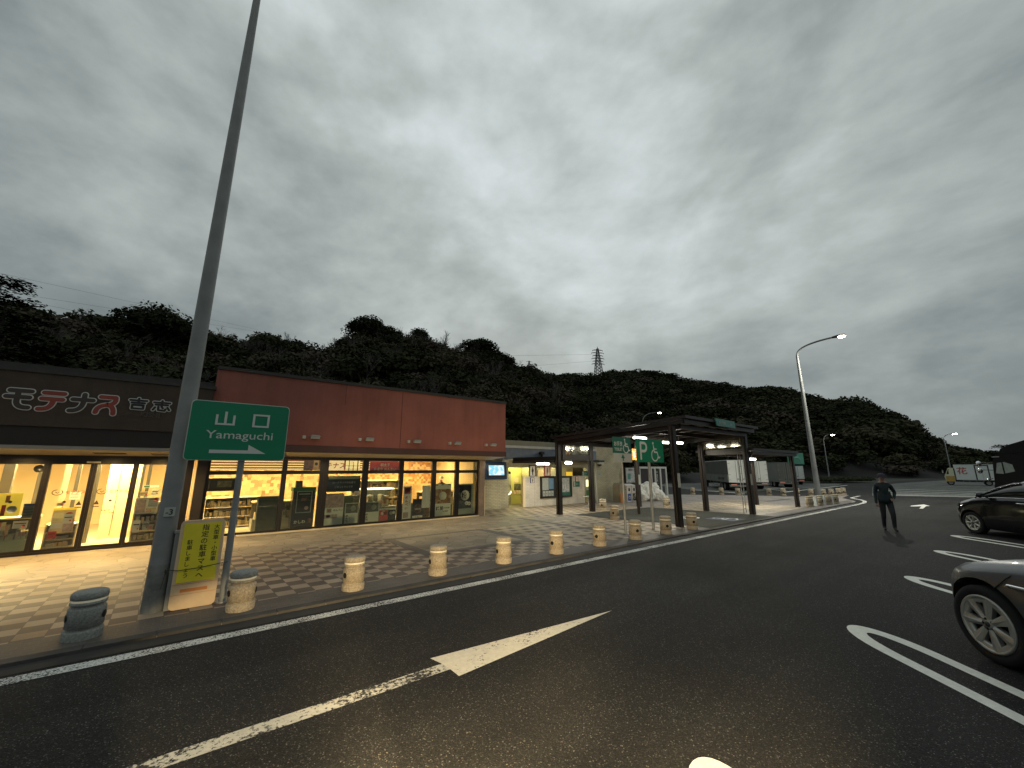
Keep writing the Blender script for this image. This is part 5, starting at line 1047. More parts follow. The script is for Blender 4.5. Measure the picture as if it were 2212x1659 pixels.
tipl = ['back-row bollard left of the tall lamp', 'back-row bollard right behind the tall lamp', 'back-row bollard second right of the tall lamp', 'back-row bollard third right of the tall lamp', 'outermost bollard at the tip of the island']
for (x, y), l in zip(((33.9, 9.75), (34.3, 9.15), (35.3, 8.95), (36.4, 8.8), (37.8, 8.85)), tipl): dup(B2, (x, y, .02), 0, l, 'bollards at the tip of the island')
MK = None
for (x, y), l in zip(((25.5, 7.2), (26.55, 7.12), (27.5, 7.02)), ('square white marker post, left one among the tip bollards', 'square white marker post, middle one among the tip bollards', 'square white marker post, right one among the tip bollards')):
    b = MB(); b.box(-.07, .07, -.07, .07, 0, .46, 'truck_white'); b.box(-.055, .055, -.055, .055, .46, .475, 'plate_white')
    o = b.build('marker_post'); o.location = (x, y, .02); tag(o, l, 'marker post', 'white marker posts at the island tip')

# ------------------------------------------------------------------ smoking booth, litter bins, bags
t = thing('smoking_booth', 'white framed open smoking booth with a SMOKING banner', 'booth', (24, 16, 0))
b = MB()
for x in (22.85, 24.15, 24.62, 25.25, 25.95): b.box(x, x+.16, 15.82, 15.95, .02, 1.9, 'booth_white')
b.box(22.85, 26.11, 15.82, 15.95, 1.9, 2.03, 'booth_white'); b.box(25.95, 26.11, 15.96, 18.5, 1.9, 2.03, 'booth_white'); b.box(25.95, 26.11, 18.35, 18.5, .02, 1.9, 'booth_white'); b.build('frame', t)
for q in ((23.02, 24.14, .5), (24.32, 24.61, .3), (25.43, 25.94, .9)): b = MB(); b.box(q[0], q[1], 15.88, 15.92, q[2], 1.88, 'booth_dark'); b.build('dark_screen', t)
b = MB(); b.box(24.80, 25.22, 15.86, 15.90, .2, 1.86, 'board_black'); 
for i, ch in enumerate('SMOKING'): b.text(ch, (24.87, 15.855, 1.72-i*.19), .22, 'booth_white', right=(0, 0, -1), up=(1, 0, 0), offset=.01)
b.build('banner', t)
t = thing('map_board', 'pale map display board on dark legs beside the smoking booth', 'map board', (22, 15.8, 0))
b = MB(); b.box(21.35, 22.62, 15.72, 15.76, 1.04, 1.94, 'map_print'); b.box(21.5, 21.75, 15.70, 15.718, 1.25, 1.6, 'sign_teal'); b.text('高速道路マップ', (21.55, 15.70, 1.78), .11, 'ink', offset=.02); b.build('map_sheet', t)
b = MB(); b.box(21.3, 22.66, 15.77, 15.82, 0.1, 1.98, 'board_black'); b.build('backing_frame', t)
for k, (x, c) in enumerate(((20.15, 'sign_blue'), (20.62, 'poster_dark'))):
    t = thing('litter_bin', ('white litter bin with dark round symbol, left one by the bag pile', 'white litter bin half hidden by the canopy post, beside the bag pile')[k], 'bin', (x, 14.9, .02), group='litter bins beside the bag pile')
    b = MB(); b.box(x-.2, x+.2, 14.7, 15.1, .02, .86, 'bin_white'); b.build('bin_body', t)
    b = MB(); b.lathe([(.21, -.2), (.20, -.2)], 'bin_white', 8, c=(x, 14.9, .86)); b.prism([(x-.21, 14.69), (x+.21, 14.69), (x+.21, 15.1), (x-.21, 15.1)], .86, [.93, .93, 1.02, 1.02], 'bin_white'); b.build('bin_lid', t)
    b = MB(); b.box(x-.14, x+.14, 14.692, 14.699, .08, .48, c); b.lathe([(.06, 0), (.09, 0), (.09, .004), (.06, .004)], 'bin_white', 16, Mx=Matrix.Translation((x, 14.69, .26)) @ Matrix.Rotation(R(90), 4, 'X')); b.build('bin_symbol', t)
    b = MB(); b.box(x-.07, x+.07, 14.690, 14.699, .62, .78, 'hole'); b.build('bin_slot', t)
t = thing('covered_bin', 'brownish round-topped bin cover at the left of the white bins', 'bin', (19.6, 15.0, .02))
b = MB(); pr = [(19.35, .02), (19.85, .02), (19.85, .8)]+[(19.6+.25*math.cos(R(a)), .82+.28*math.sin(R(a))) for a in range(0, 181, 20)]
n = len(pr); b.add([(a, 14.75, c) for a, c in pr]+[(a, 15.25, c) for a, c in pr], [tuple(range(n)), tuple(range(n, 2*n))[::-1]]+[(i, n+i, n+(i+1) % n, (i+1) % n) for i in range(n)], 'bin_brown'); b.build('bin_cover', t)
b = MB(); b.box(19.7, 19.9, 14.73, 14.749, .68, .74, 'sign_teal'); b.build('bin_flap', t)
t = thing('yellow_warning_stand', 'small yellow floor stand against the brick wall by the bins', 'floor stand', (19.25, 14.6, .02))
b = MB(); b.prism([(19.2, 14.5), (19.42, 14.5), (19.42, 14.62), (19.2, 14.62)], .02, .42, 'orange'); b.lathe([(.10, .4), (.11, .5), (.05, .56), (.001, .57)], 'orange', 12, c=(19.31, 14.56, 0)); b.build('stand_shell', t)
def blob(name, c, r, seed, mat, label, cat, group=None):
    bm = bmesh.new(); bmesh.ops.create_icosphere(bm, subdivisions=5, radius=1); rr_ = random.Random(seed)
    ph = [(Vector((rr_.uniform(-1, 1), rr_.uniform(-1, 1), rr_.uniform(-1, 1))).normalized(), rr_.uniform(3, 8), rr_.uniform(0, 6)) for _ in range(9)]
    for v in bm.verts:
        n_ = v.co.normalized(); d = 1+sum(.05*math.sin(f*n_.dot(a)+p) for a, f, p in ph)
        d += .16*abs(mnoise.noise(n_*2.6+Vector((seed, 0, 0))))+.10*abs(mnoise.noise(n_*6+Vector((seed, 3, 0))))-.06
        q = n_*d; v.co = (q.x*r[0], q.y*r[1], max(q.z*r[2], -r[2]*.85))
    me = bpy.data.meshes.new(name); bm.to_mesh(me); bm.free(); me.materials.append(MATS[mat])
    for p in me.polygons: p.use_smooth = True
    o = bpy.data.objects.new(name, me); COL.objects.link(o); o.location = c; o.rotation_euler[2] = seed; return tag(o, label, cat, group)
bl = [((21.15, 14.6, .33), (.42, .4, .38), 'leftmost white refuse bag in the pile behind the P sign post'), ((21.7, 14.45, .36), (.40, .4, .42), 'white refuse bag low in the middle of the pile'), ((22.3, 14.4, .36), (.42, .4, .42), 'white refuse bag low and right of the sign post'), ((22.85, 14.45, .28), (.36, .35, .33), 'rightmost large white refuse bag of the pile'), ((21.9, 14.7, .80), (.34, .33, .30), 'topmost white refuse bag of the pile'), ((22.45, 14.6, .74), (.30, .3, .28), 'white refuse bag second from the top, right side'), ((23.3, 14.3, .13), (.15, .15, .13), 'small white bag lying alone right of the pile'), ((21.35, 14.8, .72), (.32, .3, .26), 'white refuse bag on top left behind the post')]
for k, (c, r, l) in enumerate(bl): blob('refuse_bag', c, r, 30+k, 'bag_white', l, 'bag', 'white refuse bags piled by the bins')
# ------------------------------------------------------------------ cars
def wheel(par, x, y, r, rr, w, side, az=0, spokes=7, style=0):
    """wheel in the car's own frame; side=+1 is the left flank"""
    Mx = Matrix.Translation((x, y, r)) @ Matrix.Rotation(az, 4, 'Z') @ Matrix.Rotation(R(-90*side), 4, 'X')
    b = MB(); b.lathe([(rr, -w*.9), (r*.93, -w), (r, -w*.8), (r, -.03), (r*.965, -.005), (r*.86, .004), (rr*1.03, -.008), (rr, -.03)], 'rubber', 40, Mx=Mx); ty = b.build('wheel', par, local=True)
    b = MB(); b.lathe([(rr*1.02, -.03), (rr*1.02, .0), (rr*.97, .008), (rr*.90, -.004), (rr*.88, -.05), (rr*.86, -w*.8)], 'rim', 40, Mx=Mx)
    b.lathe([(.0001, -.085), (rr*.9, -.09)], 'hole', 24, Mx=Mx)
    b.lathe([(.0001, -.004), (.022, -.006), (.03, -.012), (rr*.26, -.014), (rr*.28, -.04)], 'rim', 24, Mx=Mx)
    b.lathe([(.0001, .0), (.024, -.002), (.026, -.012)], 'plastic_black', 16, Mx=Mx)
    b.lathe([(rr*.74, -.05), (rr*.74, -.014), (rr*.80, -.008), (rr*.95, -.004)], 'rim', 40, Mx=Mx)
    for k in range(5): a = 2*math.pi*k/5; b.lathe([(.0001, -.009), (.012, -.009), (.013, -.014)], 'hole', 8, Mx=Mx @ Matrix.Translation((math.cos(a)*rr*.19, math.sin(a)*rr*.19, 0)))
    for k in range(spokes):
        a = 2*math.pi*k/spokes; ca, sa = math.cos(a), math.sin(a)
        def pt(rad, t, z): return Mx @ Vector((rad*ca-t*sa, rad*sa+t*ca, z))
        w0, w1 = rr*.10, rr*(.19 if style == 0 else .20)
        vs = [pt(rr*.2, -w0, -.016), pt(rr*.2, 0, -.002), pt(rr*.2, w0, -.016), pt(rr*.93, w1, -.006), pt(rr*.93, 0, .004), pt(rr*.93, -w1, -.006), pt(rr*.2, -w0, -.06), pt(rr*.2, w0, -.06), pt(rr*.93, w1, -.05), pt(rr*.93, -w1, -.05)]
        b.add(vs, [(0, 1, 4, 5), (1, 2, 3, 4), (0, 5, 9, 6), (2, 7, 8, 3), (5, 4, 3, 8, 9)], 'rim')
    o = b.build('rim'); o.parent = ty
    return ty
def loft(stations, mat, smooth=True, capfirst=True):
    """stations: list of (x, [(y,z)...] half section from bottom to centre-top), mirrored"""
    vs = []; n = None
    for x, hs in stations:
        full = [(p[0], p[1]) for p in hs]+[(-p[0], p[1]) for p in hs[::-1] if p[0] > 1e-4]
        n = len(full)
        for p in full: vs.append((x if len(p) < 3 else p[2], p[0], p[1]))
    fs = []
    for i in range(len(stations)-1):
        for k in range(n):
            fs.append((i*n+k, (i+1)*n+k, (i+1)*n+(k+1) % n, i*n+(k+1) % n))
    fs.append(tuple(range(n))); m = len(vs)-n; fs.append(tuple(range(m, m+n))[::-1])
    return vs, fs
def car(name, label, loc, az, paint, D):
    t = thing(name, label, 'car', loc, az, group=None)
    Lc, Wd = D['L'], D['W']; h = Wd/2; gz = D['gz']
    # lower body: hood line and belt line as profiles along x (0 at nose, negative to the rear)
    def interp(tab, x):
        for (xa, a), (xb, b_) in zip(tab, tab[1:]):
            if xb <= x <= xa:
                f = (xa-x)/(xa-xb+1e-9); f = f*f*(3-2*f) if False else f; return a+(b_-a)*f
        return tab[-1][1] if x < tab[-1][0] else tab[0][1]
    xs = [0, -.02, -.06, -.12, -.2, -.3, -.42, -.55, -.7, -.85, -1.0, -1.2, -1.5, -1.9, -2.3, -2.7, -3.1, -3.4, -3.7, Lc*-1+.25, Lc*-1+.1, Lc*-1+.03, -Lc]
    xs = sorted(set([x for x in xs if x >= -Lc]), reverse=True)
    st = []
    for x in xs:
        e = min(1, max(0, -x)/.55); er = min(1, max(0, (x+Lc))/.45)
        wf = (1-(1-e)**2.6)*.36+.64; wr = (1-(1-er)**2.6)*.22+.78; w = h*min(wf, wr)
        top = interp(D['hood'], x); belt = interp(D['belt'], x); zb = gz+.03*(1-e)
        st.append((x, [(w*.90, zb), (w*.985, zb+.10), (w, zb+.28), (w*.995, belt*.80), (w*.965, belt*.93), (w*.92, belt), (w*.80, belt+(top-belt)*.62), (w*.45, belt+(top-belt)*.93), (0.0, top)]))
    vs, fs = loft(st, paint)
    me = bpy.data.meshes.new('b'); me.from_pydata(vs, [], [f for f in fs]); me.update()
    bm = bmesh.new(); bm.from_mesh(me); bmesh.ops.recalc_face_normals(bm, faces=bm.faces); bm.to_mesh(me); bm.free()
    body = bpy.data.objects.new('body', me); COL.objects.link(body)
    cut = MB()
    for wx in D['wheels']: cut.lathe([(.0001, -h-.3), (D['arch'], -h-.3), (D['arch'], -h+.32), (.0001, -h+.32)], 'hole', 40, Mx=Matrix.Translation((wx, 0, D['r'])) @ Matrix.Rotation(R(90), 4, 'X')); cut.lathe([(.0001, h-.32), (D['arch'], h-.32), (D['arch'], h+.3), (.0001, h+.3)], 'hole', 40, Mx=Matrix.Translation((wx, 0, D['r'])) @ Matrix.Rotation(R(90), 4, 'X'))
    co = cut.build('cutter')
    bm = bmesh.new(); bm.from_mesh(co.data); bmesh.ops.remove_doubles(bm, verts=bm.verts, dist=1e-5); bmesh.ops.recalc_face_normals(bm, faces=bm.faces); bm.to_mesh(co.data); bm.free()
    md = body.modifiers.new('c', 'BOOLEAN'); md.object = co; md.operation = 'DIFFERENCE'; md.solver = 'EXACT'
    dg = bpy.context.evaluated_depsgraph_get(); nm = bpy.data.meshes.new_from_object(body.evaluated_get(dg))
    bpy.data.objects.remove(body); bpy.data.objects.remove(co)
    nm.materials.clear(); nm.materials.append(MATS[paint]); nm.materials.append(MATS['hole'])
    for p in nm.polygons:
        c = p.center; inside = any(math.hypot(c.x-wx, c.z-D['r']) < D['arch']*1.01 and abs(c.y) < h*.99 for wx in D['wheels']) and abs(c.z) < D['r']+D['arch']
        p.material_index = 1 if inside and (abs(p.normal.y) < .5 or abs(c.y) < h-.25) and math.hypot(c.x-D['wheels'][0], c.z-D['r']) < D['arch']*1.01 or (inside and abs(c.y) < h-.25) else 0
        p.use_smooth = True
    try: nm.set_sharp_from_angle(angle=R(38))
    except Exception: pass
    body = bpy.data.objects.new('body', nm); COL.objects.link(body); body.name = 'body'; body.parent = t
    # greenhouse
    gs = []
    for x, z in D['roof']:
        bz = interp(D['belt'], x)-.02; wt = h*.66; wb = h*.90; f = max(0.0, (z-bz)/max(.2, D['rz']-bz)); wtop = wb+(wt-wb)*f
        gs.append((x, [(wb, bz), (wb+(wtop-wb)*.5, bz+(z-bz)*.5), (wtop, bz+(z-bz)*.88), (wtop*.86, bz+(z-bz)*.975), (0.0, z)]))
    vs, fs = loft(gs, 'car_glass'); b = MB(); b.add(vs, fs, 'car_glass', True); o = b.build('cabin_glass', t, local=True)
    bm = bmesh.new(); bm.from_mesh(o.data); bmesh.ops.recalc_face_normals(bm, faces=bm.faces); bm.to_mesh(o.data); bm.free()
    # roof skin over the glass
    b = MB(); rs = [g for g in gs if g[0] <= D['roof'][D['rs']][0]+1e-6 and g[0] >= D['roof'][D['re']][0]-1e-6]
    rows = []
    for x, hs in rs: rows.append([(x, hs[2][0]*1.012, hs[2][1]+.004), (x, hs[3][0]*1.012, hs[3][1]+.012), (x, 0, hs[4][1]+.014), (x, -hs[3][0]*1.012, hs[3][1]+.012), (x, -hs[2][0]*1.012, hs[2][1]+.004)])
    vv = [p for r_ in rows for p in r_]; b.add(vv, [(i*5+k, i*5+k+1, (i+1)*5+k+1, (i+1)*5+k) for i in range(len(rows)-1) for k in range(4)], paint, True); b.build('roof', t, local=True)
    # pillars and window trim
    for s in (1, -1):
        b = MB(); g0, g1 = gs[0], gs[D['rs']]
        def P_(g, k, o_=.008): return (g[0], s*(g[1][k][0]+o_), g[1][k][1])
        ap = [P_(g, 2, .006) for g in gs[:D['rs']+1]]; ap[0] = (gs[0][0]+.02, s*(gs[0][1][1][0]+.006), gs[0][1][1][1])
        b.tube(ap, .032, paint, 8); b.build('windscreen_pillar', t, local=True)
        for xm in D['bp']:
            g = min(gs, key=lambda q: abs(q[0]-xm)); b = MB(); b.tube([(g[0]+.03, s*(g[1][0][0]+.004), g[1][0][1]), (g[0], s*(g[1][1][0]+.004), g[1][1][1]), (g[0]-.02, s*(g[1][2][0]+.004), g[1][2][1])], .03, 'plastic_black', 8); b.build('door_pillar', t, local=True)
        b = MB(); b.tube([(x, s*(h*.925), interp(D['belt'], x)+.004) for x in (gs[0][0]-.05, -1.6, -2.2, -2.8, max(-Lc+.4, gs[-1][0]))], .010, 'chrome' if D.get('chrome') else 'plastic_black', 8); b.build('belt_trim', t, local=True)
        mxp = D['mirror']; b = MB(); b.lathe([(.0001, -.09), (.05, -.085), (.075, -.04), (.08, .0), (.07, .05), (.03, .08), (.0001, .085)], paint, 14, Mx=Matrix.Translation((mxp, s*(h+.09), interp(D['belt'], mxp)+.07)) @ Matrix.Rotation(R(90), 4, 'X') @ Matrix.Scale(.75, 4, (1, 0, 0))); b.bar((mxp, s*h*.9, interp(D['belt'], mxp)+.01), (mxp, s*(h+.05), interp(D['belt'], mxp)+.05), .05, .03, 'plastic_black'); b.build('wing_mirror', t, local=True)
        for xd in D['handles']: b = MB(); zz = interp(D['belt'], xd)-.13; b.tube([(xd, s*(h*.995), zz), (xd-.04, s*(h+.03), zz), (xd-.16, s*(h+.03), zz), (xd-.2, s*(h*.995), zz)], .014, 'chrome', 8); b.build('door_handle', t, local=True)
        b = MB()
        for xd in D['gaps']:
            zt = interp(D['belt'], xd)*.90; b.tube([(xd, s*(h*1.0+.0), gz+.25), (xd, s*(h*1.0-.001), zt*.86), (xd-.02, s*(h*.975), zt)], .0045, 'hole', 6)
        b.build('door_gap', t, local=True)
        # headlamp wrapping the corner
        b = MB(); zt = D['hz']; pts = [(-.045, h*.60), (-.08, h*.70), (-.16, h*.80), (-.27, h*.885), (-.40, h*.945)]
        b.add([(x, s*y, zt+.02*k) for k, (x, y) in enumerate(pts)]+[(x+.012, s*(y+.012), zt-.07+.028*k) for k, (x, y) in enumerate(pts)]+[(x-.02, s*(y-.07), zt+.015+.02*k) for k, (x, y) in enumerate(pts)], [(k, k+1, 6+k, 5+k) if s < 0 else (5+k, 6+k, k+1, k) for k in range(4)]+[(10+k, 11+k, k+1, k) for k in range(4)], 'headlamp'); b.build('headlight', t, local=True)
        if D.get('rep'):
            xr, zr = D['rep']; b = MB(); b.tube([(xr, s*(h*.992), zr), (xr-.05, s*(h+.004), zr+.004), (xr-.22, s*(h+.004), zr+.008), (xr-.26, s*(h*.99), zr+.008)], .017, 'chrome', 8); b.tube([(xr-.05, s*(h+.010), zr+.004), (xr-.20, s*(h+.010), zr+.008)], .012, 'rim', 8); b.build('side_repeater', t, local=True)
        if D.get('line'):
            b = MB(); b.tube([(x_, s*(h*k_), z_) for x_, k_, z_ in D['line']], .0045, 'hole', 6); b.build('hood_gap', t, local=True)
    b = MB(); b.box(-.02, .0, -h*.45, h*.45, gz+.12, gz+.26, 'plastic_black'); b.box(-.012, .008, -.22, .22, D['hz']-.16, D['hz']-.04, 'plastic_black'); b.build('grille', t, local=True)
    b = MB(); b.box(-Lc-.004, -Lc+.01, -h*.5, h*.5, .55, .68, 'plastic_black'); b.build('rear_plate', t, local=True)
    for wx in D['wheels']:
        for s in (1, -1): wheel(t, wx, s*(h-.015), D['r'], D['rr'], .2, s, 0, D['sp'], D.get('style', 0))
    return t
u45 = (math.cos(R(45)), math.sin(R(45)))
def nose(Pf, s0, Wd): return (Pf[0]+u45[0]*s0+u45[1]*Wd/2, Pf[1]+u45[1]*s0-u45[0]*Wd/2, 0)
DS = dict(L=4.5, W=1.78, gz=.22, r=.36, rr=.262, arch=.43, sp=7, style=1, wheels=(-.62, -3.25), rz=1.66, rs=3, re=7,
    hood=[(0, .66), (-.05, .76), (-.15, .84), (-.3, .91), (-.6, .99), (-1.0, 1.06), (-1.2, 1.08), (-4.3, 1.08), (-4.5, .9)],
    belt=[(0, .60), (-.05, .68), (-.15, .76), (-.3, .83), (-.6, .91), (-1.0, .98), (-1.2, 1.0), (-4.3, 1.04), (-4.5, .85)],
    roof=[(-1.12, 1.03), (-1.4, 1.28), (-1.7, 1.5), (-1.95, 1.60), (-2.3, 1.65), (-3.0, 1.66), (-3.6, 1.62), (-4.0, 1.52), (-4.35, 1.1)], bp=(-2.35, -3.3), mirror=-1.55, handles=(-2.1, -3.1), gaps=(-1.25, -2.3, -3.3), hz=.66, rep=(-.93, .80), line=[(-.80, 1.005, .74), (-.92, .985, .86), (-1.02, .93, .955)])
car('parked_car', 'dark silver car with alloy wheel at the right edge, nearest the camera', nose((6.75, .79), .29, 1.78), R(45), 'silver_paint', DS)
DB = dict(L=3.9, W=1.68, gz=.18, r=.315, rr=.215, arch=.375, sp=7, wheels=(-.70, -3.1), rz=1.60, rs=4, re=9, chrome=True,
    hood=[(0, .58), (-.03, .72), (-.12, .84), (-.3, .93), (-.6, 1.03), (-.95, 1.11), (-1.2, 1.13), (-3.7, 1.14), (-3.9, .95)],
    belt=[(0, .52), (-.03, .64), (-.12, .76), (-.3, .86), (-.6, .96), (-.95, 1.05), (-1.2, 1.08), (-3.7, 1.16), (-3.9, .9)],
    roof=[(-.90, 1.08), (-1.15, 1.22), (-1.5, 1.40), (-1.8, 1.51), (-2.0, 1.55), (-2.3, 1.585), (-2.7, 1.60), (-3.2, 1.58), (-3.5, 1.52), (-3.65, 1.46), (-3.85, 1.15)], bp=(-2.3, -3.2), mirror=-1.22, handles=(-2.05, -3.0), gaps=(-1.15, -2.25, -3.1), hz=.68, line=[(-.8, 1.0, .72), (-.9, .97, .94)])
car('parked_car', 'black compact car with seven-spoke hubcap behind the silver one', nose((18.9, 1.7), .26, 1.68), R(45), 'black_paint', DB)

# ------------------------------------------------------------------ trucks
def twheel(par, x, y, r, w, s, rimm='rim'):
    Mx = Matrix.Translation((x, y, r)) @ Matrix.Rotation(R(-90*s), 4, 'X')
    b = MB(); b.lathe([(.0001, -w), (r*.95, -w), (r, -w*.85), (r, -.03), (r*.9, 0), (r*.62, -.01)], 'rubber', 24, Mx=Mx); o = b.build('wheel', par, local=True)
    rimm = 'truck_side'; b = MB(); b.lathe([(r*.62, -.005), (r*.55, -.01), (r*.40, -.07), (r*.2, -.03), (.0001, -.02)], rimm, 24, Mx=Mx); q = b.build('hub'); q.parent = o
def box_truck(name, label, cat, loc, az, Lb, Wd, z0, z1, side, rear, lowside=None, cabcol='dark_cab', cabL=1.3, cabh=2.1, text=None, axles=((-1.6, -2.3), None), doors=True):
    """local frame: x forward, rear of the box at x=0, left flank at +y"""
    t = thing(name, label, cat, loc, az); h = Wd/2
    b = MB()
    b.box(0.04, Lb, -h, h, z0 if not lowside else z0+(z1-z0)*.36, z1, side)
    if lowside: b.box(0.04, Lb, -h+.01, h-.01, z0, z0+(z1-z0)*.36-.002, lowside)
    b.box(0.04, Lb, h-.03, h+.012, z1-.035, z1+.02, rear); b.box(0.04, Lb, -h-.012, -h+.03, z1-.035, z1+.02, rear)
    if lowside:
        zz = z0+(z1-z0)*.36
        for k in range(6): x_ = .2+k*(Lb-.4)/5.0; b.box(x_-.03, x_+.03, h-.01, h+.012, z0+.02, zz, rear if k == 0 else lowside); b.box(x_-.05, x_+.05, h-.008, h+.02, zz-.02, zz+.03, 'truck_side')
    b.build('cargo_box', t, local=True)
    if doors:
        b = MB(); b.box(-.01, .04, -h, h, z0, z1, rear); b.box(-.025, -.01, -h, -h+.05, z0, z1, rear); b.box(-.025, -.01, h-.05, h, z0, z1, rear); b.box(-.025, -.01, -h+.05, h-.05, z1-.05, z1, rear); b.box(-.014, -.0105, -.012, .012, z0+.02, z1-.06, 'hole')
        for y in (-h*.32, h*.32, -h*.12, h*.12): b.box(-.03, -.012, y-.012, y+.012, z0+.05, z1-.07, 'truck_side')
        for y in (-h+.1, h-.1):
            for q in (.12, .35, .6, .85): b.box(-.032, -.012, y-.09, y+.09, z0+q*(z1-z0)-.012, z0+q*(z1-z0)+.012, 'case_steel')
        for y in (-h*.22, h*.22): b.box(-.04, -.02, y-.07, y+.07, z0+.28, z0+.32, 'hole')
        b.build('rear_door', t, local=True)
    b = MB(); b.box(-.0, Lb+cabL*.6, -h*.45, h*.45, z0-.22, z0-.003, 'plastic_black'); b.box(-.05, .05, -h*.95, h*.95, .38, .50, 'truck_side'); b.box(.1, .2, -h*.5, h*.5, .40, z0-.1, 'plastic_black')
    for s in (1, -1): b.box(Lb*.38, Lb*.85, s*h*.9-.02, s*h*.9+.02, .36, .40, 'truck_side'); b.box(Lb*.38, Lb*.85, s*h*.9-.02, s*h*.9+.02, .52, .56, 'truck_side'); [b.box(Lb*q-.02, Lb*q+.02, s*h*.9-.015, s*h*.9+.015, .40, z0, 'truck_side') for q in (.38, .54, .70, .85)]
    b.build('chassis', t, local=True)
    for y in (-h*.62, h*.62):
        b = MB()
        for k in range(4): b.box(-.058, -.052, y-.24+k*.12, y-.18+k*.12, .50, .58, 'chevron'); b.box(-.056, -.052, y-.18+k*.12, y-.12+k*.12, .50, .58, 'plate_white')
        b.box(-.052, -.02, y-.25, y+.25, .49, .59, 'plastic_black'); b.build('tail_light', t, local=True)
    for x in axles:
        for s in (1, -1): twheel(t, x, s*(h-.02), .37 if Wd > 1.6 else .30, .3, s)
    # cab
    x0 = Lb+.12; x1 = x0+cabL; c0 = .42
    b = MB(); prof = [(x0, c0), (x1-.02, c0), (x1+.06, c0+.5), (x1-.02, c0+.85), (x1-.28, cabh-.1), (x1-.5, cabh), (x0, cabh)]
    n = len(prof); b.add([(a, h*.96, c) for a, c in prof]+[(a, -h*.96, c) for a, c in prof], [tuple(range(n))[::-1], tuple(range(n, 2*n))]+[(i, (i+1) % n, n+(i+1) % n, n+i) for i in range(n)], cabcol if cabcol != 'two' else 'cab_cream')
    if cabcol == 'two': b.box(x0+.01, x1+.0, -h*.965, h*.965, c0, c0+.62, 'cab_orange')
    b.build('cab', t, local=True)
    b = MB(); zt = cabh-.12
    for s in (1, -1): b.add([(x1-.10, s*h*.97, c0+.85), (x0+.42, s*h*.97, c0+.85), (x0+.42, s*h*.97, zt-.05), (x1-.38, s*h*.97, zt-.05)], [(0, 1, 2, 3) if s < 0 else (3, 2, 1, 0)], 'car_glass')
    b.add([(x1+.012, h*.88, c0+.88), (x1+.012, -h*.88, c0+.88), (x1-.24, -h*.85, cabh-.13), (x1-.24, h*.85, cabh-.13)], [(0, 1, 2, 3)], 'car_glass'); b.build('cab_window', t, local=True)
    for s in (1, -1):
        twheel(t, x0+cabL*.55, s*(h-.04), .36 if Wd > 1.6 else .30, .28, s)
        b = MB(); b.tube([(x1-.05, s*h*.96, cabh-.25), (x1+.16, s*(h+.10), cabh-.22), (x1+.16, s*(h+.10), cabh-.7)], .014, 'plastic_black', 6); b.box(x1+.12, x1+.18, s*(h+.10)-.07, s*(h+.10)+.07, cabh-.62, cabh-.30, 'plate_white' if cabcol == 'two' else 'chrome'); b.build('side_mirror', t, local=True)
    if text: text(t, h, z0, z1, Lb)
    return t
def small_print(t, h, z0, z1, Lb):
    b = MB(); b.text('有限会社 九州運輸', (Lb*.42, h+.014, z0+.22), .24, 'plastic_black', right=(-1, 0, 0), align='L', offset=.015); b.build('side_lettering', t, local=True)
box_truck('box_truck', 'grey wing-sided truck seen from behind, leftmost of the parked trucks', 'truck', (36.8+.95*.629, 16.45-.95*.777, 0), R(39), 8.2, 1.9, .72, 2.63, 'truck_grey', 'truck_light', 'truck_side', 'dark_cab', 1.4, 2.3, small_print, (1.55, 2.5))
box_truck('box_truck', 'pale box truck with ribbed rear doors, second of the parked trucks', 'truck', (42.3-.95*.629, 15.35+.95*.777, 0), R(39), 8.2, 1.9, .66, 2.58, 'truck_white', 'truck_light', None, 'dark_cab', 1.4, 2.3, None, (1.55, 2.5))
box_truck('box_truck', 'darker grey box truck with orange hazard marks, third of the parked trucks', 'truck', (47.9, 15.6, 0), R(38), 7.5, 1.65, .55, 2.55, 'truck_side', 'truck_grey', None, 'dark_cab', 1.4, 2.3, None, (1.4, 2.3))
box_truck('box_truck', 'sliver of a white truck showing right of the grey third truck', 'truck', (57.3, 17.75, 0), R(30), 5.0, 1.7, .7, 2.2, 'truck_white', 'truck_white', None, 'dark_cab', 1.2, 2.0, None, (1.2,))
def flower(t, h, z0, z1, Lb):
    b = MB(); b.text('花', (Lb-.18, h+.012, z0+.80), .82, 'red_ink', right=(-1, 0, 0), align='L', offset=.04) if False else b.text('花', (Lb-.12, h+.014, z0+.72), .85, 'red_ink', right=(-1, 0, 0), align='L', offset=.012)
    b.build('side_character', t, local=True)
    b = MB()
    for x in (Lb*.52, Lb*.22): b.box(x-.05, x+.05, h, h+.015, z0+.03, z1-.03, 'plastic_black')
    b.box(Lb*.22+.05, Lb*.52-.05, h, h+.015, z1-.14, z1-.04, 'plastic_black'); b.box(Lb*.37-.01, Lb*.37+.01, h, h+.01, z0+.03, z1-.15, 'case_steel'); b.build('side_door', t, local=True)
va = R(97)
box_truck('box_truck', 'white box truck with red 花 character and cream and orange cab', 'truck', (71.6, 2.5, 0), va, 3.3, 1.5, .62, 2.34, 'truck_white', 'truck_white', None, 'two', .72, 2.0, flower, (.9,))

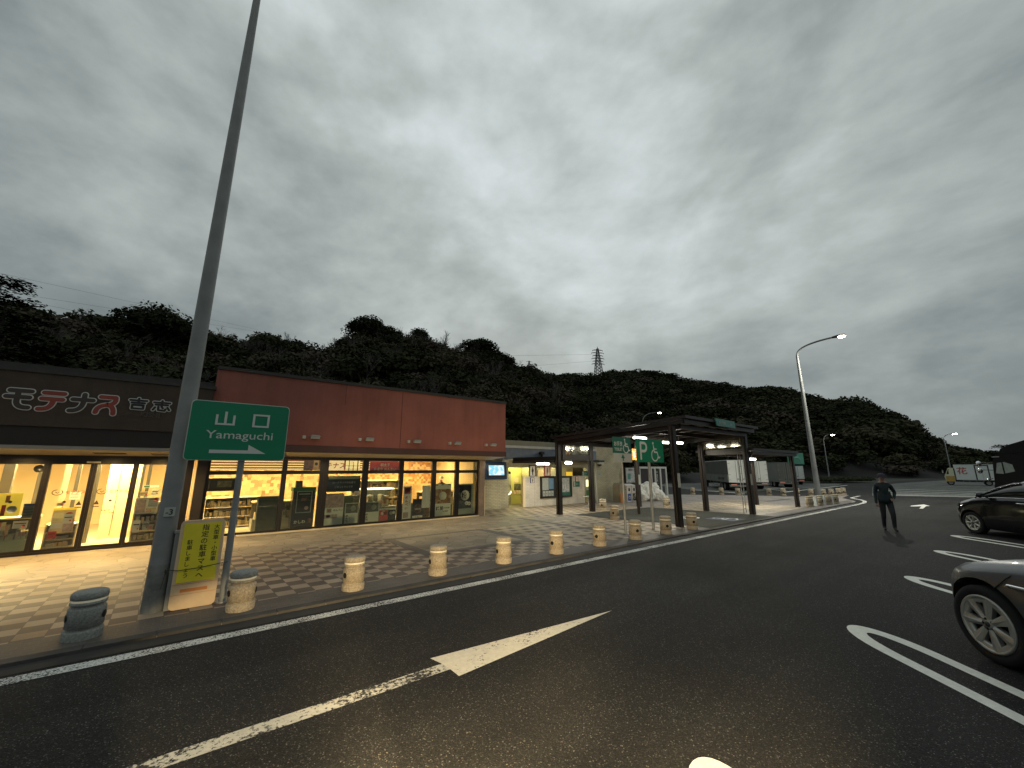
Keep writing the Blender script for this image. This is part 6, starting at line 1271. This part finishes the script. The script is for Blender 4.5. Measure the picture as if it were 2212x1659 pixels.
# dark cab-over truck at the right edge
t = thing('dark_truck', 'big dark truck cab with air deflector and chrome mirrors at the right edge', 'truck', (26+.7071*(-1.22)+.7071*1.1, 1.9-.7071*1.22-.7071*1.1, 0), R(45))
h = 1.1
b = MB(); prof = [(0.0, .35), (0.05, 1.1), (-.02, 1.35), (-.10, 2.0), (-.20, 2.36), (-.32, 2.45), (-1.9, 2.47), (-1.9, .35)]
n = len(prof); b.add([(a, h, c) for a, c in prof]+[(a, -h, c) for a, c in prof], [tuple(range(n)), tuple(range(n, 2*n))[::-1]]+[(i, n+i, n+(i+1) % n, (i+1) % n) for i in range(n)], 'dark_cab'); b.box(-.42, -.15, -h-.01, h+.01, 2.34, 2.37, 'plate_white'); b.build('cab', t, local=True)
b = MB(); prof = [(-.35, 2.46), (-.48, 2.66), (-.8, 2.80), (-1.3, 2.92), (-1.9, 3.1), (-1.9, 2.48)]
n = len(prof); b.add([(a, h*.96, c) for a, c in prof]+[(a, -h*.96, c) for a, c in prof], [tuple(range(n)), tuple(range(n, 2*n))[::-1]]+[(i, n+i, n+(i+1) % n, (i+1) % n) for i in range(n)], 'dark_cab'); b.build('air_deflector', t, local=True)
b = MB(); b.add([(-.16, h+.006, 1.72), (-.42, h+.006, 1.70), (-.86, h+.006, 1.80), (-.82, h+.006, 2.05), (-.55, h+.006, 2.15), (-.28, h+.006, 2.12)], [(5, 4, 3, 2, 1, 0)], 'board_paper'); b.box(-.50, -.46, h+.007, h+.02, 1.70, 2.14, 'dark_cab'); b.add([(.002, h*.9, 1.5), (.002, -h*.9, 1.5), (-.12, -h*.88, 2.2), (-.12, h*.88, 2.2)], [(0, 1, 2, 3)], 'car_glass'); b.build('cab_window', t, local=True)
b = MB(); b.box(-9.5, -2.1, -h, h, .8, 3.1, 'dark_cab'); b.build('cargo_box', t, local=True)
for s in (1, -1):
    for z, y_ in ((2.09, .20), (1.82, .22)):
        b = MB(); b.tube([(-.1, s*h, z+.02), (.28, s*(h+.1), z+.03)], .015, 'plastic_black', 6)
        b.lathe([(.0001, -.06), (.09, -.05), (.12, 0), (.09, .05), (.0001, .06)], 'chrome', 16, Mx=Matrix.Translation((.30, s*(h+.13), z)) @ Matrix.Rotation(R(80), 4, 'Y') @ Matrix.Scale(.75, 4, (0, 1, 0))); b.build('mirror', t, local=True)
    b = MB(); b.tube([(.0, s*h, 1.52), (.12, s*(h+.06), 1.5)], .015, 'plastic_black', 6); b.lathe([(.0001, -.04), (.05, -.03), (.05, .03), (.0001, .04)], 'chrome', 12, Mx=Matrix.Translation((.12, s*(h+.08), 1.47))); b.build('mirror', t, local=True)
    twheel(t, -.75, s*(h-.02), .42, .3, s); twheel(t, -7.5, s*(h-.02), .42, .3, s)

# ------------------------------------------------------------------ person walking across the lot
def person(loc, rz, label):
    t = thing('person', label, 'person', loc, rz)
    # local frame: +x is the walking direction, +y its left
    J = [(0, 0, .93), (.00, 0, 1.10), (.02, 0, 1.28), (.015, 0, 1.42), (.02, 0, 1.50), (.03, 0, 1.58), (.035, 0, 1.66),      # 0 pelvis .. 4 neck 5 head 6 crown
         (.01, .155, 1.40), (-.10, .27, 1.17), (.06, .20, 1.00), (.13, .15, .98),     # 7-10 left arm bent, hand at the waist
         (.01, -.155, 1.40), (-.04, -.21, 1.13), (.05, -.235, .89), (.07, -.235, .80),  # 11-14 right arm hanging
         (.0, .09, .88), (.12, .10, .50), (.02, .10, .10), (.14, .11, .045), (.20, .11, .04),   # 15-19 left leg
         (.0, -.09, .88), (-.03, -.10, .49), (-.20, -.10, .13), (-.14, -.11, .045), (-.04, -.11, .035)]
    E = [(0, 1), (1, 2), (2, 3), (3, 4), (4, 5), (5, 6), (3, 7), (7, 8), (8, 9), (9, 10), (3, 11), (11, 12), (12, 13), (13, 14), (0, 15), (15, 16), (16, 17), (17, 18), (18, 19), (0, 20), (20, 21), (21, 22), (22, 23), (23, 24)]
    Rr = [(.15, .12), (.145, .11), (.165, .12), (.13, .10), .058, (.078, .092), (.062, .075), .068, .05, .038, .032, .068, .05, .038, .032, .10, .07, .048, .045, .03, .10, .07, .05, .045, .03]
    def mf(c):
        if c.z > 1.475: return 'skin'
        if c.z < .10: return 'shoe'
        if c.z < .90 and abs(c.y) < .2: return 'trousers'
        if (c.z < .84 and abs(c.y) > .2) or (c.x > .13 and .93 < c.z < 1.04): return 'skin'
        return 'jacket'
    skin_body('body', J, E, Rr, mf, t)
    b = MB(); Mh = Matrix.Translation((.035, 0, 1.645))
    b.lathe([(.098, -.005), (.102, .02), (.088, .075), (.05, .105), (.0001, .112)], 'cap_purple', 20, Mx=Mh); b.add([(.12, -.06, 1.645), (.12, .06, 1.645), (.20, .035, 1.63), (.20, -.035, 1.63), (.12, -.06, 1.655), (.12, .06, 1.655), (.20, .035, 1.64), (.20, -.035, 1.64)], [(0, 1, 2, 3)[::-1], (4, 5, 6, 7)[::-1], (0, 3, 7, 4), (2, 6, 7, 3), (1, 5, 6, 2)], 'cap_purple'); b.build('cap', t, local=True)
    b = MB(); b.lathe([(.0001, -.012), (.012, 0), (.0001, .02)], 'skin', 8, Mx=Matrix.Translation((.125, 0, 1.575)))
    b.build('nose', t, local=True)
    b = MB()
    for s in (1, -1): b.lathe([(.0001, -.012), (.016, 0), (.0001, .012)], 'skin', 8, Mx=Matrix.Translation((.03, s*.088, 1.585)))
    b.build('ears', t, local=True)
    b = MB()
    for s in (1, -1): b.lathe([(.0001, 0), (.009, .002), (.0001, .004)], 'ink', 8, Mx=Matrix.Translation((.118, s*.032, 1.605)) @ Matrix.Rotation(R(90), 4, 'Y'))
    b.box(.112, .119, -.022, .022, 1.535, 1.541, 'red_ink'); b.build('face', t, local=True)
    for s, hx, hz, dx in ((1, .135, .975, .07), (-1, .075, .785, .01)):
        b = MB()
        for k in range(4): y = s*(.135 if s > 0 else .232)+(k-1.5)*.017; q = .055+.008*(1.5-abs(k-1.5)); b.tube([(hx, y, hz), (hx+dx*.6, y, hz-q*.6), (hx+dx*.7, y, hz-q)], [.010, .009, .007], 'skin', 6)
        b.tube([(hx+.01, s*.12 if s > 0 else -.21, hz+.02), (hx+.05, s*.10 if s > 0 else -.20, hz-.02)], [.011, .008], 'skin', 6); b.build('fingers', t, local=True)
    b = MB(); b.lathe([(.150, 0), (.172, .0), (.178, .10), (.172, .22), (.150, .34)], 'jacket', 20, Mx=Matrix.Translation((0, 0, .86)) @ Matrix.Scale(.82, 4, (1, 0, 0))); b.build('jacket_hem', t, local=True)
    return t
person((17.25, 3.02, 0), R(200), 'person in dark jacket, cap and grey trousers crossing the asphalt, elbow bent')
# shop assistant (chest up behind the till)
t = thing('person', 'person in dark clothing with pale cap behind the till near the shop corner', 'person', (8.15, 15.2, 0.03), R(-90))
skin_body('body', [(0, 0, .9), (0, 0, 1.12), (0, 0, 1.25), (0, 0, 1.33), (.01, 0, 1.42), (0, .16, 1.23), (.05, .22, 1.02), (.2, .1, .98), (0, -.16, 1.23), (.05, -.22, 1.02), (.2, -.1, .98)], [(0, 1), (1, 2), (2, 3), (3, 4), (2, 5), (5, 6), (6, 7), (2, 8), (8, 9), (9, 10)], [(.13, .1), (.14, .1), (.1, .09), .05, (.075, .085), .06, .045, .035, .06, .045, .035], lambda c: 'skin' if c.z > 1.3 else 'poster_dark', t)
b = MB(); b.lathe([(.09, 0), (.095, .04), (.06, .1), (.0001, .11)], 'paper', 16, Mx=Matrix.Translation((.01, 0, 1.46))); b.build('cap', t, local=True)

# ------------------------------------------------------------------ wooded hills
def lerp(tab, a):
    if a >= tab[0][0]: return tab[0][1]
    for (a0, v0), (a1, v1) in zip(tab, tab[1:]):
        if a1 <= a <= a0: f = (a0-a)/(a0-a1+1e-9); return v0+(v1-v0)*f
    return tab[-1][1]
NEAR = [(125, 16), (106, 13.6), (102, 13.4), (100, 13.6), (97, 14.6), (93, 14.8), (89, 14.6), (84, 15.0), (80, 15.0), (78, 15.0), (75, 16.5), (72.6, 18.2), (68, 18.0), (64, 17.3), (60, 16.2), (57.5, 17.0), (55, 16.4), (53.3, 15.0), (51, 14.3), (48.5, 13.6), (46, 12.5), (43, 10.2), (40, 8.0), (36, 5.2), (31, 2.0), (28, 0)]
FAR = [(60, 12), (49, 12.9), (46.3, 12.9), (43.5, 13.2), (41, 12.9), (40.2, 12.6), (39.0, 12.3), (38.0, 13.2), (36.6, 13.5), (34.5, 13.1), (32.6, 12.5), (30, 11.9), (27.9, 11.2), (24.7, 9.9), (21.6, 9.2), (19, 8.9), (16.9, 8.3), (15, 7.6), (13.5, 7.1), (10.7, 6.8), (9.0, 5.4), (7.4, 4.1), (5.9, 2.7), (4.2, 1.5), (3.1, .9), (1.5, .7), (0, .8), (-6, 1.0), (-16, .8)]
def hnear(az, r):
    rc = 78; rf = 31 if az > 62 else 31+(62-az)*0.9
    e = lerp(NEAR, az); top = math.tan(R(e))*rc*.93+1.0
    f = min(1, max(0, (r-rf)/(rc-rf))); f = f**.82 if f < 1 else 1
    wob = .9*math.sin(az*.55+r*.09)*math.sin(r*.13+az*.21)
    if r > rc: f = 1+(r-rc)*.0006
    return max(-.3, top*f+wob*min(1, f*3)*min(1, top/8) if r > rf else -.3)
def hfar(az, r):
    rc = 245; rf = 100+max(0, (20-az))*1.2 if az < 32 else 100
    e = lerp(FAR, az); top = math.tan(R(e))*rc*.965
    f = min(1, max(0, (r-rf)/(rc-rf))); f = f**.9
    wob = 2.2*math.sin(az*.5+r*.035)*math.sin(r*.05+az*.33)
    return max(-.5, top*f+wob*min(1, f*3)*min(1, top/15) if r > rf else -.5)
def terrain(name, fn, a0, a1, da, r0, r1, dr):
    vs = []; aa = np.arange(a0, a1+.01, da); rs = np.arange(r0, r1+.1, dr)
    for a in aa:
        for r in rs: vs.append((r*math.cos(R(a)), r*math.sin(R(a)), fn(a, r)))
    n = len(rs); fs = [(i*n+k, i*n+k+1, (i+1)*n+k+1, (i+1)*n+k) for i in range(len(aa)-1) for k in range(n-1)]
    b = MB(); b.add(vs, fs, 'soil', True); o = b.build(name)
    return tag(o, kind='structure')
terrain('hill', hnear, 27, 126, 1.0, 29, 120, 3)
terrain('hill', hfar, -18, 60, .8, 96, 330, 7)
NG = np.random.default_rng(5)
def crown_proto(seed, nq, leaf, flat=1.0, lumps=7):
    g = np.random.default_rng(seed)
    lc_ = g.normal(size=(lumps, 3)); lc_ /= np.linalg.norm(lc_, axis=1)[:, None]; lc_[:, 2] = np.abs(lc_[:, 2])*.8; lr = g.uniform(.38, .62, lumps); lc_ *= .58
    P0 = []
    k = g.integers(0, lumps, nq); d = g.normal(size=(nq, 3)); d /= np.linalg.norm(d, axis=1)[:, None]; d[:, 2] = np.where(d[:, 2] < -.35, -d[:, 2], d[:, 2])
    c = lc_[k]+d*(lr[k]*g.uniform(.72, 1.08, nq))[:, None]
    c[:, 2] = np.maximum(c[:, 2], -.45)*flat
    nrm = d+g.normal(size=(nq, 3))*.55; nrm /= np.linalg.norm(nrm, axis=1)[:, None]
    t1 = np.cross(nrm, g.normal(size=(nq, 3))); t1 /= np.linalg.norm(t1, axis=1)[:, None]; t2 = np.cross(nrm, t1)
    s = leaf*g.uniform(.6, 1.35, nq)[:, None]
    q = np.stack([c-t1*s, c-t2*s*.55, c+t1*s, c+t2*s*.55], 1)
    return q   # nq,4,3
def forest(name, spots, protos, mats, label, cat, kind='stuff'):
    allq = []; mi = []
    for (x, y, z, rx, rz_, p, m) in spots:
        q = protos[p]; a = NG.uniform(0, 6.28); ca, sa = math.cos(a), math.sin(a)
        X = (q[..., 0]*ca-q[..., 1]*sa)*rx+x; Y = (q[..., 0]*sa+q[..., 1]*ca)*rx+y; Z = q[..., 2]*rz_+z
        allq.append(np.stack([X, Y, Z], -1)); mi.append(np.full(len(q), m))
    A = np.concatenate(allq); n = len(A); me = bpy.data.meshes.new(name)
    me.vertices.add(n*4); me.vertices.foreach_set('co', A.reshape(-1).astype(np.float32)); me.loops.add(n*4); me.loops.foreach_set('vertex_index', np.arange(n*4, dtype=np.int32))
    me.polygons.add(n); me.polygons.foreach_set('loop_start', np.arange(0, n*4, 4, dtype=np.int32))
    for m in mats: me.materials.append(MATS[m])
    me.polygons.foreach_set('material_index', np.concatenate(mi).astype(np.int32)); me.update(calc_edges=True); me.validate()
    o = bpy.data.objects.new(name, me); COL.objects.link(o); return tag(o, label, cat, kind=kind)
LM = ['leaf_dark', 'leaf_mid', 'leaf_olive', 'leaf_brown']
pn = [crown_proto(10+i, 900, .085, lumps=9) for i in range(5)]; pf = [crown_proto(30+i, 520, .098, lumps=6) for i in range(5)]
sp = []
for i in range(900):
    az = NG.uniform(30, 112); r = math.sqrt(NG.uniform(31**2, 84**2)); z = hnear(az, r)
    if z < .2 or r*math.sin(R(az)) < 24: continue
    s = NG.uniform(1.3, 3.0)*(.8 if r < 45 else 1.0); m = NG.choice(4, p=[.38, .27, .22, .13])
    sp.append((r*math.cos(R(az)), r*math.sin(R(az)), z+s*.4, s*1.15, s*NG.uniform(.75, 1.1), NG.integers(5), m))
az = 31
while az < 112:
    r = NG.uniform(74, 80); s = NG.uniform(1.2, 2.4); z = hnear(az, r)
    if z > .5: sp.append((r*math.cos(R(az)), r*math.sin(R(az)), z+s*.35, s*1.2, s*NG.uniform(.8, 1.2), NG.integers(5), NG.choice(4, p=[.5, .25, .15, .1])))
    az += NG.uniform(.7, 1.6)
forest('near_forest', sp, pn, LM, 'dark evergreen and bare scrub covering the near hill behind the shop', 'forest')
sp = []
for i in range(2300):
    az = NG.uniform(-16, 49); r = math.sqrt(NG.uniform(97**2, 262**2)); z = hfar(az, r)
    if z < -.4: continue
    s = NG.uniform(3.2, 6.6); s *= .62+.38*min(1, r/200)
    if z < 3: s *= .7
    if az < 8: s *= .75
    sp.append((r*math.cos(R(az)), r*math.sin(R(az)), z+s*.25, s*1.25, s*NG.uniform(.7, 1.0), NG.integers(5), NG.choice(4, p=[.45, .3, .15, .1])))
az = -16
while az < 48:
    r = NG.uniform(238, 250); s = NG.uniform(3, 5.5); z = hfar(az, r)
    if az < 6: s *= .75
    sp.append((r*math.cos(R(az)), r*math.sin(R(az)), z+s*.15, s*1.3, s*NG.uniform(.6, .95), NG.integers(5), NG.choice(3)))
    az += NG.uniform(.5, 1.3)
forest('far_forest', sp, pf, LM, 'dark wooded slope descending to the right behind the trucks', 'forest')
sp = []
for i in range(120):
    f = NG.uniform(0, 1); x = 64.5+10.5*f+NG.uniform(-.5, .5); y = 17.7-3.3*f+NG.uniform(-.2, 2.8); sp.append((x, y, .25, .75, .55, NG.integers(5), 0))
o = forest('hedge', sp, pf, ['hedge_m'], 'low olive hedge island between the trucks and the far road', 'hedge', kind='thing')
b = MB(); b.sheet([(62, 20), (66, 16.5), (76, 13.2), (100, 12.5), (190, 10), (230, 60), (120, 75), (70, 60), (40, 38), (34, 24.2), (46, 30.5), (59, 27.5)], 0.008, 'grass_m'); struct('grass_verge', b)
b = MB(); b.sheet([(-60, 24.2), (33.9, 24.2), (39, 38), (60, 80), (-60, 120)], 0.012, 'grass_m'); struct('grass_verge', b)

# leafless brush between the evergreens
def brush():
    g = random.Random(77); b = MB()
    def br(p, d, l, r, lev):
        q = p+d*l; b.tube([p, q], [r, r*.65], 'bark_grey' if g.random() < .6 else 'bark', 3, caps=False)
        if lev >= 4: return
        for k in range(3): br(q, (d+Vector((g.uniform(-1, 1), g.uniform(-1, 1), g.uniform(-.2, .8)))*.6).normalized(), l*g.uniform(.6, .85), r*.62, lev+1)
    for k in range(130):
        az = g.uniform(44, 104); r = math.sqrt(g.uniform(33**2, 76**2)); z = hnear(az, r)
        if z < .5: continue
        br(Vector((r*math.cos(R(az)), r*math.sin(R(az)), z)), Vector((g.uniform(-.2, .2), g.uniform(-.2, .2), 1)).normalized(), g.uniform(.9, 1.7), .075, 0)
    tag(b.build('leafless_brush'), 'pale leafless brush scattered between the evergreens on the near hill', 'brush', kind='stuff')
brush()
# single trees that stand out on the skyline
def bare_tree(x, y, z, hgt, seed, label, mat='bark_grey', spread=.5, r0=.16):
    g = random.Random(seed); t = thing('bare_tree', label, 'tree', (x, y, z)); tr = MB(); cr_ = MB()
    def br(p, d, l, r, lev):
        q = p+d*l; m = (tr if lev < 2 else cr_); mid = p+d*l*.5+Vector((g.uniform(-1, 1), g.uniform(-1, 1), g.uniform(-.3, .3)))*l*.06
        m.tube([p, mid, q], [r, r*.85, r*.7], mat, 5 if lev < 3 else 3, caps=False)
        if lev >= 5: return
        for k in range(3 if lev < 4 else 2):
            nd = (d+Vector((g.uniform(-1, 1), g.uniform(-1, 1), g.uniform(-.25, .7)))*spread).normalized(); br(p+d*l*g.uniform(.6, 1.0) if k else q, nd, l*g.uniform(.62, .85), r*.6, lev+1)
    br(Vector((x, y, z)), Vector((0, 0, 1)), hgt*.27, r0, 0)
    tr.build('trunk', t); cr_.build('twigs', t)
def leafy(name, x, y, z, hgt, rad, seed, label, nq=2200, leaf=.09, mat='leaf_dark', mat2='leaf_mid', lumps=14, flat=1.0, trunk=.35, tiers=None):
    t = thing(name, label, 'tree', (x, y, z)); b = MB(); g = random.Random(seed)
    b.tube([(x, y, z-.5), (x+.1, y, z+hgt*.4), (x, y, z+hgt*.85)], [.24, .17, .06], 'bark', 8)
    for k in range(6): a = g.uniform(0, 6.28); z0 = z+hgt*g.uniform(.25, .6); b.tube([(x, y, z0), (x+math.cos(a)*rad*.6, y+math.sin(a)*rad*.6, z0+hgt*.2)], [.09, .03], 'bark', 6)
    b.build('trunk', t)
    if tiers:
        spots = [(x+tx*rad, y+ty*rad, z+tz*hgt, rad*ts, rad*ts*tf, 0, g.choice([0, 0, 1])) for tx, ty, tz, ts, tf in tiers]; q = [crown_proto(seed, nq//len(tiers)+1, leaf/(sum(s[3] for s in tiers)/len(tiers))*.8, lumps=9)]
    else: spots = [(x, y, z+hgt*.62, rad, hgt*.5, 0, 0), (x, y, z+hgt*.66, rad*.93, hgt*.46, 1, 1)]; q = [crown_proto(seed, nq, leaf, lumps=lumps), crown_proto(seed+1, nq//3, leaf, lumps=lumps)]
    o = forest('crown', spots, q, [mat, mat2], None, None, None); o.parent = t; o.location = -Vector((x, y, z))
def pol(az, r): return r*math.cos(R(az)), r*math.sin(R(az))
def on(az, r): x, y = pol(az, r); return x, y, hnear(az, r)
x, y, z = on(105.6, 40)
conif = []
gg = random.Random(3)
for k in range(16):
    f = k/15; a = gg.uniform(0, 6.28); rr_ = (1-f)*.72+.08; conif.append((math.cos(a)*rr_*.7, math.sin(a)*rr_*.7, .25+.72*f, .56*(1-f*.5), .30))
leafy('conifer', x, y, z-.3, 9.8, 4.8, 61, 'big dark layered conifer at the left edge of the skyline', 5200, .055, 'leaf_dark', 'leaf_dark', tiers=conif)
x, y, z = on(98.7, 62); leafy('pine_tree', x, y, z-.3, 4.6, 1.9, 62, 'small flat-topped pine left of the round evergreen', 1300, .1, 'leaf_dark', 'leaf_dark', tiers=[(0, 0, .9, .75, .30), (-.55, 0, .68, .6, .28), (.6, 0, .66, .6, .28), (.1, .2, .5, .7, .25)])
x, y, z = on(95.0, 58); leafy('evergreen_tree', x, y, z-.6, 6.4, 4.2, 63, 'large round evergreen behind the lamp pole', 4200, .055, 'leaf_dark', 'leaf_mid')
x, y, z = on(91.0, 62); leafy('evergreen_tree', x, y, z-.5, 5.2, 2.6, 64, 'round evergreen just left of the lamp pole on the skyline', 1800, .08)
x, y, z = on(84.4, 62); leafy('evergreen_tree', x, y, z-.5, 5.0, 2.9, 65, 'bushy evergreen on the skyline right of the bare tree', 2000, .08, 'leaf_mid', 'leaf_olive')
x, y, z = on(81.6, 66); leafy('evergreen_tree', x, y, z-.5, 4.4, 2.7, 73, 'second bushy evergreen right of the bare tree, slightly lower', 1700, .08, 'leaf_mid', 'leaf_dark')
x, y, z = on(73.0, 76); leafy('evergreen_tree', x, y, z-.8, 6.4, 4.0, 66, 'domed evergreen crowning the knoll above the shop roof', 3400, .06)
x, y, z = on(70.3, 76); leafy('evergreen_tree', x, y, z-.8, 5.2, 3.6, 67, 'evergreen on the right shoulder of the knoll', 2600, .06)
x, y, z = on(65.9, 76); leafy('evergreen_tree', x, y, z-.3, 4.6, 2.2, 68, 'small rounded evergreen between two bare trees', 1500, .08)
x, y, z = on(57.2, 76); leafy('evergreen_tree', x, y, z-.8, 5.0, 4.2, 69, 'domed evergreen at the end of the near ridge', 3200, .06)
x, y, z = on(53.8, 78); leafy('evergreen_tree', x, y, z-1.2, 4.6, 3.4, 70, 'lower evergreen right of the domed one on the near ridge', 2200, .07)
for az_, r_, h_, s_, l_ in ((86.9, 60, 5.6, 5, 'pale bare tree on the skyline right of the lamp pole'), (76.4, 76, 6.5, 6, 'bare tree at the left of the knoll'), (67.6, 77, 6.6, 7, 'bare tree right of the knoll'), (62.6, 75, 6.8, 8, 'tall fan-shaped bare tree on the near ridge'), (60.9, 76, 5.6, 9, 'shorter bare tree left of the domed evergreen'), (51.2, 80, 4.6, 10, 'low bare tree where the near ridge falls away'), (54.5, 56, 8.0, 11, 'pale branching bare tree halfway up the slope behind the shop'), (80.5, 60, 5.0, 12, 'thin bare tree on the low part of the ridge'), (101.5, 55, 4.2, 13, 'bare scrub tree right of the big conifer'), (46.5, 60, 7.5, 14, 'bare pale tree on the slope left of the big canopy')):
    x, y, z = on(az_, r_); bare_tree(x, y, z-.3, h_, s_, l_, 'bark_grey', .55, .17)
x, y = pol(1.1, 150); leafy('pine_tree', x, y, hfar(1.1, 150)-1, 7.6, 3.4, 71, 'flat-topped pine on the skyline at the far right', 1800, .11, 'leaf_dark', 'leaf_dark', tiers=[(0, .3, .92, .55, .5), (0, -.5, .82, .6, .5), (0, .6, .68, .7, .6), (0, -.2, .55, 1.1, .6), (0, .9, .4, .8, .7), (0, -1.0, .4, .9, .7)])

# pylons and power lines
def pylon(az, r, z0, hgt, wb, label, arms=5):
    x, y = pol(az, r); t = thing('power_pylon', label, 'pylon', (x, y, z0)); b = MB()
    ca, sa = math.cos(R(az+90+20)), math.sin(R(az+90+20))
    def c(s1, s2, f): w = wb*(1-f*.86)/2; return (x+(s1*ca-s2*sa)*w, y+(s1*sa+s2*ca)*w, z0+hgt*f)
    th = wb*.045
    for s1 in (-1, 1):
        for s2 in (-1, 1): b.tube([c(s1, s2, 0), c(s1, s2, .97)], th, 'pylon_steel', 4)
    N_ = 10
    for k in range(N_):
        f0, f1 = k/N_*.97, (k+1)/N_*.97
        for (p, q) in (((-1, -1), (1, -1)), ((1, -1), (1, 1)), ((1, 1), (-1, 1)), ((-1, 1), (-1, -1))):
            b.tube([c(*p, f0), c(*q, f1)], th*.55, 'pylon_steel', 3); b.tube([c(*q, f0), c(*p, f1)], th*.55, 'pylon_steel', 3); b.tube([c(*p, f1), c(*q, f1)], th*.5, 'pylon_steel', 3)
    b.tube([c(0, 0, .97), c(0, 0, 1.03)], th, 'pylon_steel', 4); b.build('lattice_tower', t)
    for k in range(arms):
        f = .50+k*.42/max(1, arms-1); l = wb*(.62 if k % 2 else .75); b = MB()
        for s in (-1, 1): b.tube([c(0, 0, f), (x+ca*l*s, y+sa*l*s, z0+hgt*f)], th*.7, 'pylon_steel', 4); b.tube([c(0, 0, f+.035), (x+ca*l*s, y+sa*l*s, z0+hgt*f)], th*.5, 'pylon_steel', 4); b.tube([(x+ca*l*s, y+sa*l*s, z0+hgt*f), (x+ca*l*s, y+sa*l*s, z0+hgt*f-.7)], th*.7, 'wire', 4)
        b.build('cross_arm', t)
pylon(39.4, 262, 262*math.tan(R(12.6)), 22.5, 5.6, 'tall lattice power pylon in the dip of the far ridge', 6)
pylon(49.45, 300, 300*math.tan(R(13.9)), 10.0, 3.2, 'tiny distant pylon at the end of the near ridge', 3)
for i, (a0, e0, r0_, a1, e1, r1_) in enumerate(((106.4, 16.9, 110, 85.8, 16.6, 150), (105.0, 15.5, 110, 86.2, 16.35, 150), (104.8, 15.0, 112, 95.0, 14.9, 130), (104.0, 14.3, 112, 97.0, 14.0, 130), (59.3, 15.84, 200, 39.6, 15.9, 262), (54, 14.2, 230, 39.6, 15.0, 262))):
    x0, y0 = pol(a0, r0_); x1, y1 = pol(a1, r1_); z0 = 1.9+r0_*math.tan(R(e0)); z1 = 1.9+r1_*math.tan(R(e1)); dz = (z1-z0)
    x0 -= (x1-x0)*.3; y0 -= (y1-y0)*.3; z0 -= dz*.3
    b = MB(); b.tube([(x0, y0, z0), (x1, y1, z1)], 0.017 if i < 4 else .04, 'wire', 4); o = b.build('power_line')
    tag(o, ('topmost thin power line crossing the sky above the left trees', 'second thin power line above the left trees', 'third thin power line, ending behind the round evergreen', 'lowest thin power line beside the flat-topped pine', 'upper cable running from the near ridge to the tall pylon', 'lower cable running from the near ridge to the tall pylon')[i], 'power line', 'power lines across the sky')

# ------------------------------------------------------------------ headlights of the vehicle the photo is taken from
for p_, az_, el_, pw, sz_, bl_ in (((0.7, 0.95, .66), 60, -5.0, 1700, 62, .8), ((1.35, .1, .66), 44, -6.5, 1500, 62, .8), ((0.55, 0.95, .66), 87, -19.5, 900, 36, .25)):
    d = Vector((math.cos(R(az_))*math.cos(R(el_)), math.sin(R(az_))*math.cos(R(el_)), math.sin(R(el_))))
    o = light('SPOT', 'headlight_beam', p_, pw, (1, .74, .38), .05, spot=R(sz_), blend=bl_); o.rotation_euler = d.to_track_quat('-Z', 'Y').to_euler()
